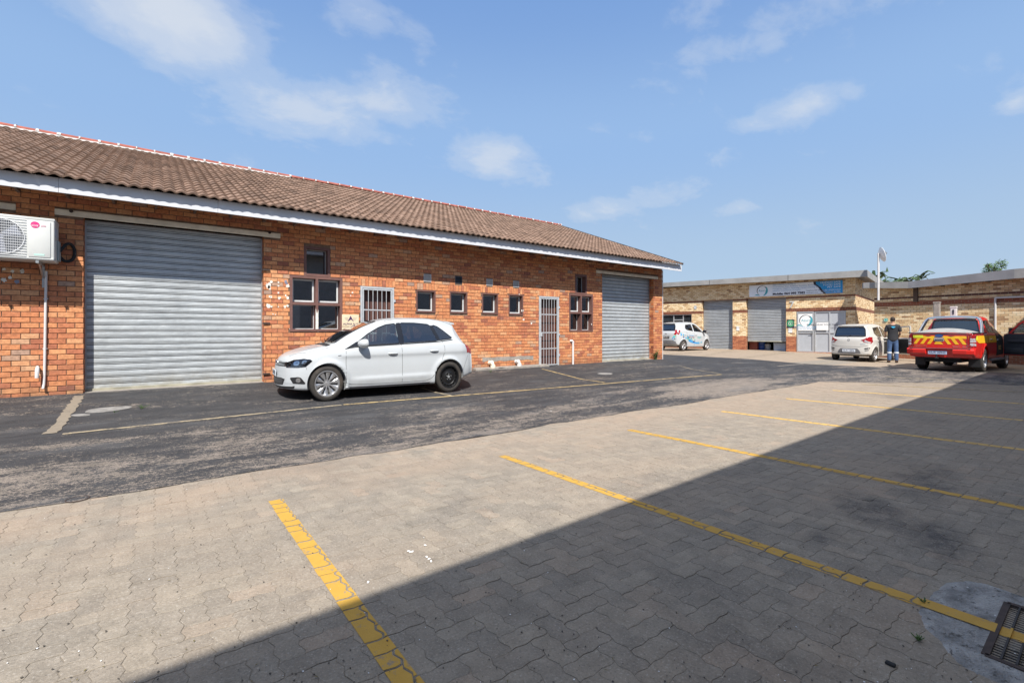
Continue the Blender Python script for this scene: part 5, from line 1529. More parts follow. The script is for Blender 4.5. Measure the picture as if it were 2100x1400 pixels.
# ---------------------------------------------------------------- satellite dish on its pole
q = atD(1801.5, 592, 22.6); pd = q.xy
ds = thing('satellite_dish', (q.x, q.y, q.z), 'white satellite dish on tall pole at the roof corner', 'satellite dish')
ztop = atD(1801.5, 519, 22.6).z
rt = Vector((CS, -SN, 0)); fw = Vector((SN, CS, 0))
mb = MB(); mb.tube([(q.x, q.y, q.z-.55), (q.x, q.y, ztop)], .045, 10); mb.bar((q.x, q.y, q.z-.05), (q.x+.5, q.y+.1, q.z-.2), .04, .04); mb.build('pole', MT['white_pvc'], ds, smooth=True)
c = Vector((q.x, q.y, 0))+rt*.16; c.z = atD(1808, 522, 22.6).z
ax = (rt*.90-fw*.35+Vector((0, 0, .25))).normalized()
rr = .36; x_ = ax.orthogonal().normalized(); y_ = ax.cross(x_)
M = Matrix(((x_.x, y_.x, ax.x, c.x), (x_.y, y_.y, ax.y, c.y), (x_.z, y_.z, ax.z, c.z), (0, 0, 0, 1)))
mb = MB(); mb.lathe([(0, -.10), (rr*.4, -.085), (rr*.75, -.04), (rr, .02), (rr*.97, .035), (rr*.7, -.02), (0, -.08)], (0, 0, 0), 'z', 28, M=M); mb.build('reflector', simple('dish_white', (.78, .78, .78), .5), ds, smooth=True)
mb = MB(); tip = M @ Vector((0, -.02, .20)); mb.bar(M @ Vector((0, -rr*.9, 0)), tip, .02, .02); mb.bar(M @ Vector((rr*.5, rr*.4, 0)), tip, .012, .012); mb.bar(M @ Vector((-rr*.5, rr*.4, 0)), tip, .012, .012); mb.build('feed_arm', MT['galv'], ds)
mb = MB(); mb.cyl(tip, M @ Vector((0, 0, .12)), .035, 10); mb.bar(M @ Vector((0, 0, -.09)), (q.x, q.y, ztop-.05), .06, .06); mb.build('receiver', MT['roof_and_shade_dark'], ds)
# ---------------------------------------------------------------- trees beyond the roofs
def banana(u0, u1, vt, vb, d, lab, nleaf, cat='tree'):
    base = atD((u0+u1)/2, vb, d); gz = g(base.x, base.y)
    t_ = thing('banana_tree', (base.x, base.y, gz), lab, cat, 'trees behind the far roofs')
    zt = atD(u0, vt, d).z; half = (u1-u0)/2/F*d
    mb = MB(); top = Vector((base.x, base.y, base.z-.3))
    for i in range(3):
        dx = (i-1)*half*.45; mb.tube([(base.x+rt.x*dx, base.y+rt.y*dx, gz), (base.x+rt.x*dx*1.1, base.y+rt.y*dx*1.1, top.z)], [.14, .09], 8)
    mb.build('trunk', MT['trunk'], t_, smooth=True)
    ml_ = MB()
    for i in range(nleaf):
        a = random.uniform(0, 6.28); dx = ((i % 3)-1)*half*.45
        o_ = Vector((base.x+rt.x*dx, base.y+rt.y*dx, top.z-.2)); L = random.uniform(.75, 1.1)*math.hypot(half, zt-top.z)*1.15
        tilt = random.uniform(.1, .95); hd = Vector((math.cos(a), math.sin(a), 0)); sd = Vector((-math.sin(a), math.cos(a), 0))
        prev = None; N = 9; w0 = random.uniform(.13, .20)*1.15
        pts = []
        for k in range(N+1):
            f = k/N; ang = tilt+f*f*random.uniform(.5, .9)
            pts.append(o_+hd*L*f*math.sin(ang)+Vector((0, 0, L*f*math.cos(ang)*1.05)))
        for k in range(2, N):
            f = k/N; w = w0*math.sin(math.pi*min(1, (f-.15)/.87))**.6+.01; f2 = (k+1)/N; w2 = w0*math.sin(math.pi*min(1, (f2-.15)/.87))**.6+.005
            for s in (-1, 1):
                tear = random.uniform(.0, .35)
                dr = Vector((0, 0, -.25*w))
                ml_.add([pts[k], pts[k+1].lerp(pts[k], tear*.6), pts[k+1].lerp(pts[k], tear)+sd*s*w2+dr, pts[k]+sd*s*w+dr], [(0, 1, 2, 3)])
        ml_.tube(pts, [.02]*N+[.005], 5)
    ml_.build('crown', [MT['leaf_mid']], t_, fix=False)
banana(1770, 1826, 553, 588, 40, 'wide fan of banana leaves left of the dish pole behind the roof', 26)
banana(1832, 1884, 558, 588, 40, 'clump of banana leaves right of the dish pole behind the roof', 22)
def bush_tree(u0, u1, vt, vb, d, lab):
    base = atD((u0+u1)/2, vb, d); gz = g(base.x, base.y); zt = atD(u0, vt, d).z; half = (u1-u0)/2/F*d
    t_ = thing('leafy_tree', (base.x, base.y, gz), lab, 'tree', 'trees behind the far roofs')
    mb = MB(); mb.tube([(base.x, base.y, gz), (base.x+.1, base.y, base.z-.2), (base.x-.1, base.y, zt-.4)], [.16, .1, .03], 8)
    for i in range(6):
        a = i*1.05; mb.tube([(base.x, base.y, base.z-.3), (base.x+math.cos(a)*half*.7, base.y+math.sin(a)*half*.7, base.z+(zt-base.z)*random.uniform(.3, .8))], [.05, .015], 6)
    mb.build('trunk', MT['trunk'], t_, smooth=True)
    ml_ = MB()
    cl_ = [(Vector((random.uniform(-.75, .75)*half, random.uniform(-.7, .7)*half, random.uniform(0, .85)*(zt-base.z))), random.uniform(.14, .30)*half*1.5) for _ in range(14)]
    for c_, r_ in cl_:
        for _ in range(70):
            v_ = Vector((random.gauss(0, 1), random.gauss(0, 1), random.gauss(0, 1))).normalized()*r_*random.uniform(.5, 1)
            p = base+c_+v_; s = random.uniform(.04, .085); e = Vector((random.gauss(0, 1), random.gauss(0, 1), random.gauss(0, .6))).normalized(); f = e.orthogonal().normalized()
            ml_.add([p, p+e*s+f*s*.45, p+e*s*2, p+e*s-f*s*.45], [(0, 1, 2, 3)])
    ml_.build('crown', MT['leaf'], t_, fix=False)
bush_tree(2021, 2058, 534, 560, 34, 'small round leafy tree top above the right roof edge')
# ---------------------------------------------------------------- the building behind the camera that shades the yard
sh = thing('rear_workshop', (8, -2.0, 0), 'grey rendered workshop behind the viewer whose eave shades the yard', 'building')
sk = R(1.75); dS = Vector((math.cos(sk), math.sin(sk), 0)); nS = Vector((-dS.y, dS.x, 0)); O_ = Vector((-9, -1.45+(-9)*math.tan(sk), 0))
ze = 1.325*(2.52+1.42)
mb = MB(); quadbox(mb, O_-nS*.7, dS, nS, 0, 28.6, 0, ze-.15, -.24, 0); quadbox(mb, O_-nS*.7, dS, nS, 0, .24, 0, ze-.15, -9, -.24); quadbox(mb, O_-nS*.7, dS, nS, 28.36, 28.6, 0, ze-.15, -9, -.24); quadbox(mb, O_-nS*.7, dS, nS, 0, 28.6, 0, ze-.15, -9.24, -9)
mb.build('wall', simple('grey_render', (.30, .31, .32), .9, obj=False), sh, boxuv=True)  # unseen wall, made grey for its reflection in the window panes
mb = MB(); quadbox(mb, O_, dS, nS, -.2, 28.8, ze-.22, ze, -.0, .03); mb.build('fascia', MT['fascia'], sh)
mb = MB()
a_, b_ = O_+dS*-.2, O_+dS*28.8; c_, d_ = b_-nS*5.3, a_-nS*5.3; e_, f_ = c_-nS*5.3, d_-nS*5.3
up = Vector((0, 0, ze)); rz_ = Vector((0, 0, ze+1.5))
mb.add([a_+up, b_+up, c_+rz_, d_+rz_, e_+up, f_+up], [(0, 1, 2, 3), (3, 2, 4, 5)]); mb.build('roof', MT['tile'], sh, fix=False)
mb = MB()
for s in (6, 12, 18): quadbox(mb, O_-nS*.7, dS, nS, s, s+2.6, .05, 2.6, .0, .03)
mb.build('roller_door', MT['shutter'], sh)
# taller end of that building, beyond the right edge of the picture
tb = thing('taller_workshop', (24, -3, 0), 'taller grey block beyond the right edge that shades the pickup', 'building')
mb = MB(); mb.box(19.8, 33, -9, -.3, 0, 5.75); mb.build('wall', bpy.data.materials['grey_render'], tb, boxuv=True)
mb = MB(); mb.box(19.6, 33.2, -9.2, -.1, 5.751, 5.90); mb.build('roof', MT['concrete'], tb)
# ================================================================== vehicles (local frame: x from the nose back, y to the side, z up, metres)
def paint_mat(name, col, rough=.34, coat=.55, metal=0):
    t = NT(name); p = t.pos(True)
    n = t.noise(p, 3, 4)
    c = t.ramp(n, [(.3, tuple(k*.96 for k in col)), (.7, col)])
    z = t.node('ShaderNodeSeparateXYZ', {0: p}).outputs[2]
    low = t.math('SUBTRACT', 1.0, t.math('MULTIPLY', t.math('SUBTRACT', z, .16), 3.2, clamp=True), clamp=True)
    dm = t.math('MULTIPLY', low, t.ramp(t.noise(p, 9, 5, .7), [(.40, 0), (.8, .35)]))
    c = t.mix(dm, c, (.22, .17, .13))
    return t.set(col=c, rough=rough, coat=coat, coatr=.04, metal=metal, spec=.5)
MT['carwhite'] = paint_mat('white_car_paint', (.47, .495, .515)); MT['carcream'] = paint_mat('offwhite_car_paint', (.60, .585, .55)); MT['carred'] = paint_mat('red_car_paint', (.66, .022, .016), .28)
MT['trim'] = simple('black_trim', (.018, .018, .02), .45); MT['gloss'] = simple('gloss_black', (.012, .012, .014), .12, coat=.5)
MT['tyre'] = simple('tyre_rubber', (.032, .028, .025), .85, var=.25, sc_=12, dirt=((.085, .064, .048), 5, .5, .8)); MT['alloy'] = simple('alloy_rim', (.50, .50, .51), .3, metal=.75); MT['steelrim'] = simple('black_steel_rim', (.009, .009, .010), .35)
MT['chrome'] = simple('chrome', (.75, .76, .78), .12, metal=1, var=.02); MT['redlens'] = simple('red_lens', (.30, .010, .013), .15, coat=1); MT['clearlens'] = simple('silver_lens', (.62, .64, .66), .15, coat=1, metal=.3)
MT['liner'] = simple('wheel_well', (.012, .012, .012), .9); MT['plate'] = simple('plate_white', (.62, .66, .72), .4); MT['seat'] = simple('seat_cloth', (.06, .06, .065), .9); MT['amber'] = simple('amber_lens', (.7, .25, .03), .2)
MT['handle_shadow'] = simple('handle_shade_grey', (.38, .39, .40), .4); MT['seam'] = simple('panel_gap', (.05, .05, .052), .6); MT['grey_trim'] = simple('grey_plastic', (.14, .14, .15), .6); MT['tan'] = simple('tan_interior', (.30, .24, .17), .8)
def catm(tab, x):
    """monotone-ish cubic interpolation of a table of (x, value)"""
    n = len(tab)
    if x <= tab[0][0]: return tab[0][1]
    if x >= tab[-1][0]: return tab[-1][1]
    for i in range(n-1):
        if x <= tab[i+1][0]: break
    x0, y0 = tab[i]; x1, y1 = tab[i+1]; h = x1-x0
    def sl(j):
        if j <= 0: return (tab[1][1]-tab[0][1])/(tab[1][0]-tab[0][0])
        if j >= n-1: return (tab[-1][1]-tab[-2][1])/(tab[-1][0]-tab[-2][0])
        a = (tab[j][1]-tab[j-1][1])/(tab[j][0]-tab[j-1][0]); b = (tab[j+1][1]-tab[j][1])/(tab[j+1][0]-tab[j][0])
        return 0 if a*b <= 0 else 2*a*b/(a+b)
    m0, m1 = sl(i)*h, sl(i+1)*h; t = (x-x0)/h
    return y0*(2*t**3-3*t*t+1)+m0*(t**3-2*t*t+t)+y1*(-2*t**3+3*t*t)+m1*(t**3-t*t)
class Car:
    def __init__(s, root, spec):
        s.root = root; s.sp = spec; s.build_shell()
    def section(s, x):
        sp = s.sp; T = lambda k: catm(sp[k], x)
        zb, w, zm, zbelt, wr, zt = T('zb'), T('w'), T('zm'), T('belt'), T('wr'), T('top')
        zsh = min(zbelt, zt-.035); wb = w-T('tuck')
        rail = max(zt-T('rail'), zsh+.012)
        zr2 = zt-(zt-rail)*.42
        cp = [(0, zb), (w*.5, zb), (w*.86, zb), (w-.035, zb+.02), (w-.012, zb+.10), (w, zm-.14), (w+.004, zm), (w-.006, (zm+zsh)/2+.02), (wb+.008, zsh-.035), (wb-.003, zsh-.004), (wb-.02, zsh+.014 if rail > zsh+.05 else zsh+.006),
              (wr+(wb-wr)*.62, zsh+(rail-zsh)*.40), (wr+.012, rail-.02*(rail > zsh+.06)), (wr-.012, zr2), (wr*.86, zt-(zt-rail)*.16), (wr*.5, zt-.004), (0, zt)]
        q = chaikin(cp, 2); o = []
        for a, b in zip(q, q[1:]): o += [a, ((a[0]+b[0])/2, (a[1]+b[1])/2)]
        return o+[q[-1]]
    def build_shell(s):
        sp = s.sp; L = sp['L']; xs = []
        x = 0.0
        while x < L-1e-6:
            xs.append(x); d = .02 if (x < .3 or x > L-.5) else .04
            for kx in sp.get('dense', []):
                if abs(x-kx) < .12: d = .015
            x += d
        xs.append(L)
        rings = [s.section(x) for x in xs]; m = len(rings[0])
        vs = []; fs = []
        fb, rb = sp['fbow'], sp['rbow']
        wmax = max(v for _, v in sp['w'])
        def wx(x, y, z):
            a = abs(y)/wmax
            x2 = x
            x2 += fb*(a**2.2)*math.exp(-x/.45)+sp.get('frake', 0)*max(0, z-.35)*math.exp(-x/.2)
            r = L-x
            x2 -= rb*(a**2.4)*math.exp(-r/.35)+sp.get('rrake', 0)*max(0, z-.5)*math.exp(-r/.2)
            return x2
        s.wx = wx
        def yo(x, y, z):
            if abs(y) < wmax*.55: return y
            dy = 0
            for ax in sp['axles']:
                r = math.hypot(x-ax, z-sp['rw'])
                R0 = sp['arch']
                if r > R0-.02: dy += sp.get('lip', .022)*math.exp(-((r-R0-.012)/.045)**2)*(1 if z > sp['rw']-.15 else .4)
            for (z0, amp, wd, xa, xb, *dd) in sp.get('creases', []):
                zz = z0+sp.get('crslope', 0)*(x-1.5)
                e = sstep(xa-.15, xa+.25, x)*(1-sstep(xb-.25, xb+.15, x))
                t = (z-zz)/wd*(-1 if dd else 1)
                dy += amp*e*(math.exp(-t*t) if t < 0 else math.exp(-t*t*9))
            return y+math.copysign(dy, y)
        for x, ring in zip(xs, rings):
            for (y, z) in ring: vs.append((wx(x, y, z), yo(x, y, z), z))
            for (y, z) in ring[1:-1][::-1]: vs.append((wx(x, y, z), -yo(x, y, z), z))
        M = 2*m-2
        for i in range(len(xs)-1):
            for k in range(M): fs.append((i*M+k, i*M+(k+1) % M, (i+1)*M+(k+1) % M, (i+1)*M+k))
        def cap(i, sgn, bul):
            base = i*M; pts = [Vector(vs[base+k]) for k in range(M)]
            zc = sum(p.z for p in pts)/M; prev = [base+k for k in range(M)]
            x0 = xs[i]
            for q in (.985, .95, .88, .75, .55, .3):
                cur = []
                for k in range(M):
                    p = pts[k]; y = p.y*q; z = zc+(p.z-zc)*q
                    xx = wx(x0, y, z)+sgn*bul*(1-q**4) if True else 0
                    vs.append((xx, y, z)); cur.append(len(vs)-1)
                for k in range(M):
                    a = (prev[k], prev[(k+1) % M], cur[(k+1) % M], cur[k]); fs.append(a)
                prev = cur
            vs.append((wx(x0, 0, zc)+sgn*bul, 0, zc)); c = len(vs)-1
            for k in range(M): fs.append((prev[k], prev[(k+1) % M], c))
        cap(0, -1, sp.get('fbul', .03)); cap(len(xs)-1, 1, sp.get('rbul', .03))
        me = bpy.data.meshes.new('shell'); me.from_pydata(vs, [], fs)
        bm = bmesh.new(); bm.from_mesh(me); bmesh.ops.remove_doubles(bm, verts=bm.verts[:], dist=1e-5); bmesh.ops.recalc_face_normals(bm, faces=bm.faces[:])
        s.bvh = BVHTree.FromBMesh(bm); bm.to_mesh(me); bm.free()
        ob = bpy.data.objects.new('tmpshell', me); COL.objects.link(ob)
        # wheel wells
        for ax in sp['axles']:
            for sd in (-1, 1):
                cb = MB(); y0, y1 = sd*(wmax-.30), sd*(wmax+.2)
                R0 = sp['arch']; pts = []
                for k in range(40): a = 2*math.pi*k/40; pts.append((ax+R0*math.cos(a), min(y0, y1), sp['rw']+R0*math.sin(a)*1.0))
                cb.prism(pts, (0, abs(y1-y0), 0)); co_ = cb.build('cut', MT['liner'], None)
                md = ob.modifiers.new('b', 'BOOLEAN'); md.operation = 'DIFFERENCE'; md.object = co_; md.solver = 'EXACT'
                dg = bpy.context.evaluated_depsgraph_get(); nm = bpy.data.meshes.new_from_object(ob.evaluated_get(dg)); ob.modifiers.clear(); ob.data = nm
                bpy.data.objects.remove(co_)
        s.me = ob.data; bpy.data.objects.remove(ob)
    def finish(s, mats, name='body', assign=None):
        """delete the window holes, give materials, link"""
        sp = s.sp; wmax = max(v for _, v in sp['w'])
        bm = bmesh.new(); bm.from_mesh(s.me)
        kill = []
        for f in bm.faces:
            c = f.calc_center_median(); f.material_index = 0; f.smooth = True
            for ax in sp['axles']:
                if abs(math.hypot(c.x-ax, c.z-sp['rw'])-sp['arch']) < .015 and abs(c.y) > wmax-.31 and abs(f.normal.y) < .5: f.material_index = 1
                if math.hypot(c.x-ax, c.z-sp['rw']) < sp['arch'] and abs(abs(c.y)-(wmax-.30)) < .01: f.material_index = 1
            if c.z < sp['sill']: f.material_index = 1
            if assign:
                k = assign(c, f.normal)
                if k is not None: f.material_index = k
            for (pl, poly, sgn) in s.holes:
                if pl == 'side' and c.z > .6 and f.normal.y*sgn > .25 and inpoly((c.x, c.z), poly): kill.append(f); break
                if pl == 'front' and f.normal.x < -.15 and inpoly((c.y, c.z), poly) and c.x < L_half(sp): kill.append(f); break
                if pl == 'rear' and f.normal.x > .15 and inpoly((c.y, c.z), poly) and c.x > L_half(sp): kill.append(f); break
        bmesh.ops.delete(bm, geom=kill, context='FACES')
        me = bpy.data.meshes.new(name); bm.to_mesh(me); bm.free()
        me.materials.clear()
        for m in mats: me.materials.append(m)
        me.set_sharp_from_angle(angle=R(38))
        o = bpy.data.objects.new(name, me); COL.objects.link(o); o.parent = s.root; s.body = o; return o
    holes = None
    def cast(s, plane, a, b, sgn=1):
        if plane == 'side': o, d = Vector((a, sgn*3, b)), Vector((0, -sgn, 0))
        elif plane == 'front': o, d = Vector((-2, a, b)), Vector((1, 0, 0))
        elif plane == 'rear': o, d = Vector((9, a, b)), Vector((-1, 0, 0))
        elif plane == 'top': o, d = Vector((a, b, 4)), Vector((0, 0, -1))
        h = s.bvh.ray_cast(o, d)
        if h[0] is None: return None, None
        n = h[1]
        if n.dot(d) > 0: n = -n
        return h[0], n
    def decal(s, name, plane, poly, mat, off=.004, sgn=1, parent=None, step=.05, thick=0, smooth=True):
        bm = bmesh.new(); bm.faces.new([bm.verts.new((a, b, 0)) for a, b in poly]); bmesh.ops.triangulate(bm, faces=bm.faces[:])
        for ax in (0, 1):
            lo = min(p[ax] for p in poly); hi = max(p[ax] for p in poly); c = lo+step*.5
            while c < hi:
                co = [0, 0, 0]; no = [0, 0, 0]; co[ax] = c; no[ax] = 1
                bmesh.ops.bisect_plane(bm, geom=bm.verts[:]+bm.edges[:]+bm.faces[:], plane_co=co, plane_no=no, dist=1e-6); c += step
        bad = []
        for v in bm.verts:
            h, n = s.cast(plane, v.co.x, v.co.y, sgn)
            if h is None: bad.append(v)
            else: v.co = h+n*off
        if bad: bmesh.ops.delete(bm, geom=bad, context='VERTS')
        bmesh.ops.recalc_face_normals(bm, faces=bm.faces[:])
        out = {'side': Vector((0, sgn, 0)), 'front': Vector((-1, 0, 0)), 'rear': Vector((1, 0, 0)), 'top': Vector((0, 0, 1))}[plane]
        if bm.faces[:] and sum((f.normal for f in bm.faces), Vector()).dot(out) < 0: bmesh.ops.reverse_faces(bm, faces=bm.faces[:])
        me = bpy.data.meshes.new(name); bm.to_mesh(me); bm.free(); me.materials.append(mat)
        if smooth: me.polygons.foreach_set('use_smooth', [True]*len(me.polygons))
        o = bpy.data.objects.new(name, me); COL.objects.link(o); o.parent = parent or s.root; return o
    def strip(s, name, plane, pts, w, mat, off=.003, sgn=1, parent=None, closed=False, inset=0):
        """narrow band following a polyline laid on the body"""
        P = []
        m = len(pts); rng = range(m if closed else m-1)
        for i in rng:
            a, b = Vector(pts[i]), Vector(pts[(i+1) % m]); n = max(1, int((b-a).length/.04))
            for k in range(n): P.append(a+(b-a)*k/n)
        if not closed: P.append(Vector(pts[-1]))
        vs = []; fs = []; N = len(P)
        ar = sum(P[i].x*P[(i+1) % N].y-P[(i+1) % N].x*P[i].y for i in range(N)) if closed else 1
        for i, p in enumerate(P):
            a = P[i-1] if (i or closed) else p; b = P[(i+1) % N] if (i < N-1 or closed) else p
            d = (b-a).normalized(); n = Vector((-d.y, d.x))*(1 if ar > 0 else -1)
            for q in (inset-w/2, inset+w/2):
                c = p+n*q; h, nn = s.cast(plane, c.x, c.y, sgn)
                vs.append(tuple(h+nn*off) if h else None)
        ok = []
        for i in range(N if closed else N-1):
            q = (2*i, 2*i+1, (2*i+3) % (2*N), (2*i+2) % (2*N))
            if all(vs[k] for k in q): ok.append(q)
        vs = [v or (0, 0, 0) for v in vs]
        mb = MB(); used = {}
        for q in ok: mb.add([vs[k] for k in q], [(0, 1, 2, 3)])
        bm_ = mb.build(name, mat, None); bm_.parent = parent or s.root
        me = bm_.data; out = {'side': Vector((0, sgn, 0)), 'front': Vector((-1, 0, 0)), 'rear': Vector((1, 0, 0)), 'top': Vector((0, 0, 1))}[plane]
        b2 = bmesh.new(); b2.from_mesh(me); bmesh.ops.remove_doubles(b2, verts=b2.verts[:], dist=1e-5); bmesh.ops.recalc_face_normals(b2, faces=b2.faces[:])
        if b2.faces[:] and sum((f.normal for f in b2.faces), Vector()).dot(out) < 0: bmesh.ops.reverse_faces(b2, faces=b2.faces[:])
        b2.to_mesh(me); b2.free()
        return bm_
    def window(s, name, plane, poly, sgn=1, glass=None, frame=.03, parent=None, hole=True, inner=None):
        o = s.decal(name, plane, poly, glass or MT['carglass'], .004, sgn, parent)
        s.strip('window_seal', plane, poly, frame, MT['gloss'], .0065, sgn, o, True, frame*.42)
        if hole: s.holes.append((plane, inset(poly, frame*.55), sgn))
        return o
def L_half(sp): return sp['L']*.5
def inpoly(p, poly):
    x, y = p; c = False; j = len(poly)-1
    for i in range(len(poly)):
        xi, yi = poly[i]; xj, yj = poly[j]
        if (yi > y) != (yj > y) and x < (xj-xi)*(y-yi)/(yj-yi)+xi: c = not c
        j = i
    return c
def inset(poly, d):
    n = len(poly); ar = sum(poly[i][0]*poly[(i+1) % n][1]-poly[(i+1) % n][0]*poly[i][1] for i in range(n)); sg = 1 if ar > 0 else -1
    out = []
    for i in range(n):
        a, b, c = Vector(poly[i-1]), Vector(poly[i]), Vector(poly[(i+1) % n])
        d1 = (b-a).normalized(); d2 = (c-b).normalized(); n1 = Vector((-d1.y, d1.x))*sg; n2 = Vector((-d2.y, d2.x))*sg
        m = (n1+n2); m = m/max(.3, m.length_squared/2) if m.length > 1e-6 else n1
        out.append(tuple(b+m*d))
    return out
def rpoly(poly, n=2): return [tuple(p) for p in chaikin([tuple(p) for p in poly], n, True)]
def wheel(parent, x, y, rw, wid, style, rr=.205):
    """sgn(y) tells which side the face looks to"""
    sg = 1 if y > 0 else -1
    w = bpy.data.objects.new('wheel', None); COL.objects.link(w); w.parent = parent; w.location = (x, y, rw)
    h = wid/2
    def L(prof): return [(r, yy*sg) for r, yy in prof]
    mb = MB(); mb.lathe(L([(rr, h*.75), (rr+.012, h*.95), (rw*.80, h*1.02), (rw*.93, h*.92), (rw*.985, h*.70), (rw, h*.45), (rw, h*.16), (rw*.982, h*.14), (rw*.982, h*.06), (rw, h*.04), (rw, -h*.04), (rw*.982, -h*.06), (rw*.982, -h*.14), (rw, -h*.16), (rw, -h*.45), (rw*.985, -h*.7), (rw*.9, -h*.95), (rr, -h)]), (0, 0, 0), 'y', 48)
    mb.build('tyre', MT['tyre'], w, smooth=True, world=False, angle=40)
    mb = MB(); mb.lathe(L([(rr+.012, h*.96), (rr-.004, h*.98), (rr-.014, h*.80), (rr-.03, h*.2), (rr-.03, -h)]), (0, 0, 0), 'y', 48)
    if style == 'steel':
        mb.lathe(L([(0, h*.42), (.055, h*.42), (.06, h*.50), (.085, h*.55), (.11, h*.42), (rr*.66, h*.38), (rr*.72, h*.46)]), (0, 0, 0), 'y', 48)
        n = 16; R0, R1 = rr*.72, rr*.90
        for k in range(n):
            a0 = 2*math.pi*k/n; a1 = a0+2*math.pi/n*.45
            pts = [(R0*math.cos(a0), h*.46*sg, R0*math.sin(a0)), (R0*math.cos(a1), h*.46*sg, R0*math.sin(a1)), (R1*math.cos(a1), h*.40*sg, R1*math.sin(a1)), (R1*math.cos(a0), h*.40*sg, R1*math.sin(a0))]
            mb.prism(pts, (0, -.004*sg, 0))
        mb.lathe(L([(R1, h*.40), (rr-.02, h*.5)]), (0, 0, 0), 'y', 48); mb.lathe(L([(R0-.004, h*.46), (R0+.01, h*.455)]), (0, 0, 0), 'y', 48)
        o = mb.build('rim', MT['steelrim'], w, smooth=True, world=False)
        mb = MB(); mb.lathe(L([(0, h*.56), (.026, h*.56), (.03, h*.42)]), (0, 0, 0), 'y', 16)
        for k in range(5):
            a = 2*math.pi*k/5+.3; mb.lathe(L([(0, h*.58), (.009, h*.58), (.010, h*.4)]), (.056*math.cos(a), 0, .056*math.sin(a)), 'y', 8)
        mb.build('wheel_nuts', MT['galv'], o, smooth=True, world=False)
        mb = MB(); mb.lathe(L([(0, h*.0), (rr-.03, h*.0)]), (0, 0, 0), 'y', 32); mb.build('brake_drum', simple('drum_grey', (.10, .10, .10), .7), w, world=False)
    else:
        n = {'alloy10': 10, 'alloy6': 6, 'alloy5': 5, 'alloy7': 7}[style]
        for k in range(n):
            a = 2*math.pi*k/n+.2; wid_ = 2*math.pi/n
            def P(r, da, yy): return (r*math.cos(a+da), yy*sg, r*math.sin(a+da))
            k1 = .30 if n > 6 else .16
            pr = [(.045, wid_*.34, h*.62), (rr*.45, wid_*k1, h*.72), (rr*.72, wid_*k1*1.25, h*.80), (rr*.93, wid_*k1*1.15, h*.84), (rr-.012, wid_*k1*1.2, h*.86)]
            vs = []; fs = []
            for (r, d_, yy) in pr: vs += [P(r, -d_, yy-.012), P(r, -d_*.55, yy), P(r, d_*.55, yy), P(r, d_, yy-.012), P(r, 0, yy-.045)]
            for i in range(len(pr)-1):
                for j in range(5): fs.append((5*i+j, 5*i+(j+1) % 5, 5*i+5+(j+1) % 5, 5*i+5+j))
            mb.add(vs, fs)
        mb.lathe(L([(0, h*.72), (.03, h*.72), (.034, h*.66), (.062, h*.64), (.066, h*.3)]), (0, 0, 0), 'y', 24)
        o = mb.build('rim', MT['alloy'], w, smooth=True, world=False)
        mb = MB(); mb.lathe(L([(0, -h*.05), (rr-.03, -h*.05)]), (0, 0, 0), 'y', 32)
        mb.lathe(L([(.06, h*.25), (rr*.78, h*.25), (rr*.78, h*.18)]), (0, 0, 0), 'y', 32)
        mb.build('brake_disc', simple('disc_grey', (.07, .07, .07), .6), w, world=False)
        mb = MB()
        for k in range(5):
            a = 2*math.pi*k/5; mb.lathe(L([(0, h*.655), (.009, h*.655), (.010, h*.6)]), (.047*math.cos(a), 0, .047*math.sin(a)), 'y', 8)
        mb.build('wheel_nuts', MT['ac_dark'], o, world=False)
    return w
def interior(car, x0, x1, zf, zs, w, cl='seat'):
    """floor, dashboard, seats and steering wheel seen through the glass"""
    mb = MB(); mb.box(x0-.25, x1+.1, -w, w, zf, zf+.02); mb.rbox(x0-.22, x0+.18, -w, w, zf, zs-.02, .05)
    mb.build('dashboard', MT['grey_trim'], car.root, world=False)
    for xx in (x0+.75, x0+1.60):
        for yy in (-.36, .36):
            if xx > x1-.2: continue
            mb = MB(); mb.rbox(xx-.28, xx+.22, yy-.25, yy+.25, zf+.1, zf+.35, .06)
            Ms = Matrix.Translation((xx+.22, yy, zf+.3)) @ Matrix.Rotation(R(14), 4, 'Y')
            mb.rbox(-.06, .06, -.24, .24, 0, .55, .05, Ms); mb.rbox(-.05, .05, -.13, .13, .58, .76, .04, Ms)
            mb.build('seat', MT[cl], car.root, world=False, smooth=True)
    mb = MB(); c = Vector((x0+.32, .36*car.sp.get('drive', 1), zs-.02)); mb.tube([c+Vector((-.06*math.cos(k*.42)*1.0, .18*math.sin(k*.42), .18*math.cos(k*.42))) for k in range(16)], .014, 6); mb.build('steering_wheel', MT['trim'], car.root, world=False)
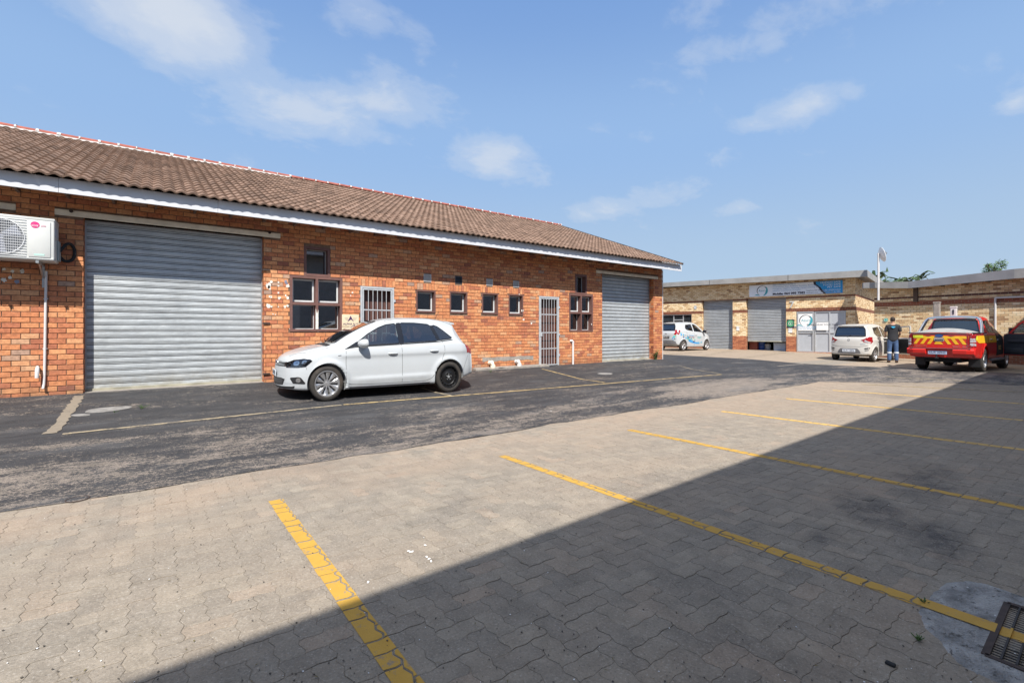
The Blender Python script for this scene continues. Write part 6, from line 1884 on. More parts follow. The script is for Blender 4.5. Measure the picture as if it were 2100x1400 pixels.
def mirror(car, x, z, sgn, mat):
    h, n = car.cast('side', x, z-.03, sgn)
    y = abs(h.y) if h else .85
    m = bpy.data.objects.new('mirror', None); COL.objects.link(m); m.parent = car.root; m.location = (x, sgn*y, z)
    bm = bmesh.new(); bmesh.ops.create_uvsphere(bm, u_segments=20, v_segments=12, radius=1)
    for v in bm.verts:
        p = v.co.copy(); q = Vector((p.x*.105, p.y*.125*sgn, p.z*.082))
        if q.x > .02: q.x = .02+(q.x-.02)*.15
        q.x *= 1.35
        q.z *= 1-.25*(p.y*.5+.5)*0; q.x -= .03*(1-p.y)*.3
        v.co = q+Vector((0, sgn*.15, .02))
    me = bpy.data.meshes.new('mirror_shell'); bm.to_mesh(me); bm.free(); me.materials.append(mat); me.polygons.foreach_set('use_smooth', [True]*len(me.polygons))
    o = bpy.data.objects.new('mirror_shell', me); COL.objects.link(o); o.parent = m
    mb = MB(); mb.bar((0, -sgn*.02, -.03), (-.01, sgn*.10, -.02), .07, .035); mb.build('mirror_arm', MT['trim'], m, world=False)
    mb = MB(); mb.prism([(.017, sgn*(.15+.09*math.cos(a*.5236)), .02+.055*math.sin(a*.5236)) for a in range(12)], (.001, 0, 0)); mb.build('mirror_glass', MT['chrome'], m, world=False)
def handle(car, x, z, sgn, mat):
    h, n = car.cast('side', x, z, sgn)
    if not h: return
    car.decal('handle_recess_shade', 'side', rpoly([(x-.055, z-.028), (x+.045, z-.028), (x+.055, z+.012), (x-.045, z+.012)]), MT['handle_shadow'] if mat is not MT['chrome'] else MT['trim'], .002, sgn)  # flat patch, shade of the recess painted as a darker colour
    mb = MB(); y = h.y
    mb.tube(chaikin([(x-.095, y-sgn*.002, z), (x-.075, y+sgn*.022, z+.004), (x, y+sgn*.032, z+.006), (x+.075, y+sgn*.022, z+.004), (x+.095, y-sgn*.002, z)], 2), .0125, 8); mb.build('door_handle', mat, car.root, world=False, smooth=True)
def platebox(car, plane, y0, z0, w, h, txt, col=None, tm=None):
    p, n = car.cast(plane, y0, z0)
    sg = -1 if plane == 'front' else 1
    x = p.x+sg*.012
    b = bpy.data.objects.new('number_plate', None); COL.objects.link(b); b.parent = car.root; b.location = (x, y0, z0)
    mb = MB(); mb.rbox(-.006, .006, -w/2, w/2, -h/2, h/2, .004, seg=1); mb.build('plate', col or MT['plate'], b, world=False)
    cu = bpy.data.curves.new('t', 'FONT'); cu.body = txt; cu.size = h*.85; cu.align_x = 'CENTER'; cu.align_y = 'CENTER'; cu.extrude = .0005
    ob = bpy.data.objects.new('t', cu); COL.objects.link(ob); dg = bpy.context.evaluated_depsgraph_get(); me = bpy.data.meshes.new_from_object(ob.evaluated_get(dg)); bpy.data.objects.remove(ob)
    M = frameM((sg*.0075, 0, 0), (0, sg, 0), (0, 0, 1)); me.transform(M); me.materials.clear(); me.materials.append(tm or MT['ink']); o = bpy.data.objects.new('plate_text', me); COL.objects.link(o); o.parent = b
def dtext(car, name, plane, txt, a, b, size, mat, sgn=1, parent=None, sx=1):
    p, n = car.cast(plane, a, b, sgn)
    if p is None: return
    cu = bpy.data.curves.new('t', 'FONT'); cu.body = txt; cu.size = size; cu.align_x = 'CENTER'; cu.align_y = 'CENTER'; cu.extrude = .0008
    ob = bpy.data.objects.new('t', cu); COL.objects.link(ob); dg = bpy.context.evaluated_depsgraph_get(); me = bpy.data.meshes.new_from_object(ob.evaluated_get(dg)); bpy.data.objects.remove(ob)
    rt_ = Vector((0, 1, 0)) if plane == 'rear' else Vector((-sgn, 0, 0)); 
    up = n.cross(rt_).normalized()
    if up.z < 0: up = -up
    rt2 = up.cross(n)
    me.transform(Matrix.Diagonal((sx, 1, 1, 1))); me.transform(frameM(p+n*.007, rt2, up)); me.materials.clear(); me.materials.append(mat); o = bpy.data.objects.new(name, me); COL.objects.link(o); o.parent = parent or car.root; return o
KX, KZ = .95, 1.055
# ------------------------------------------------------------------ white hatchback in front of the wall
wf = Vector((2.52, 8.97)); wr_ = Vector((4.967, 8.76))
ang = math.atan2(wr_.y-wf.y, wr_.x-wf.x)
dirc = (wr_-wf).normalized(); side = Vector((dirc.y, -dirc.x))      # towards the camera
# the measured points are the outer faces of the near wheels; put the local origin on the centre line
POLO = dict(L=4.08, axles=(.80, 3.36), rw=.308, arch=.355, sill=.185,
  zb=[(0, .235), (.25, .20), (.5, .19), (1.2, .175), (3, .18), (3.6, .24), (4.05, .33)],
  w=[(0, .60), (.06, .70), (.18, .775), (.4, .83), (.8, .862), (1.4, .868), (2.6, .870), (3.3, .868), (3.7, .845), (3.92, .79), (4.05, .72)],
  zm=[(0, .46), (.5, .55), (1, .60), (3, .62), (4.05, .62)],
  belt=[(0, .62), (.3, .74), (.8, .845), (1.2, .90), (1.6, .925), (2.4, .945), (3.2, .975), (3.6, .985), (3.9, .93), (4.05, .90)],
  tuck=[(0, .02), (.5, .03), (1.2, .03), (3.5, .03), (4.05, .03)],
  wr=[(0, .50), (.3, .64), (.8, .71), (1.0, .725), (1.5, .665), (1.9, .605), (2.4, .60), (3.2, .585), (3.6, .56), (3.8, .62), (4.05, .66)],
  rail=[(0, .03), (.8, .035), (1.2, .05), (1.6, .07), (2.4, .075), (3.5, .07), (3.7, .05), (4.05, .03)],
  top=[(0, .68), (.05, .755), (.2, .835), (.5, .912), (.70, .948), (.80, .962), (.88, .985), (1.20, 1.155), (1.58, 1.33), (1.88, 1.422), (2.15, 1.468), (2.5, 1.485), (2.9, 1.482), (3.20, 1.455), (3.45, 1.415), (3.56, 1.378), (3.62, 1.30), (3.80, 1.05), (3.90, .96), (4.02, .90), (4.08, .85)],
  fbow=.26, rbow=.16, frake=.05, rrake=.06, dense=(.84, 3.62), creases=[(.795, .022, .15, .95, 3.95, 1), (.36, .020, .09, 1.25, 3.0)], crslope=.012, lip=.032, fbul=.03, rbul=.05)
half = .870
ctr = wf-side*(half-.01)*KX
org = ctr-dirc*.80*KX
rootz = g(wf.x, wf.y)+.006
polo = thing('white_hatchback', (org.x, org.y, rootz), 'clean white five door hatchback parked along the red brick wall, one black steel rear wheel', 'car', rz=ang, scale=(KX, KX, KZ))
# in this frame +x runs to the tail, the camera side is -y
c = Car(polo, POLO); c.holes = []
NEAR = -1
for sg in (-1, 1):
    w1 = [(1.30, .935), (1.335, .935), (2.22, .975), (2.245, .985), (2.22, 1.335), (2.18, 1.362), (2.0, 1.340), (1.84, 1.285), (1.60, 1.165), (1.42, 1.045)]
    w2 = [(2.33, .985), (3.06, 1.015), (3.10, 1.03), (2.985, 1.32), (2.93, 1.352), (2.62, 1.377), (2.34, 1.377), (2.305, 1.36)]
    w3 = [(3.15, 1.03), (3.42, 1.055), (3.46, 1.085), (3.28, 1.225), (3.16, 1.305), (3.07, 1.334), (3.03, 1.322)]
    for q, gl in ((w1, MT['carglass']), (w2, MT['carglass_dark']), (w3, MT['carglass_dark'])): c.window('side_window', 'side', q, sg, gl, .018)
    c.decal('pillar_trim', 'side', [(2.245, .975), (2.33, .98), (2.305, 1.376), (2.22, 1.366)], MT['gloss'], .005, sg)
    c.decal('pillar_trim', 'side', [(3.09, 1.02), (3.15, 1.03), (3.04, 1.325), (2.98, 1.325)], MT['gloss'], .005, sg)
    c.decal('mirror_triangle', 'side', [(1.12, .89), (1.34, .92), (1.46, 1.04), (1.36, 1.02)], MT['gloss'], .0055, sg)
    for ln in ([(1.16, .30), (1.145, .60), (1.15, .88)], [(2.28, .255), (2.285, .6), (2.275, .975)], [(3.19, 1.04), (3.26, .86), (3.17, .64), (3.02, .42), (2.94, .30), (2.80, .262)], [(1.16, .30), (1.3, .262), (2.28, .255), (2.80, .262)]):
        c.strip('door_gap', 'side', chaikin(ln, 2), .007, MT['seam'], .0015, sg)
    c.strip('belt_trim', 'side', [(1.30, .925), (2.24, .965), (3.08, 1.003), (3.46, 1.04)], .014, MT['trim'], .007, sg)
    c.strip('sill_trim', 'side', [(1.22, .212), (2.9, .215)], .03, MT['grey_trim'], .004, sg)
    handle(c, 2.08, .80, sg, MT['carwhite']); handle(c, 2.99, .83, sg, MT['carwhite'])
    mirror(c, 1.50, .975, sg, MT['carwhite'])
    c.decal('side_repeater', 'side', [(1.0, .78), (1.06, .785), (1.06, .795), (1.0, .79)], MT['chrome'], .003, sg)
    # fender/bumper gaps
    c.strip('panel_gap', 'side', chaikin([(.44, .56), (.42, .64), (.50, .72)], 1), .006, MT['seam'], .0015, sg)
    c.strip('panel_gap', 'side', chaikin([(3.70, .42), (3.78, .60), (3.84, .72)], 1), .006, MT['seam'], .0015, sg)
    # lamps
    hl = [(.115, .600), (.30, .600), (.42, .612), (.54, .705), (.50, .735), (.40, .745), (.24, .725), (.12, .675)]
    lamp = c.decal('headlight', 'side', hl, MT['gloss'], .004, sg, step=.03)
    c.decal('lamp_bowl', 'side', rpoly([(.22, .63), (.31, .63), (.33, .71), (.24, .70)]), MT['chrome'], .007, sg, lamp); c.decal('lamp_bowl', 'side', rpoly([(.35, .64), (.43, .655), (.45, .72), (.37, .715)]), MT['chrome'], .007, sg, lamp)
    c.strip('lamp_strip', 'side', [(.14, .61), (.40, .62)], .010, MT['white'], .007, sg, lamp)
    c.decal('lamp_lens', 'side', hl, MT['lens'], .010, sg, lamp, step=.03)
    tl = [(3.75, .975), (3.96, .94), (4.04, .80), (3.99, .735), (3.90, .77)]
    c.decal('tail_light', 'side', tl, MT['redlens'], .005, sg, step=.03)
    c.decal('tail_light', 'rear', [(sg*.45, .80), (sg*.80, .78), (sg*.80, .93), (sg*.50, .92)], MT['redlens'], .006)
    c.decal('fog_recess', 'side', [(.215, .33), (.40, .315), (.42, .33), (.345, .425), (.30, .44), (.18, .43), (.17, .41)], MT['trim'], .004, sg, step=.03)
    c.decal('fog_lamp', 'side', rpoly([(.26, .345), (.34, .345), (.335, .42), (.265, .42)]), MT['chrome'], .008, sg, step=.02)
c.window('windscreen', 'front', [(-.69, 1.01), (-.3, .995), (.3, .995), (.69, 1.01), (.635, 1.20), (.565, 1.36), (.50, 1.395), (.3, 1.412), (-.3, 1.412), (-.50, 1.395), (-.565, 1.36), (-.635, 1.20)], frame=.04)
c.window('rear_window', 'rear', [(-.55, 1.03), (.55, 1.03), (.50, 1.28), (-.50, 1.28)], glass=MT['carglass_dark'], frame=.04)
c.decal('grille', 'front', [(-.60, .615), (.60, .615), (.58, .68), (.3, .70), (-.3, .70), (-.58, .68)], MT['gloss'], .005)
for z in (.648, .69): c.strip('grille_bar', 'front', [(-.56, z-.012), (-.3, z), (.3, z), (.56, z-.012)], .013, MT['chrome'], .010)
c.decal('lower_intake', 'front', [(-.50, .30), (.50, .30), (.56, .40), (.45, .42), (-.45, .42), (-.56, .40)], MT['trim'], .005)
for z in (.33, .36, .39): c.strip('intake_bar', 'front', [(-.5, z), (.5, z)], .008, MT['grey_trim'], .009)
c.decal('lower_lip', 'front', [(-.70, .245), (.70, .245), (.72, .285), (-.72, .285)], MT['trim'], .004)
c.strip('lip_strip', 'front', [(-.70, .29), (.70, .29)], .02, MT['carwhite'], .014)  # body-coloured strip along the lower lip
pb, _ = c.cast('front', 0, .665)
mb = MB(); mb.lathe([(.058, -.012), (.058, 0), (.048, 0), (.048, -.012)], (pb.x-.004, 0, .665), 'x', 24)
for (a, b) in (((-.03, .035), (-.008, -.035)), ((-.008, -.035), (0, -.01)), ((0, -.01), (.008, -.035)), ((.008, -.035), (.03, .035)), ((-.014, .04), (0, .006)), ((0, .006), (.014, .04))):
    mb.bar((pb.x-.010, a[0], .665+a[1]), (pb.x-.010, b[0], .665+b[1]), .007, .006)
mb.build('badge', MT['chrome'], polo, world=False)
platebox(c, 'front', 0, .49, .52, .11, 'NUR 47921')
platebox(c, 'rear', 0, .52, .52, .11, 'NUR 47921')
# bonnet gap and centre creases, cowl, wipers, spoiler, antenna
for sg in (-1, 1):
    c.strip('bonnet_gap', 'top', chaikin([(.17, sg*.50), (.40, sg*.66), (.65, sg*.70), (.86, sg*.715)], 2), .006, MT['seam'], .0015)
    c.strip('roof_gap', 'top', [(1.98, sg*.585), (3.55, sg*.55)], .008, MT['seam'], .002)
c.decal('cowl', 'top', [(.81, -.66), (.89, -.67), (.89, .67), (.81, .66)], MT['trim'], .004)
mb = MB()
for y0, y1 in ((-.50, .05), (.08, .58)):
    pts = []
    for k in range(6):
        f = k/5; h, n = c.cast('front', y0+(y1-y0)*f, 1.01+.035*f)
        pts.append(h+n*.022)
    mb.tube(pts, .007, 6)
mb.build('wiper', MT['trim'], polo, world=False)
mb = MB(); mb.prism(rpoly([(3.36, 0, 1.423), (3.60, 0, 1.386), (3.63, 0, 1.368), (3.62, 0, 1.347), (3.54, 0, 1.350), (3.36, 0, 1.40)], 1), (0, 1.04, 0), Matrix.Translation((0, -.52, .0))); mb.build('spoiler', MT['carwhite'], polo, world=False, smooth=True, angle=50)
h, n = c.cast('top', 3.36, 0)
mb = MB(); mb.tube([h, h+Vector((.10, 0, .19))], [.006, .003], 6); mb.tube([h-Vector((0, 0, .01)), h+Vector((.03, 0, .02))], [.02, .008], 8); mb.build('aerial', MT['trim'], polo, world=False)
interior(c, 1.35, 3.6, .30, .93, .70)
c.finish([MT['carwhite'], MT['liner']])
for (x, st_) in ((.80, 'alloy10'), (3.36, 'steel')):
    wheel(polo, x, -(half-.105), .308, .19, st_, .216)
    wheel(polo, x, (half-.105), .308, .19, 'alloy10', .205)
# ------------------------------------------------------------------ small hatchbacks by the far building
def small_hatch(root, S, paint, rearwin, sidewins, style, plate, extra):
    c = Car(root, S); c.holes = []
    for sg in (-1, 1):
        for q in sidewins: c.window('side_window', 'side', q, sg, MT['carglass_dark'], .03)
    c.window('windscreen', 'front', S['ws'], frame=.05)
    c.window('rear_window', 'rear', rearwin, glass=MT['carglass_dark'], frame=.045)
    extra(c)
    interior(c, S['dash'], S['L']-.3, .3, .95, .62)
    c.finish([paint, MT['liner']])
    hw = max(v for _, v in S['w'])
    for x in S['axles']:
        for sg in (-1, 1): wheel(root, x, sg*(hw-.09), S['rw'], .165, style, S['rw']*.64)
    platebox(c, 'rear', S['py'], S['pz'], .50, .105, plate, S.get('pcol'), S.get('ptx'))
    return c
SPARK = dict(L=3.60, axles=(.70, 3.04), rw=.285, arch=.325, sill=.17, dash=1.05,
  zb=[(0, .25), (.3, .20), (1.2, .18), (3, .20), (3.6, .34)],
  w=[(0, .55), (.08, .66), (.3, .74), (.7, .79), (1.5, .80), (2.8, .80), (3.2, .785), (3.45, .73), (3.6, .66)],
  zm=[(0, .5), (1, .62), (3.6, .66)],
  belt=[(0, .64), (.4, .80), (.9, .90), (1.3, .95), (2.2, 1.0), (3.0, 1.06), (3.4, 1.06), (3.6, 1.0)],
  tuck=[(0, .02), (3.6, .04)], wr=[(0, .45), (.5, .62), (.85, .66), (1.3, .60), (1.7, .56), (2.8, .55), (3.3, .52), (3.6, .58)],
  rail=[(0, .03), (.8, .04), (1.5, .08), (3, .09), (3.4, .07), (3.6, .03)],
  top=[(0, .70), (.08, .78), (.35, .88), (.72, .975), (.82, 1.02), (1.2, 1.27), (1.5, 1.43), (1.8, 1.50), (2.3, 1.525), (2.9, 1.50), (3.25, 1.455), (3.36, 1.42), (3.42, 1.34), (3.52, 1.08), (3.57, 1.0), (3.6, .96)],
  fbow=.25, rbow=.14, rrake=.02, dense=(.8, 3.4), creases=[(.80, .014, .10, .9, 3.3)], crslope=.05, rbul=.03, fbul=.03,
  ws=[(-.56, 1.03), (.56, 1.03), (.48, 1.43), (-.48, 1.43)], py=0, pz=.72, pcol=MT['trim'], ptx=MT['white'])
# at the far left: rear right wheel near (23.3, 15.25), heading +x
def place_car(rwheel, heading, S, zoff=0):
    """root transform so that the given ground point sits under the outer face of the right rear wheel"""
    hw = max(v for _, v in S['w'])
    # local +x points to the tail; heading is the world direction of the nose
    rz = math.atan2(-heading.y, -heading.x)
    ex = Vector((math.cos(rz), math.sin(rz))); ey = Vector((-ex.y, ex.x))
    # right side of the car is local +y when the nose is -x
    o = Vector(rwheel)-ex*S['axles'][1]*KX-ey*(hw-.01)*KX
    cx, cy = o.x+ex.x*2, o.y+ex.y*2
    return (o.x, o.y, g(*rwheel)+zoff), rz
loc, rz = place_car((23.2, 15.22), Vector((1, -.02)).normalized(), SPARK)
sk_ = thing('small_white_car', loc, 'small white hatchback with blue and green bubble graphics before the yellow brick wall', 'car', rz=rz, scale=(KX, KX, KZ))
BL = simple('graphic_blue', (.05, .30, .62), .4); GRN = simple('graphic_green', (.18, .50, .16), .4); NV = simple('graphic_navy', (.02, .06, .22), .4); TL = simple('graphic_teal', (.05, .45, .48), .4)
def spark_extra(c):
    for sg in (-1, 1):
        # vertical red lamp clusters
        c.decal('tail_light', 'rear', [(sg*.50, .86), (sg*.62, .84), (sg*.68, .98), (sg*.66, 1.10), (sg*.60, 1.10), (sg*.56, .98)], MT['redlens'], .006, step=.03)
        tl = c.decal('tail_light', 'side', [(3.25, 1.08), (3.47, 1.10), (3.53, .92), (3.40, .85), (3.32, .95)], MT['redlens'], .006, sg, step=.03)
        c.decal('lamp_centre', 'side', rpoly([(3.38, .94), (3.46, .95), (3.45, 1.02), (3.37, 1.01)]), MT['clearlens'], .009, sg, tl)
        for ln in ([(1.02, .28), (1.0, .6), (1.02, .93)], [(1.98, .27), (2.0, .95)], [(2.70, 1.0), (2.74, .75), (2.62, .45)]): c.strip('door_gap', 'side', ln, .008, MT['seam'], .0015, sg)
        handle(c, 1.86, .83, sg, MT['carwhite']); mirror(c, 1.12, 1.0, sg, MT['gloss'])
        c.strip('roof_rail', 'top', [(1.6, sg*.52), (3.1, sg*.50)], .03, MT['clearlens'], .02)
        # graphics: streak of bubbles from the tail towards the front door
        random.seed(5)
        for i in range(46):
            f = random.random(); x = 3.3-2.1*f; z = .92-.50*f**.6+random.uniform(-.11, .11)*(1-.5*f); r = random.uniform(.012, .05)*(1.2-.5*f)
            if abs(math.hypot(x-3.04, z-.285)) < .40: continue
            c.decal('bubble', 'side', [(x+r*math.cos(k*.785), z+r*math.sin(k*.785)) for k in range(8)], random.choice((BL, BL, TL, NV, GRN)), .003+.0002*i, sg, step=.2)
        c.decal('graphic_swoosh', 'side', rpoly([(2.62, .50), (2.3, .42), (1.9, .36), (1.45, .34), (1.45, .40), (1.9, .46), (2.3, .55), (2.6, .66)]), BL, .003, sg)
        c.decal('graphic_swoosh', 'side', rpoly([(2.2, .45), (2.0, .42), (1.95, .50), (2.1, .52)]), NV, .005, sg)
        dtext(c, 'door_lettering', 'side', 'Azuri', 1.52, .70, .17, TL, sg); dtext(c, 'door_lettering', 'side', 'Pest Control', 2.30, .80, .09, BL, sg); dtext(c, 'door_lettering', 'side', '064 095 7582', 2.30, .70, .09, MT['redlens'], sg)
        c.decal('wheel_arch_trim', 'side', [(2.70, .20), (3.35, .22), (3.36, .26), (2.70, .24)], MT['trim'], .003, sg)
    c.decal('bumper_insert', 'rear', [(-.66, .36), (.66, .36), (.60, .50), (.45, .56), (-.45, .56), (-.60, .50)], MT['grey_trim'], .006)
    for (y, z, r, m) in ((.52, .74, .06, TL), (.44, .68, .035, BL), (.56, .64, .03, NV), (.6, .80, .03, GRN), (.40, .62, .02, BL), (.48, .60, .03, BL)):
        c.decal('bubble', 'rear', [(y+r*math.cos(k*.785), z+r*math.sin(k*.785)) for k in range(8)], m, .004, step=.2)
    c.strip('tailgate_gap', 'rear', [(-.60, .60), (.60, .60)], .010, MT['seam'], .002)
    p, n = c.cast('rear', 0, .90); mb = MB(); mb.rbox(p.x, p.x+.012, -.07, .07, .885, .915, .005); mb.build('badge', MT['chrome'], c.root, world=False)
    mb = MB(); h, n = c.cast('rear', 0, 1.10); h2, n2 = c.cast('rear', .25, 1.13); mb.bar(h+n*.02, h2+n2*.02, .012, .01); mb.build('wiper', MT['trim'], c.root, world=False)
    mb = MB(); h, n = c.cast('top', 3.30, 0); mb.rbox(3.22, 3.42, -.45, .45, h.z-.02, h.z+.015, .012); mb.build('spoiler', MT['carwhite'], c.root, world=False, smooth=True)
small_hatch(sk_, SPARK, MT['carwhite'], [(-.52, 1.05), (.52, 1.05), (.50, 1.30), (.44, 1.38), (-.44, 1.38), (-.50, 1.30)],
            ([(1.08, .97), (1.95, 1.02), (1.94, 1.38), (1.80, 1.40), (1.55, 1.32)], [(2.06, 1.03), (2.66, 1.10), (2.76, 1.18), (2.62, 1.36), (2.05, 1.40)]), 'alloy5', 'NUR 30217', spark_extra)
AGYA = dict(L=3.66, axles=(.74, 3.10), rw=.285, arch=.325, sill=.17, dash=1.1,
  zb=[(0, .25), (.3, .20), (1.2, .18), (3, .20), (3.66, .30)],
  w=[(0, .58), (.08, .68), (.3, .76), (.7, .80), (1.5, .81), (2.9, .81), (3.3, .80), (3.5, .77), (3.66, .71)],
  zm=[(0, .5), (1, .60), (3.66, .60)],
  belt=[(0, .64), (.4, .78), (.9, .88), (1.3, .92), (2.2, .96), (3.0, 1.0), (3.45, 1.0), (3.66, .96)],
  tuck=[(0, .02), (3.66, .04)], wr=[(0, .45), (.5, .62), (.9, .66), (1.4, .60), (1.8, .57), (2.8, .57), (3.3, .56), (3.5, .60), (3.66, .66)],
  rail=[(0, .03), (.8, .04), (1.5, .07), (3, .08), (3.4, .06), (3.66, .03)],
  top=[(0, .70), (.08, .77), (.4, .86), (.82, .94), (.92, .98), (1.3, 1.23), (1.6, 1.40), (1.9, 1.475), (2.4, 1.51), (3.0, 1.485), (3.35, 1.44), (3.44, 1.41), (3.50, 1.30), (3.58, 1.06), (3.63, .99), (3.66, .95)],
  fbow=.25, rbow=.10, rrake=.02, dense=(.9, 3.45), creases=[(.82, .012, .10, .9, 3.4)], crslope=.03, rbul=.03, fbul=.03,
  ws=[(-.58, 1.0), (.58, 1.0), (.50, 1.41), (-.50, 1.41)], py=0, pz=.44)
loc, rz = place_car((23.85, 6.72), Vector((1, -.03)).normalized(), AGYA)
ag = thing('offwhite_hatchback', loc, 'white hatchback seen from behind beside the man in dark shirt, driver door open', 'car', rz=rz, scale=(KX, KX, KZ))
def agya_extra(c):
    for sg in (-1, 1):
        tl = c.decal('tail_light', 'rear', [(sg*.44, .86), (sg*.50, .83), (sg*.76, .72), (sg*.79, .80), (sg*.76, .98), (sg*.70, .99), (sg*.62, .93)], MT['redlens'], .006, step=.03)
        c.decal('lamp_centre', 'rear', [(sg*.55, .82), (sg*.74, .735), (sg*.76, .78), (sg*.60, .86)], MT['clearlens'], .010, 1, tl, step=.03)
        c.decal('tail_light', 'side', [(3.46, .98), (3.60, .95), (3.64, .78), (3.55, .74)], MT['redlens'], .006, sg, step=.03)
        c.decal('bumper_vent', 'rear', [(sg*.56, .50), (sg*.74, .53), (sg*.74, .57), (sg*.58, .55)], MT['trim'], .007, step=.03); c.decal('bumper_vent', 'rear', [(sg*.58, .44), (sg*.72, .46), (sg*.72, .485), (sg*.58, .47)], MT['trim'], .007, step=.03)
        for ln in ([(1.12, .28), (1.10, .6), (1.12, .90)], [(2.12, .27), (2.14, .93)], [(2.84, .96), (2.86, .72), (2.72, .45)]): c.strip('door_gap', 'side', ln, .008, MT['seam'], .0015, sg)
        handle(c, 1.98, .80, sg, MT['carcream']); handle(c, 2.74, .83, sg, MT['carcream']); mirror(c, 1.22, .97, sg, MT['carcream'])
    c.decal('bumper_insert', 'rear', [(-.44, .34), (.44, .34), (.40, .45), (.32, .53), (-.32, .53), (-.40, .45)], MT['grey_trim'], .006)
    c.strip('tailgate_gap', 'rear', [(-.72, .66), (-.4, .60), (.4, .60), (.72, .66)], .010, MT['seam'], .002)
    p, n = c.cast('rear', 0, .86); mb = MB(); mb.lathe([(.052, .006), (.04, .006)], (p.x+.004, 0, .86), 'x', 20); mb.lathe([(.028, .007), (.02, .007)], (p.x+.005, 0, .866), 'x', 16); mb.build('badge', MT['chrome'], c.root, world=False, fix=False)
    c.strip('badge_text', 'rear', [(.42, .70), (.60, .705)], .022, MT['chrome'], .006)
    h, n = c.cast('rear', .05, 1.04); h2, n2 = c.cast('rear', -.06, .98); mb = MB(); mb.bar(h+n*.02, h2+n2*.02, .02, .012); mb.build('wiper', MT['trim'], c.root, world=False)
    mb = MB(); h, n = c.cast('top', 3.38, 0); mb.rbox(3.28, 3.50, -.50, .50, h.z-.03, h.z+.012, .012); mb.build('spoiler', MT['carcream'], c.root, world=False, smooth=True)
    # open driver door: a panel hinged at the front
    dr = bpy.data.objects.new('open_door', None); COL.objects.link(dr); dr.parent = c.root; dr.location = (1.13, .80, .28); dr.rotation_euler = (0, 0, R(58))
    mb = MB(); mb.rbox(0, 1.0, -.04, .04, 0, .66, .03); mb.bar((.12, 0, .66), (.55, -.02, 1.10), .04, .04); mb.bar((.55, -.02, 1.10), (.98, -.02, 1.12), .04, .04); mb.bar((.98, 0, .66), (.98, -.02, 1.12), .05, .04); mb.build('door_shell', MT['carcream'], dr, world=False)
    mb = MB(); mb.rbox(.05, .95, -.055, -.038, .05, .62, .02); mb.build('door_card', MT['trim'], dr, world=False)
    c.decal('door_opening', 'side', [(1.14, .30), (2.10, .29), (2.12, .92), (1.14, .90)], MT['liner'], .004, 1)
c_ag = small_hatch(ag, AGYA, MT['carcream'], [(-.60, 1.0), (-.5, .985), (.5, .985), (.60, 1.0), (.56, 1.28), (.50, 1.37), (-.50, 1.37), (-.56, 1.28)],
            ([(1.18, .94), (2.08, .985), (2.06, 1.37), (1.92, 1.385), (1.66, 1.30)], [(2.19, .99), (2.80, 1.02), (2.98, 1.12), (2.86, 1.34), (2.18, 1.385)]), 'alloy5', 'NUR 14856', agya_extra)
# ------------------------------------------------------------------ red pickup
RG = dict(L=5.10, axles=(.90, 3.90), rw=.37, arch=.43, sill=.34,
  zb=[(0, .42), (.4, .38), (1.4, .36), (4.4, .40), (5.1, .46)],
  w=[(0, .62), (.08, .76), (.3, .84), (.8, .89), (2, .895), (4.6, .89), (5.0, .875), (5.1, .85)],
  zm=[(0, .65), (5.1, .75)],
  belt=[(0, .85), (.4, 1.0), (1.3, 1.09), (2, 1.13), (3.2, 1.18), (3.5, 1.165), (5.1, 1.185)],
  tuck=[(0, .02), (1.5, .03), (3.4, .025), (5.1, .02)], wr=[(0, .5), (.5, .70), (1.25, .76), (1.7, .68), (2.1, .61), (3.1, .61), (3.42, .60), (3.50, .80), (5.1, .80)],
  rail=[(0, .03), (1.2, .04), (1.8, .07), (3.2, .08), (3.42, .06), (3.5, .02), (5.1, .02)],
  top=[(0, .95), (.08, 1.02), (.4, 1.08), (1.1, 1.13), (1.25, 1.16), (1.6, 1.40), (1.95, 1.62), (2.2, 1.715), (2.6, 1.745), (3.1, 1.735), (3.34, 1.70), (3.40, 1.66), (3.47, 1.235), (3.52, 1.195), (5.04, 1.20), (5.1, 1.19)],
  fbow=.22, rbow=.03, dense=(3.4, 1.2), creases=[(.98, .010, .10, .9, 3.4)], crslope=.01, fbul=.04, rbul=.012)
loc, rz = place_car((21.55, 3.14), Vector((1, -.05)).normalized(), RG, .0)
tr = thing('red_pickup', loc, 'red double cab pickup with yellow chevrons on tailgate and open driver door', 'pickup truck', rz=rz, scale=(KX, KX, KZ))
c = Car(tr, RG); c.holes = []
YL = simple('reflective_yellow', (.95, .50, .02), .35, coat=.3); LIME = simple('reflective_lime', (.72, .78, .05), .35)
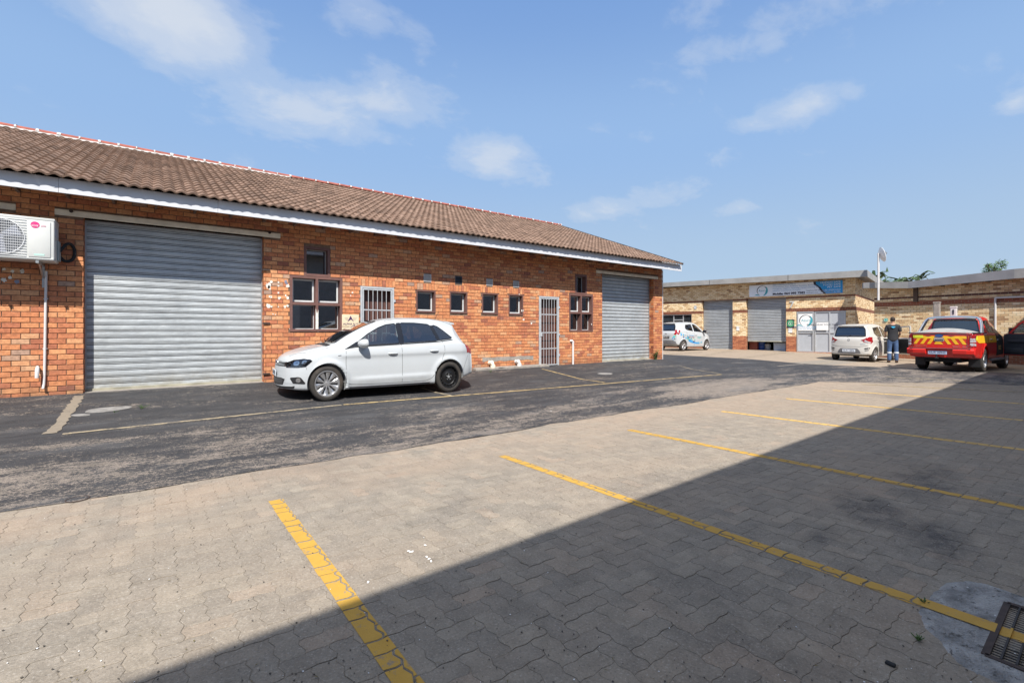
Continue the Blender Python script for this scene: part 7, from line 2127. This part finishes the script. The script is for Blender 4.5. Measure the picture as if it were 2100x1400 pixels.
for sg in (-1, 1):
    c.window('side_window', 'side', [(1.66, 1.19), (2.36, 1.20), (2.36, 1.60), (2.2, 1.625), (2.02, 1.56)], sg, MT['carglass_dark'], .03)
    c.window('side_window', 'side', [(2.46, 1.205), (3.12, 1.22), (3.22, 1.25), (3.10, 1.58), (2.46, 1.62)], sg, MT['carglass_dark'], .03)
    for ln in ([(1.46, .50), (1.42, .8), (1.48, 1.14)], [(2.41, .45), (2.42, 1.18)], [(3.30, 1.2), (3.32, .9), (3.2, .55)], [(3.47, 1.17), (3.46, .5)]): c.strip('door_gap', 'side', ln, .009, MT['seam'], .002, sg)
    handle(c, 2.26, .98, sg, MT['chrome']); handle(c, 3.14, 1.0, sg, MT['chrome'])
    if sg < 0: mirror(c, 1.62, 1.2, sg, MT['trim'])
    # yellow band along the flank
    c.decal('side_band', 'side', [(3.50, .90), (4.30, .90), (4.62, .90), (5.02, 1.02), (5.02, 1.12), (3.5, 1.12)], YL, .004, sg)
    c.decal('side_band', 'side', [(2.44, .90), (3.44, .90), (3.44, 1.12), (2.44, 1.12)], YL, .004, sg)
    c.decal('side_band', 'side', [(4.70, .99), (5.05, 1.02), (5.05, 1.12), (4.78, 1.12)], LIME, .006, sg)
    c.decal('wheel_flare', 'side', rpoly([(3.44, .40), (3.50, .70), (3.68, .86), (3.90, .90), (4.12, .86), (4.30, .70), (4.36, .40), (4.31, .40), (4.24, .66), (4.08, .80), (3.9, .83), (3.72, .80), (3.55, .66), (3.49, .40)], 1), MT['carred'], .02, sg)
    # tail lamps wrap the corner
    tl = c.decal('tail_light', 'rear', [(sg*.76, .78), (sg*.87, .78), (sg*.87, 1.16), (sg*.79, 1.16), (sg*.76, 1.10)], MT['redlens'], .010, step=.03)
    for z0, z1 in ((.84, .90), (.93, .98), (1.0, 1.04)): c.decal('lamp_centre', 'rear', [(sg*.768, z0), (sg*.865, z0), (sg*.865, z1), (sg*.772, z1)], MT['clearlens'], .014, 1, tl, step=.03)
    tl = c.decal('tail_light', 'side', [(4.93, .78), (5.09, .78), (5.09, 1.16), (4.98, 1.16)], MT['redlens'], .010, sg, step=.03)
    for z0, z1 in ((.82, .88), (.93, .99)): c.decal('lamp_centre', 'side', [(4.94, z0), (5.08, z0), (5.08, z1), (4.95, z1)], MT['clearlens'], .013, sg, tl, step=.03)
    dtext(c, 'flank_lettering', 'side', 'BCE', 1.98, .72, .20, simple('gold_lettering', (.55, .38, .12), .4), sg)
c.window('windscreen', 'front', [(-.64, 1.20), (.64, 1.20), (.55, 1.64), (-.55, 1.64)], frame=.05)
c.window('rear_window', 'rear', [(-.67, 1.23), (.67, 1.23), (.60, 1.60), (.52, 1.665), (-.52, 1.665), (-.60, 1.60)], glass=MT['carglass_dark'], frame=.04)
# tailgate
c.strip('tailgate_gap', 'rear', [(-.745, 1.17), (-.745, .73), (.745, .73), (.745, 1.17)], .014, MT['seam'], .003)
c.strip('tailgate_cap', 'rear', [(-.86, 1.175), (.86, 1.175)], .03, MT['trim'], .012)
c.decal('chevron_band', 'rear', [(-.72, 1.03), (.74, 1.03), (.74, 1.11), (-.72, 1.11)], YL, .005)
for i, y in enumerate((-.66, -.47, -.28, .10, .29, .48)):
    d = .115 if y > 0 else -.115
    y0 = y+(0 if y > 0 else .06)
    c.decal('chevron', 'rear', [(y0, 1.035), (y0+.095, 1.035), (y0+.095+d, .86), (y0+d, .86)], YL, .0055)
c.decal('chevron', 'rear', [(-.10, .93), (.04, .93), (.10, .86), (-.14, .86)], YL, .0055)
for sg in (-1, 1): c.decal('chevron_notch', 'rear', [(sg*.30-.10, 1.115), (sg*.30+.10, 1.115), (sg*.30, 1.085)], MT['seam'], .007, step=.1)
c.decal('reflector_sticker', 'rear', [(-.72, 1.05), (-.44, 1.05), (-.44, 1.13), (-.72, 1.13)], LIME, .009)
dtext(c, 'sticker_text', 'rear', 'BC 59', -.58, 1.09, .06, MT['green'])
c.decal('handle_panel', 'rear', [(-.14, .95), (.12, .95), (.12, 1.06), (-.14, 1.06)], MT['chrome'], .014)
c.decal('handle_slot', 'rear', [(-.12, .965), (.10, .965), (.10, 1.00), (-.12, 1.00)], MT['ink'], .018)
c.decal('emblem', 'rear', [(-.01+.115*math.cos(k*.39), 1.115+.045*math.sin(k*.39)) for k in range(16)], simple('emblem_blue', (.03, .07, .22), .3), .016, step=.2)
dtext(c, 'tailgate_lettering', 'rear', 'RANGER', -.50, .80, .055, MT['chrome'], sx=1.6); dtext(c, 'tailgate_lettering', 'rear', 'TDCi  4x4', .52, .79, .055, MT['chrome'], sx=1.6)
# bumper
mb = MB()
prof = [(5.02, .52), (5.14, .53), (5.20, .58), (5.21, .68), (5.17, .725), (5.02, .73)]
vs = []; fs = []
ys = [-.90, -.88, -.70, -.36, -.34, .34, .36, .70, .88, .90]
for y in ys:
    k = 1 if abs(y) > .35 else .55; e = -.12 if abs(y) >= .9 else (-.05 if abs(y) > .85 else 0)
    for x, z in prof: vs.append((5.02+(x-5.02)*k*(1 if z < .70 else 1/k)+e, y, z))
n = len(prof)
for i in range(len(ys)-1):
    for k in range(n): fs.append((i*n+k, i*n+(k+1) % n, (i+1)*n+(k+1) % n, (i+1)*n+k))
fs += [tuple(range(n)), tuple(range((len(ys)-1)*n, len(ys)*n))]
mb.add(vs, fs); mb.build('rear_bumper', MT['carred'], tr, world=False)
mb = MB(); mb.box(5.03, 5.19, -.80, .80, .7255, .735); mb.build('bumper_step', MT['grey_trim'], tr, world=False)
b = bpy.data.objects.new('number_plate', None); COL.objects.link(b); b.parent = tr; b.location = (5.145, -.05, .60)
mb = MB(); mb.rbox(-.006, .006, -.25, .25, -.055, .055, .004, seg=1); mb.build('plate', simple('plate_bluewhite', (.42, .50, .66), .4), b, world=False)
cu = bpy.data.curves.new('t', 'FONT'); cu.body = 'NUR 20943'; cu.size = .09; cu.align_x = 'CENTER'; cu.align_y = 'CENTER'
ob = bpy.data.objects.new('t', cu); COL.objects.link(ob); dg = bpy.context.evaluated_depsgraph_get(); me = bpy.data.meshes.new_from_object(ob.evaluated_get(dg)); bpy.data.objects.remove(ob)
me.transform(frameM((.0075, 0, 0), (0, 1, 0), (0, 0, 1))); me.materials.clear(); me.materials.append(MT['ink']); o = bpy.data.objects.new('plate_text', me); COL.objects.link(o); o.parent = b
mb = MB(); mb.bar((4.7, -.05, .44), (5.26, -.05, .44), .07, .05); mb.lathe([(0, .55), (.025, .54), (.028, .51), (.012, .48), (.02, .46)], (5.24, -.05, 0), 'z', 12); mb.bar((4.9, -.5, .44), (4.9, .5, .44), .06, .06); mb.build('tow_bar', MT['trim'], tr, world=False, smooth=True)
# cover over the load bed, slightly crowned, grey
mb = MB(); vs = []; fs = []
for i in range(13):
    x = 3.56+(5.03-3.56)*i/12
    for k in range(13):
        y = -.80+1.6*k/12; zc = 1.205+.15*(1-(y/.80)**2)*(1-abs((x-4.3)/.75)**4)
        vs.append((x, y, zc))
for i in range(12):
    for k in range(12): fs.append((i*13+k, i*13+k+1, i*13+14+k, i*13+13+k))
mb.add(vs, fs); mb.build('bed_cover', simple('grey_vinyl_cover', (.30, .30, .29), .7), tr, world=False, smooth=True)
mb = MB()
for sg in (-1, 1): mb.bar((3.52, sg*.84, 1.20), (5.06, sg*.84, 1.205), .05, .03)
mb.build('bed_rail', MT['trim'], tr, world=False)
# sports bar
mb = MB()
for dx in (0, .14):
    mb.tube(chaikin([(3.98+dx, -.84, 1.19), (3.72+dx, -.79, 1.45), (3.60+dx*.9, -.72, 1.64), (3.56+dx*.8, -.60, 1.70), (3.56+dx*.8, 0, 1.72), (3.56+dx*.8, .60, 1.70), (3.60+dx*.9, .72, 1.64), (3.72+dx, .79, 1.45), (3.98+dx, .84, 1.19)], 3), .038, 10)
mb.build('sports_bar', MT['chrome'], tr, world=False, smooth=True)
# mud flaps
for sg in (-1, 1):
    for x in (4.36, 1.36):
        mb = MB(); mb.rbox(x-.008, x+.008, sg*.72-.15, sg*.72+.15, .16, .52, .006); mb.build('mud_flap', MT['trim'], tr, world=False)
# chassis, exhaust, diff
mb = MB(); mb.rbox(.4, 4.9, -.5, .5, .30, .40, .03); mb.cyl((3.9, -.7, .37), (3.9, .7, .37), .06, 10); mb.lathe([(0, -.12), (.1, -.09), (.14, 0), (.1, .09), (0, .12)], (3.9, .05, .37), 'x', 16); mb.tube([(3.0, .42, .36), (4.6, .45, .36), (4.95, .52, .34)], .03, 8); mb.build('chassis', MT['liner'], tr, world=False)
for sg in (-1, 1):
    mb = MB(); mb.tube([(1.55, sg*.93, .36), (3.3, sg*.93, .36)], .04, 8); mb.bar((1.7, sg*.6, .38), (1.7, sg*.93, .36), .04, .03); mb.bar((3.1, sg*.6, .38), (3.1, sg*.93, .36), .04, .03); mb.build('side_step', MT['grey_trim'], tr, world=False, smooth=True)
# open driver door (right side = +y), hinged at its front edge
c.decal('door_opening', 'side', [(1.47, .50), (2.40, .47), (2.42, 1.17), (1.50, 1.15)], MT['liner'], .004, 1)
dr = bpy.data.objects.new('open_door', None); COL.objects.link(dr); dr.parent = tr; dr.location = (1.46, .90, .47); dr.rotation_euler = (0, 0, R(72))
dout = [(0, 0), (.93, -.01), (.95, .35), (.95, .70), (.93, .71), (.90, 1.13), (.78, 1.17), (.62, 1.15), (.42, 1.03), (.16, .74), (0, .68)]
win = [(.25, .74), (.88, .74), (.86, 1.09), (.76, 1.12), (.63, 1.10), (.47, 1.0)]
mb = MB()
lower = [(0, 0), (.93, -.01), (.95, .35), (.94, .71), (.16, .71), (0, .68)]
mb.prism([(x, .03, z) for x, z in lower], (0, .03, 0)); 
fr_pts = [(.18, .72), (.44, 1.02), (.62, 1.135), (.78, 1.155), (.895, 1.12), (.93, .72)]
for a, b2 in zip(fr_pts, fr_pts[1:]): mb.bar((a[0], .03, a[1]), (b2[0], .03, b2[1]), .05, .045, up=Vector((0, 1, 0)))
mb.build('door_skin', MT['carred'], dr, world=False)
mb = MB(); mb.prism([(x, -.03, z) for x, z in [(.03, .03), (.90, .02), (.92, .35), (.91, .70), (.16, .70), (.03, .66)]], (0, .058, 0)); mb.rbox(.15, .80, -.085, -.03, .42, .50, .02); mb.rbox(.08, .60, -.08, -.03, .08, .24, .03); mb.build('door_card', simple('dark_grey_door_card', (.045, .047, .055), .7), dr, world=False, smooth=True)
mb = MB(); mb.prism([(x, .02, z) for x, z in win], (0, .004, 0)); mb.build('door_window', MT['carglass'], dr, world=False)
m_ = MB(); m_.rbox(.10, .18, .06, .30, .70, .90, .04); m_.build('mirror', MT['trim'], dr, world=False, smooth=True)
interior(c, 1.55, 3.3, .52, 1.15, .66)
c.finish([MT['carred'], MT['liner']])
for x in RG['axles']:
    for sg in (-1, 1): wheel(tr, x, sg*(.895-.125), .37, .25, 'alloy6', .225)
# ================================================================== the man beside the car (back to the viewer)
def skin_mesh(name, nodes, edges, mat, parent, sub=2, root=0):
    me = bpy.data.meshes.new(name); me.from_pydata([n[0] for n in nodes], edges, [])
    o = bpy.data.objects.new(name, me); COL.objects.link(o)
    o.modifiers.new('s', 'SKIN'); sv = me.skin_vertices[0].data
    for i, n in enumerate(nodes):
        r = n[1] if isinstance(n[1], tuple) else (n[1], n[1]); sv[i].radius = r; sv[i].use_root = (i == root)
    m = o.modifiers.new('u', 'SUBSURF'); m.levels = sub; m.render_levels = sub
    dg = bpy.context.evaluated_depsgraph_get(); nm = bpy.data.meshes.new_from_object(o.evaluated_get(dg)); bpy.data.objects.remove(o)
    nm.name = name; nm.materials.clear(); nm.materials.append(mat); nm.polygons.foreach_set('use_smooth', [True]*len(nm.polygons)); nm.polygons.foreach_set('material_index', [0]*len(nm.polygons))
    o = bpy.data.objects.new(name, nm); COL.objects.link(o); o.parent = parent; return o
fe = atG(1831, 743.5)
mz = g(fe.x, fe.y)
man = thing('person', (fe.x, fe.y, mz), 'man in black shirt and blue work trousers standing by the open car door', 'person', rz=math.atan2(-fe.y-.0, -fe.x)+math.pi/2+R(6), scale=(.97, .97, 1.03))
SK = simple('skin', (.42, .24, .16), .55, var=.06); HR = simple('dark_hair', (.03, .02, .015), .8); SHR = simple('black_shirt', (.022, .023, .028), .85); TR = simple('blue_work_trousers', (.055, .105, .215), .85, var=.2, sc_=8)
BT = simple('dark_boots', (.03, .025, .022), .7); RF = simple('reflective_band', (.62, .66, .70), .35)
# local frame: front of the body is +y, viewer on the -y side
J = dict(pel=(0, 0, .98), wst=(0, .01, 1.12), chs=(0, .0, 1.34), shc=(0, .0, 1.47), nck=(0, .01, 1.54), hd0=(0, .035, 1.60), hd1=(0, .045, 1.69), hd2=(0, .04, 1.765))
N = []; E = []
def nd(p, r): N.append((p, r)); return len(N)-1
a0 = nd(J['pel'], (.155, .105)); a1 = nd(J['wst'], (.145, .10)); a2 = nd(J['chs'], (.165, .11)); a3 = nd(J['shc'], (.12, .085)); a4 = nd(J['nck'], .056); a5 = nd(J['hd0'], (.066, .075)); a6 = nd(J['hd1'], (.078, .096)); a7 = nd(J['hd2'], (.062, .075))
E += [(a0, a1), (a1, a2), (a2, a3), (a3, a4), (a4, a5), (a5, a6), (a6, a7)]
hands = {}
for s in (-1, 1):
    sh_ = nd((s*.19, -.01, 1.445), .058)
    el = nd((s*.245, -.03+(.03 if s < 0 else .02), 1.18), .045)
    wrp = (s*.20 if s > 0 else -.235, .17 if s > 0 else .20, 1.02 if s > 0 else 1.08)
    fm = nd(tuple((Vector(N[el][0])+Vector(wrp))/2), .040); wr = nd(wrp, .029)
    E += [(a3, sh_), (sh_, el), (el, fm), (fm, wr)]
    d = (Vector(wrp)-Vector(N[el][0])).normalized(); palm = Vector(wrp)+d*.055; pm = nd(tuple(palm), (.040, .020)); E.append((wr, pm))
    kn = palm+d*.03; side_ = d.cross(Vector((0, 0, 1))).normalized(); upv = side_.cross(d)
    hands[s] = (kn, d, side_, upv, palm)
    hp = nd((s*.095, 0, .90), .092); kn_ = nd((s*.115, .015, .52), .060); cf = nd((s*.12, -.01, .34), .056); an = nd((s*.12, -.015, .10), .040); ft = nd((s*.135, .07, .045), (.045, .035)); to = nd((s*.15, .16, .035), (.042, .028))
    E += [(a0, hp), (hp, kn_), (kn_, cf), (cf, an), (an, ft), (ft, to)]
body = skin_mesh('body', N, E, SK, man)
# fingers rooted inside the palms
for s, (kn, d, sd_, up_, palm) in hands.items():
    for i, (off, l) in enumerate(((-.028, .070), (-.009, .080), (.010, .074), (.028, .058))):
        b0 = palm+sd_*off; b1 = kn+sd_*off*1.1+d*l*.4; b2_ = b1+d*l*.32-Vector((0, 0, 1))*l*.22; b3 = b2_+d*l*.12-Vector((0, 0, 1))*l*.3
        skin_mesh('finger', [(tuple(b0), .010), (tuple(b1), .0095), (tuple(b2_), .0088), (tuple(b3), .0075)], [(0, 1), (1, 2), (2, 3)], SK, body, 1)
    t0 = palm-sd_*s*.02-d*.02; t1 = t0-sd_*s*.035+d*.02; t2 = t1+d*.035-sd_*s*.008
    skin_mesh('thumb', [(tuple(t0), .012), (tuple(t1), .011), (tuple(t2), .0085)], [(0, 1), (1, 2)], SK, body, 1)
# face
mb = MB()
for s in (-1, 1): mb.lathe([(0, .012), (.009, .008), (.013, 0)], (s*.032, .128, 1.69), 'y', 10)
mb.build('eyes', MT['ink'], body, world=False, smooth=True)
mb = MB(); mb.prism([(-.014, .125, 1.655), (.014, .125, 1.655), (.006, .135, 1.70), (-.006, .135, 1.70)], (0, .022, -.004)); mb.build('nose', SK, body, world=False)
mb = MB(); mb.tube([(-.022, .118, 1.625), (0, .126, 1.623), (.022, .118, 1.625)], .006, 6); mb.build('mouth', simple('lips', (.35, .13, .11), .6), body, world=False)
for s in (-1, 1):
    mb = MB(); mb.lathe([(0, .008), (.022, .006), (.026, 0), (.02, -.008)], (0, 0, 0), 'x', 12, M=Matrix.Translation((s*.082, .03, 1.675)) @ Matrix.Diagonal((1, .8, 1.35, 1))); mb.build('ear', SK, body, world=False, smooth=True)
bm = bmesh.new(); bmesh.ops.create_uvsphere(bm, u_segments=24, v_segments=16, radius=1)
bmesh.ops.delete(bm, geom=[v for v in bm.verts if (v.co.z < -.1 and v.co.y > -.1) or v.co.z < -.72 or (v.co.y > .72 and v.co.z < .55)], context='VERTS')
for v in bm.verts: v.co = Vector((v.co.x*.088, v.co.y*.108+.035, v.co.z*.105+1.715))*1.0+Vector((0, 0, .004*noise.noise(v.co*4)))
me = bpy.data.meshes.new('hair'); bm.to_mesh(me); bm.free(); me.materials.append(HR); me.polygons.foreach_set('use_smooth', [True]*len(me.polygons)); o = bpy.data.objects.new('hair', me); COL.objects.link(o); o.parent = man
# shirt: torso with short sleeves
N2 = [((0, 0, .80), (.20, .15)), ((0, 0, .95), (.198, .145)), ((0, .01, 1.12), (.192, .135)), ((0, 0, 1.32), (.20, .135)), ((0, 0, 1.455), (.14, .098)), ((0, .005, 1.535), (.072, .07))]
E2 = [(0, 1), (1, 2), (2, 3), (3, 4), (4, 5)]
for s in (-1, 1):
    k = len(N2); N2 += [((s*.185, -.01, 1.44), .080), ((s*.228, -.012, 1.32), .072), ((s*.245, -.015, 1.20), .068)]; E2 += [(4, k), (k, k+1), (k+1, k+2)]
shirt = skin_mesh('shirt', N2, E2, SHR, man, 2)
mb = MB(); mb.prism([(x, -.158, z) for x, z in ((-.075, 1.425), (-.03, 1.44), (.03, 1.44), (.075, 1.425), (.04, 1.385), (0, 1.365), (-.04, 1.385))], (0, .02, 0)); mb.build('shirt_logo', simple('shirt_logo_blue', (.05, .38, .62), .6), shirt, world=False)
N3 = [((0, 0, 1.03), (.160, .115)), ((0, 0, .90), (.155, .115))]; E3 = [(0, 1)]
for s in (-1, 1):
    k = len(N3); N3 += [((s*.095, 0, .84), .108), ((s*.112, .012, .52), .080), ((s*.118, -.008, .32), .078), ((s*.12, -.012, .06), .078)]; E3 += [(1, k), (k, k+1), (k+1, k+2), (k+2, k+3)]
trs = skin_mesh('trousers', N3, E3, TR, man, 2)
for s in (-1, 1):
    mb = MB(); mb.lathe([(.078, -.028), (.0835, -.024), (.0835, .024), (.078, .028)], (s*.1165, 0, .40), 'z', 24); mb.build('reflective_band', RF, trs, world=False, smooth=True)
    skin_mesh('boot', [((s*.12, -.03, .045), (.05, .042)), ((s*.135, .07, .045), (.052, .040)), ((s*.152, .175, .040), (.048, .034)), ((s*.12, -.015, .13), .058)], [(0, 1), (1, 2), (0, 3)], BT, man, 2)
# ================================================================== sky, sun, camera
W_ = bpy.data.worlds.new('World'); sc.world = W_; W_.use_nodes = True
nt = W_.node_tree; nn = nt.nodes; ll = nt.links
for n in list(nn): nn.remove(n)
SD = Vector((-.55, -1.0, 1.325)).normalized()
out = nn.new('ShaderNodeOutputWorld'); bg = nn.new('ShaderNodeBackground')
sky = nn.new('ShaderNodeTexSky'); sky.sky_type = 'NISHITA'; sky.sun_disc = False
sky.sun_elevation = math.asin(SD.z); sky.sun_rotation = math.atan2(SD.x, SD.y) % (2*math.pi)
sky.air_density = 1.0; sky.dust_density = 1.6; sky.ozone_density = 1.0; sky.altitude = 50
def wn(ty, ins=None, **kw):
    n = nn.new(ty)
    for k, v in kw.items(): setattr(n, k, v)
    for k, v in (ins or {}).items():
        if isinstance(v, bpy.types.NodeSocket): ll.new(v, n.inputs[k])
        else: n.inputs[k].default_value = v
    return n
def wm(op, a, b=0, clamp=False, c=None):
    ins = {0: a, 1: b}
    if c is not None: ins[2] = c
    return wn('ShaderNodeMath', ins, operation=op, use_clamp=clamp).outputs[0]
tc = wn('ShaderNodeTexCoord').outputs['Generated']
nrm = wn('ShaderNodeVectorMath', {0: tc}, operation='NORMALIZE').outputs[0]
# cloud masses: soft patches by direction, broken up with noise
def cdir(u, v): return Vector(ray(u, v)).normalized()
def rampw(fac, stops, interp='LINEAR'):
    n = wn('ShaderNodeValToRGB', {0: fac}); r = n.color_ramp; r.interpolation = interp
    while len(r.elements) < len(stops): r.elements.new(.5)
    for e, (p, c) in zip(r.elements, stops): e.position = p; e.color = (c, c, c, 1)
    return n.outputs[0]
sepw = wn('ShaderNodeSeparateXYZ', {0: nrm})
# noise in a plane high above (so clouds flatten to the horizon)
inv = wm('DIVIDE', 1.0, wm('ADD', wm('MAXIMUM', sepw.outputs[2], .0), .28))
pl = wn('ShaderNodeVectorMath', {0: nrm, 3: inv}, operation='SCALE').outputs[0]
mp = wn('ShaderNodeMapping', {0: pl, 2: (0, 0, R(25)), 3: (1.0, 1.25, .6)}).outputs[0]
wispn = wn('ShaderNodeTexNoise', {'Vector': mp, 'Scale': 2.8, 'Detail': 9, 'Roughness': .58, 'Distortion': .35}).outputs[0]
finen = wn('ShaderNodeTexNoise', {'Vector': mp, 'Scale': 7.5, 'Detail': 8, 'Roughness': .62, 'Distortion': .3}).outputs[0]
nz = wm('ADD', wm('MULTIPLY', wispn, .62), wm('MULTIPLY', finen, .38))
field = None
for u, v, du, dv, amp in ((340, 20, 225, 95, 1.3), (430, 90, 120, 60, .5), (300, 90, 90, 60, .5), (730, 0, 90, 55, .62), (620, 215, 185, 72, .85), (800, 205, 130, 50, .72), (420, 195, 70, 50, .35), (700, 262, 150, 36, .5), (1015, 330, 100, 45, .68), (860, 120, 30, 28, .35),
                          (1235, 430, 75, 28, .95), (1330, 400, 90, 30, .5), (1505, 428, 48, 16, .75), (1475, 325, 45, 22, .5), (1650, 215, 95, 30, .72), (1740, 190, 120, 26, .45), (1560, 250, 70, 20, .4),
                          (1490, 100, 150, 36, .5), (1440, 10, 100, 45, .6), (1620, 20, 160, 45, .5), (1430, 145, 70, 30, .35), (2090, 205, 50, 25, .5), (1900, -40, 200, 60, .4), (60, -150, 300, 150, .8), (-400, 300, 250, 90, .7), (2500, 250, 250, 60, .6)):
    d = cdir(u, v); rt = Vector((CS, -SN, 0))
    rt = (cdir(u+5, v)-cdir(u-5, v)).normalized(); up = (cdir(u, v-5)-cdir(u, v+5)).normalized()
    k = d.dot(Vector((SN, CS, 0)))   # cosine to the view axis -> local scale
    su = F/(du*k*k if abs(k) > .3 else du); sv = F/(dv*k)
    a = wn('ShaderNodeVectorMath', {0: nrm, 1: rt*su}, operation='DOT_PRODUCT').outputs[1]
    b = wn('ShaderNodeVectorMath', {0: nrm, 1: up*sv}, operation='DOT_PRODUCT').outputs[1]
    a = wm('SUBTRACT', a, d.dot(rt)*su); b = wm('SUBTRACT', b, d.dot(up)*sv)
    fr = wn('ShaderNodeVectorMath', {0: nrm, 1: d}, operation='DOT_PRODUCT').outputs[1]
    q = wm('ADD', wm('MULTIPLY', a, a), wm('MULTIPLY', b, b))
    gsn = wm('MULTIPLY', wm('POWER', 2.71828, wm('MULTIPLY', q, -.8)), amp)
    gsn = wm('MULTIPLY', gsn, wm('GREATER_THAN', fr, .2))
    field = gsn if field is None else wm('MAXIMUM', field, gsn)
dens = wm('ADD', wm('MULTIPLY', field, .54), wm('MULTIPLY', wm('SUBTRACT', nz, .52), 1.35))
cl = rampw(dens, [(.10, 0), (.26, .30), (.46, .75), (.68, 1)], 'EASE')
cl = wm('MULTIPLY', cl, wm('MULTIPLY', sepw.outputs[2], 9.0, clamp=True))
def mixw(f, a, b):
    m = nn.new('ShaderNodeMix'); m.data_type = 'RGBA'
    for k, v in ((0, f), (6, a), (7, b)):
        if isinstance(v, bpy.types.NodeSocket): ll.new(v, m.inputs[k])
        elif k == 0: m.inputs[k].default_value = v
        else: m.inputs[k].default_value = (*v, 1)
    return m.outputs[2]
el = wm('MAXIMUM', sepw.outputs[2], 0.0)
gr = wn('ShaderNodeValToRGB', {0: el}); r = gr.color_ramp; r.interpolation = 'EASE'  # unseen zenith darkened on purpose to cut fill light in the shade
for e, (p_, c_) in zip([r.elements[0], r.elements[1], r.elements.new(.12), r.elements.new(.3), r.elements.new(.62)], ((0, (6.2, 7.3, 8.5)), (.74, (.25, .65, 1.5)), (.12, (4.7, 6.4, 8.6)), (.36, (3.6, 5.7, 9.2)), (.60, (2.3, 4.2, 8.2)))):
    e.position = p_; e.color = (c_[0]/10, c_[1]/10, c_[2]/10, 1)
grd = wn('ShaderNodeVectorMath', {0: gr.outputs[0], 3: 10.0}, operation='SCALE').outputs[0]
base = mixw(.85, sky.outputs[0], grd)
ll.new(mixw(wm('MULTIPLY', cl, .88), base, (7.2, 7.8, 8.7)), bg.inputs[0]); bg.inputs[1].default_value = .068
ll.new(bg.outputs[0], out.inputs[0])
sl = bpy.data.lights.new('sun', 'SUN'); sl.energy = 5.0; sl.angle = R(.55); sl.color = (1, .955, .88)
so = bpy.data.objects.new('sun', sl); COL.objects.link(so); so.rotation_euler = (-SD).to_track_quat('-Z', 'Y').to_euler(); so.location = SD*40
cam = bpy.data.cameras.new('camera'); co = bpy.data.objects.new('camera', cam); COL.objects.link(co)
co.location = (0, 0, CZ); co.rotation_euler = (R(90), 0, -TH)
cam.sensor_width = 36; cam.lens = 36*F/2100; cam.shift_y = -(700-HV)/2100; cam.clip_start = .05; cam.clip_end = 3000
sc.camera = co
sc.view_settings.view_transform = 'Standard'; sc.view_settings.look = 'None'; sc.view_settings.exposure = .5; sc.view_settings.gamma = 1
sc.render.engine = 'CYCLES'; sc.cycles.max_bounces = 6; sc.cycles.transparent_max_bounces = 10; sc.cycles.use_denoising = True
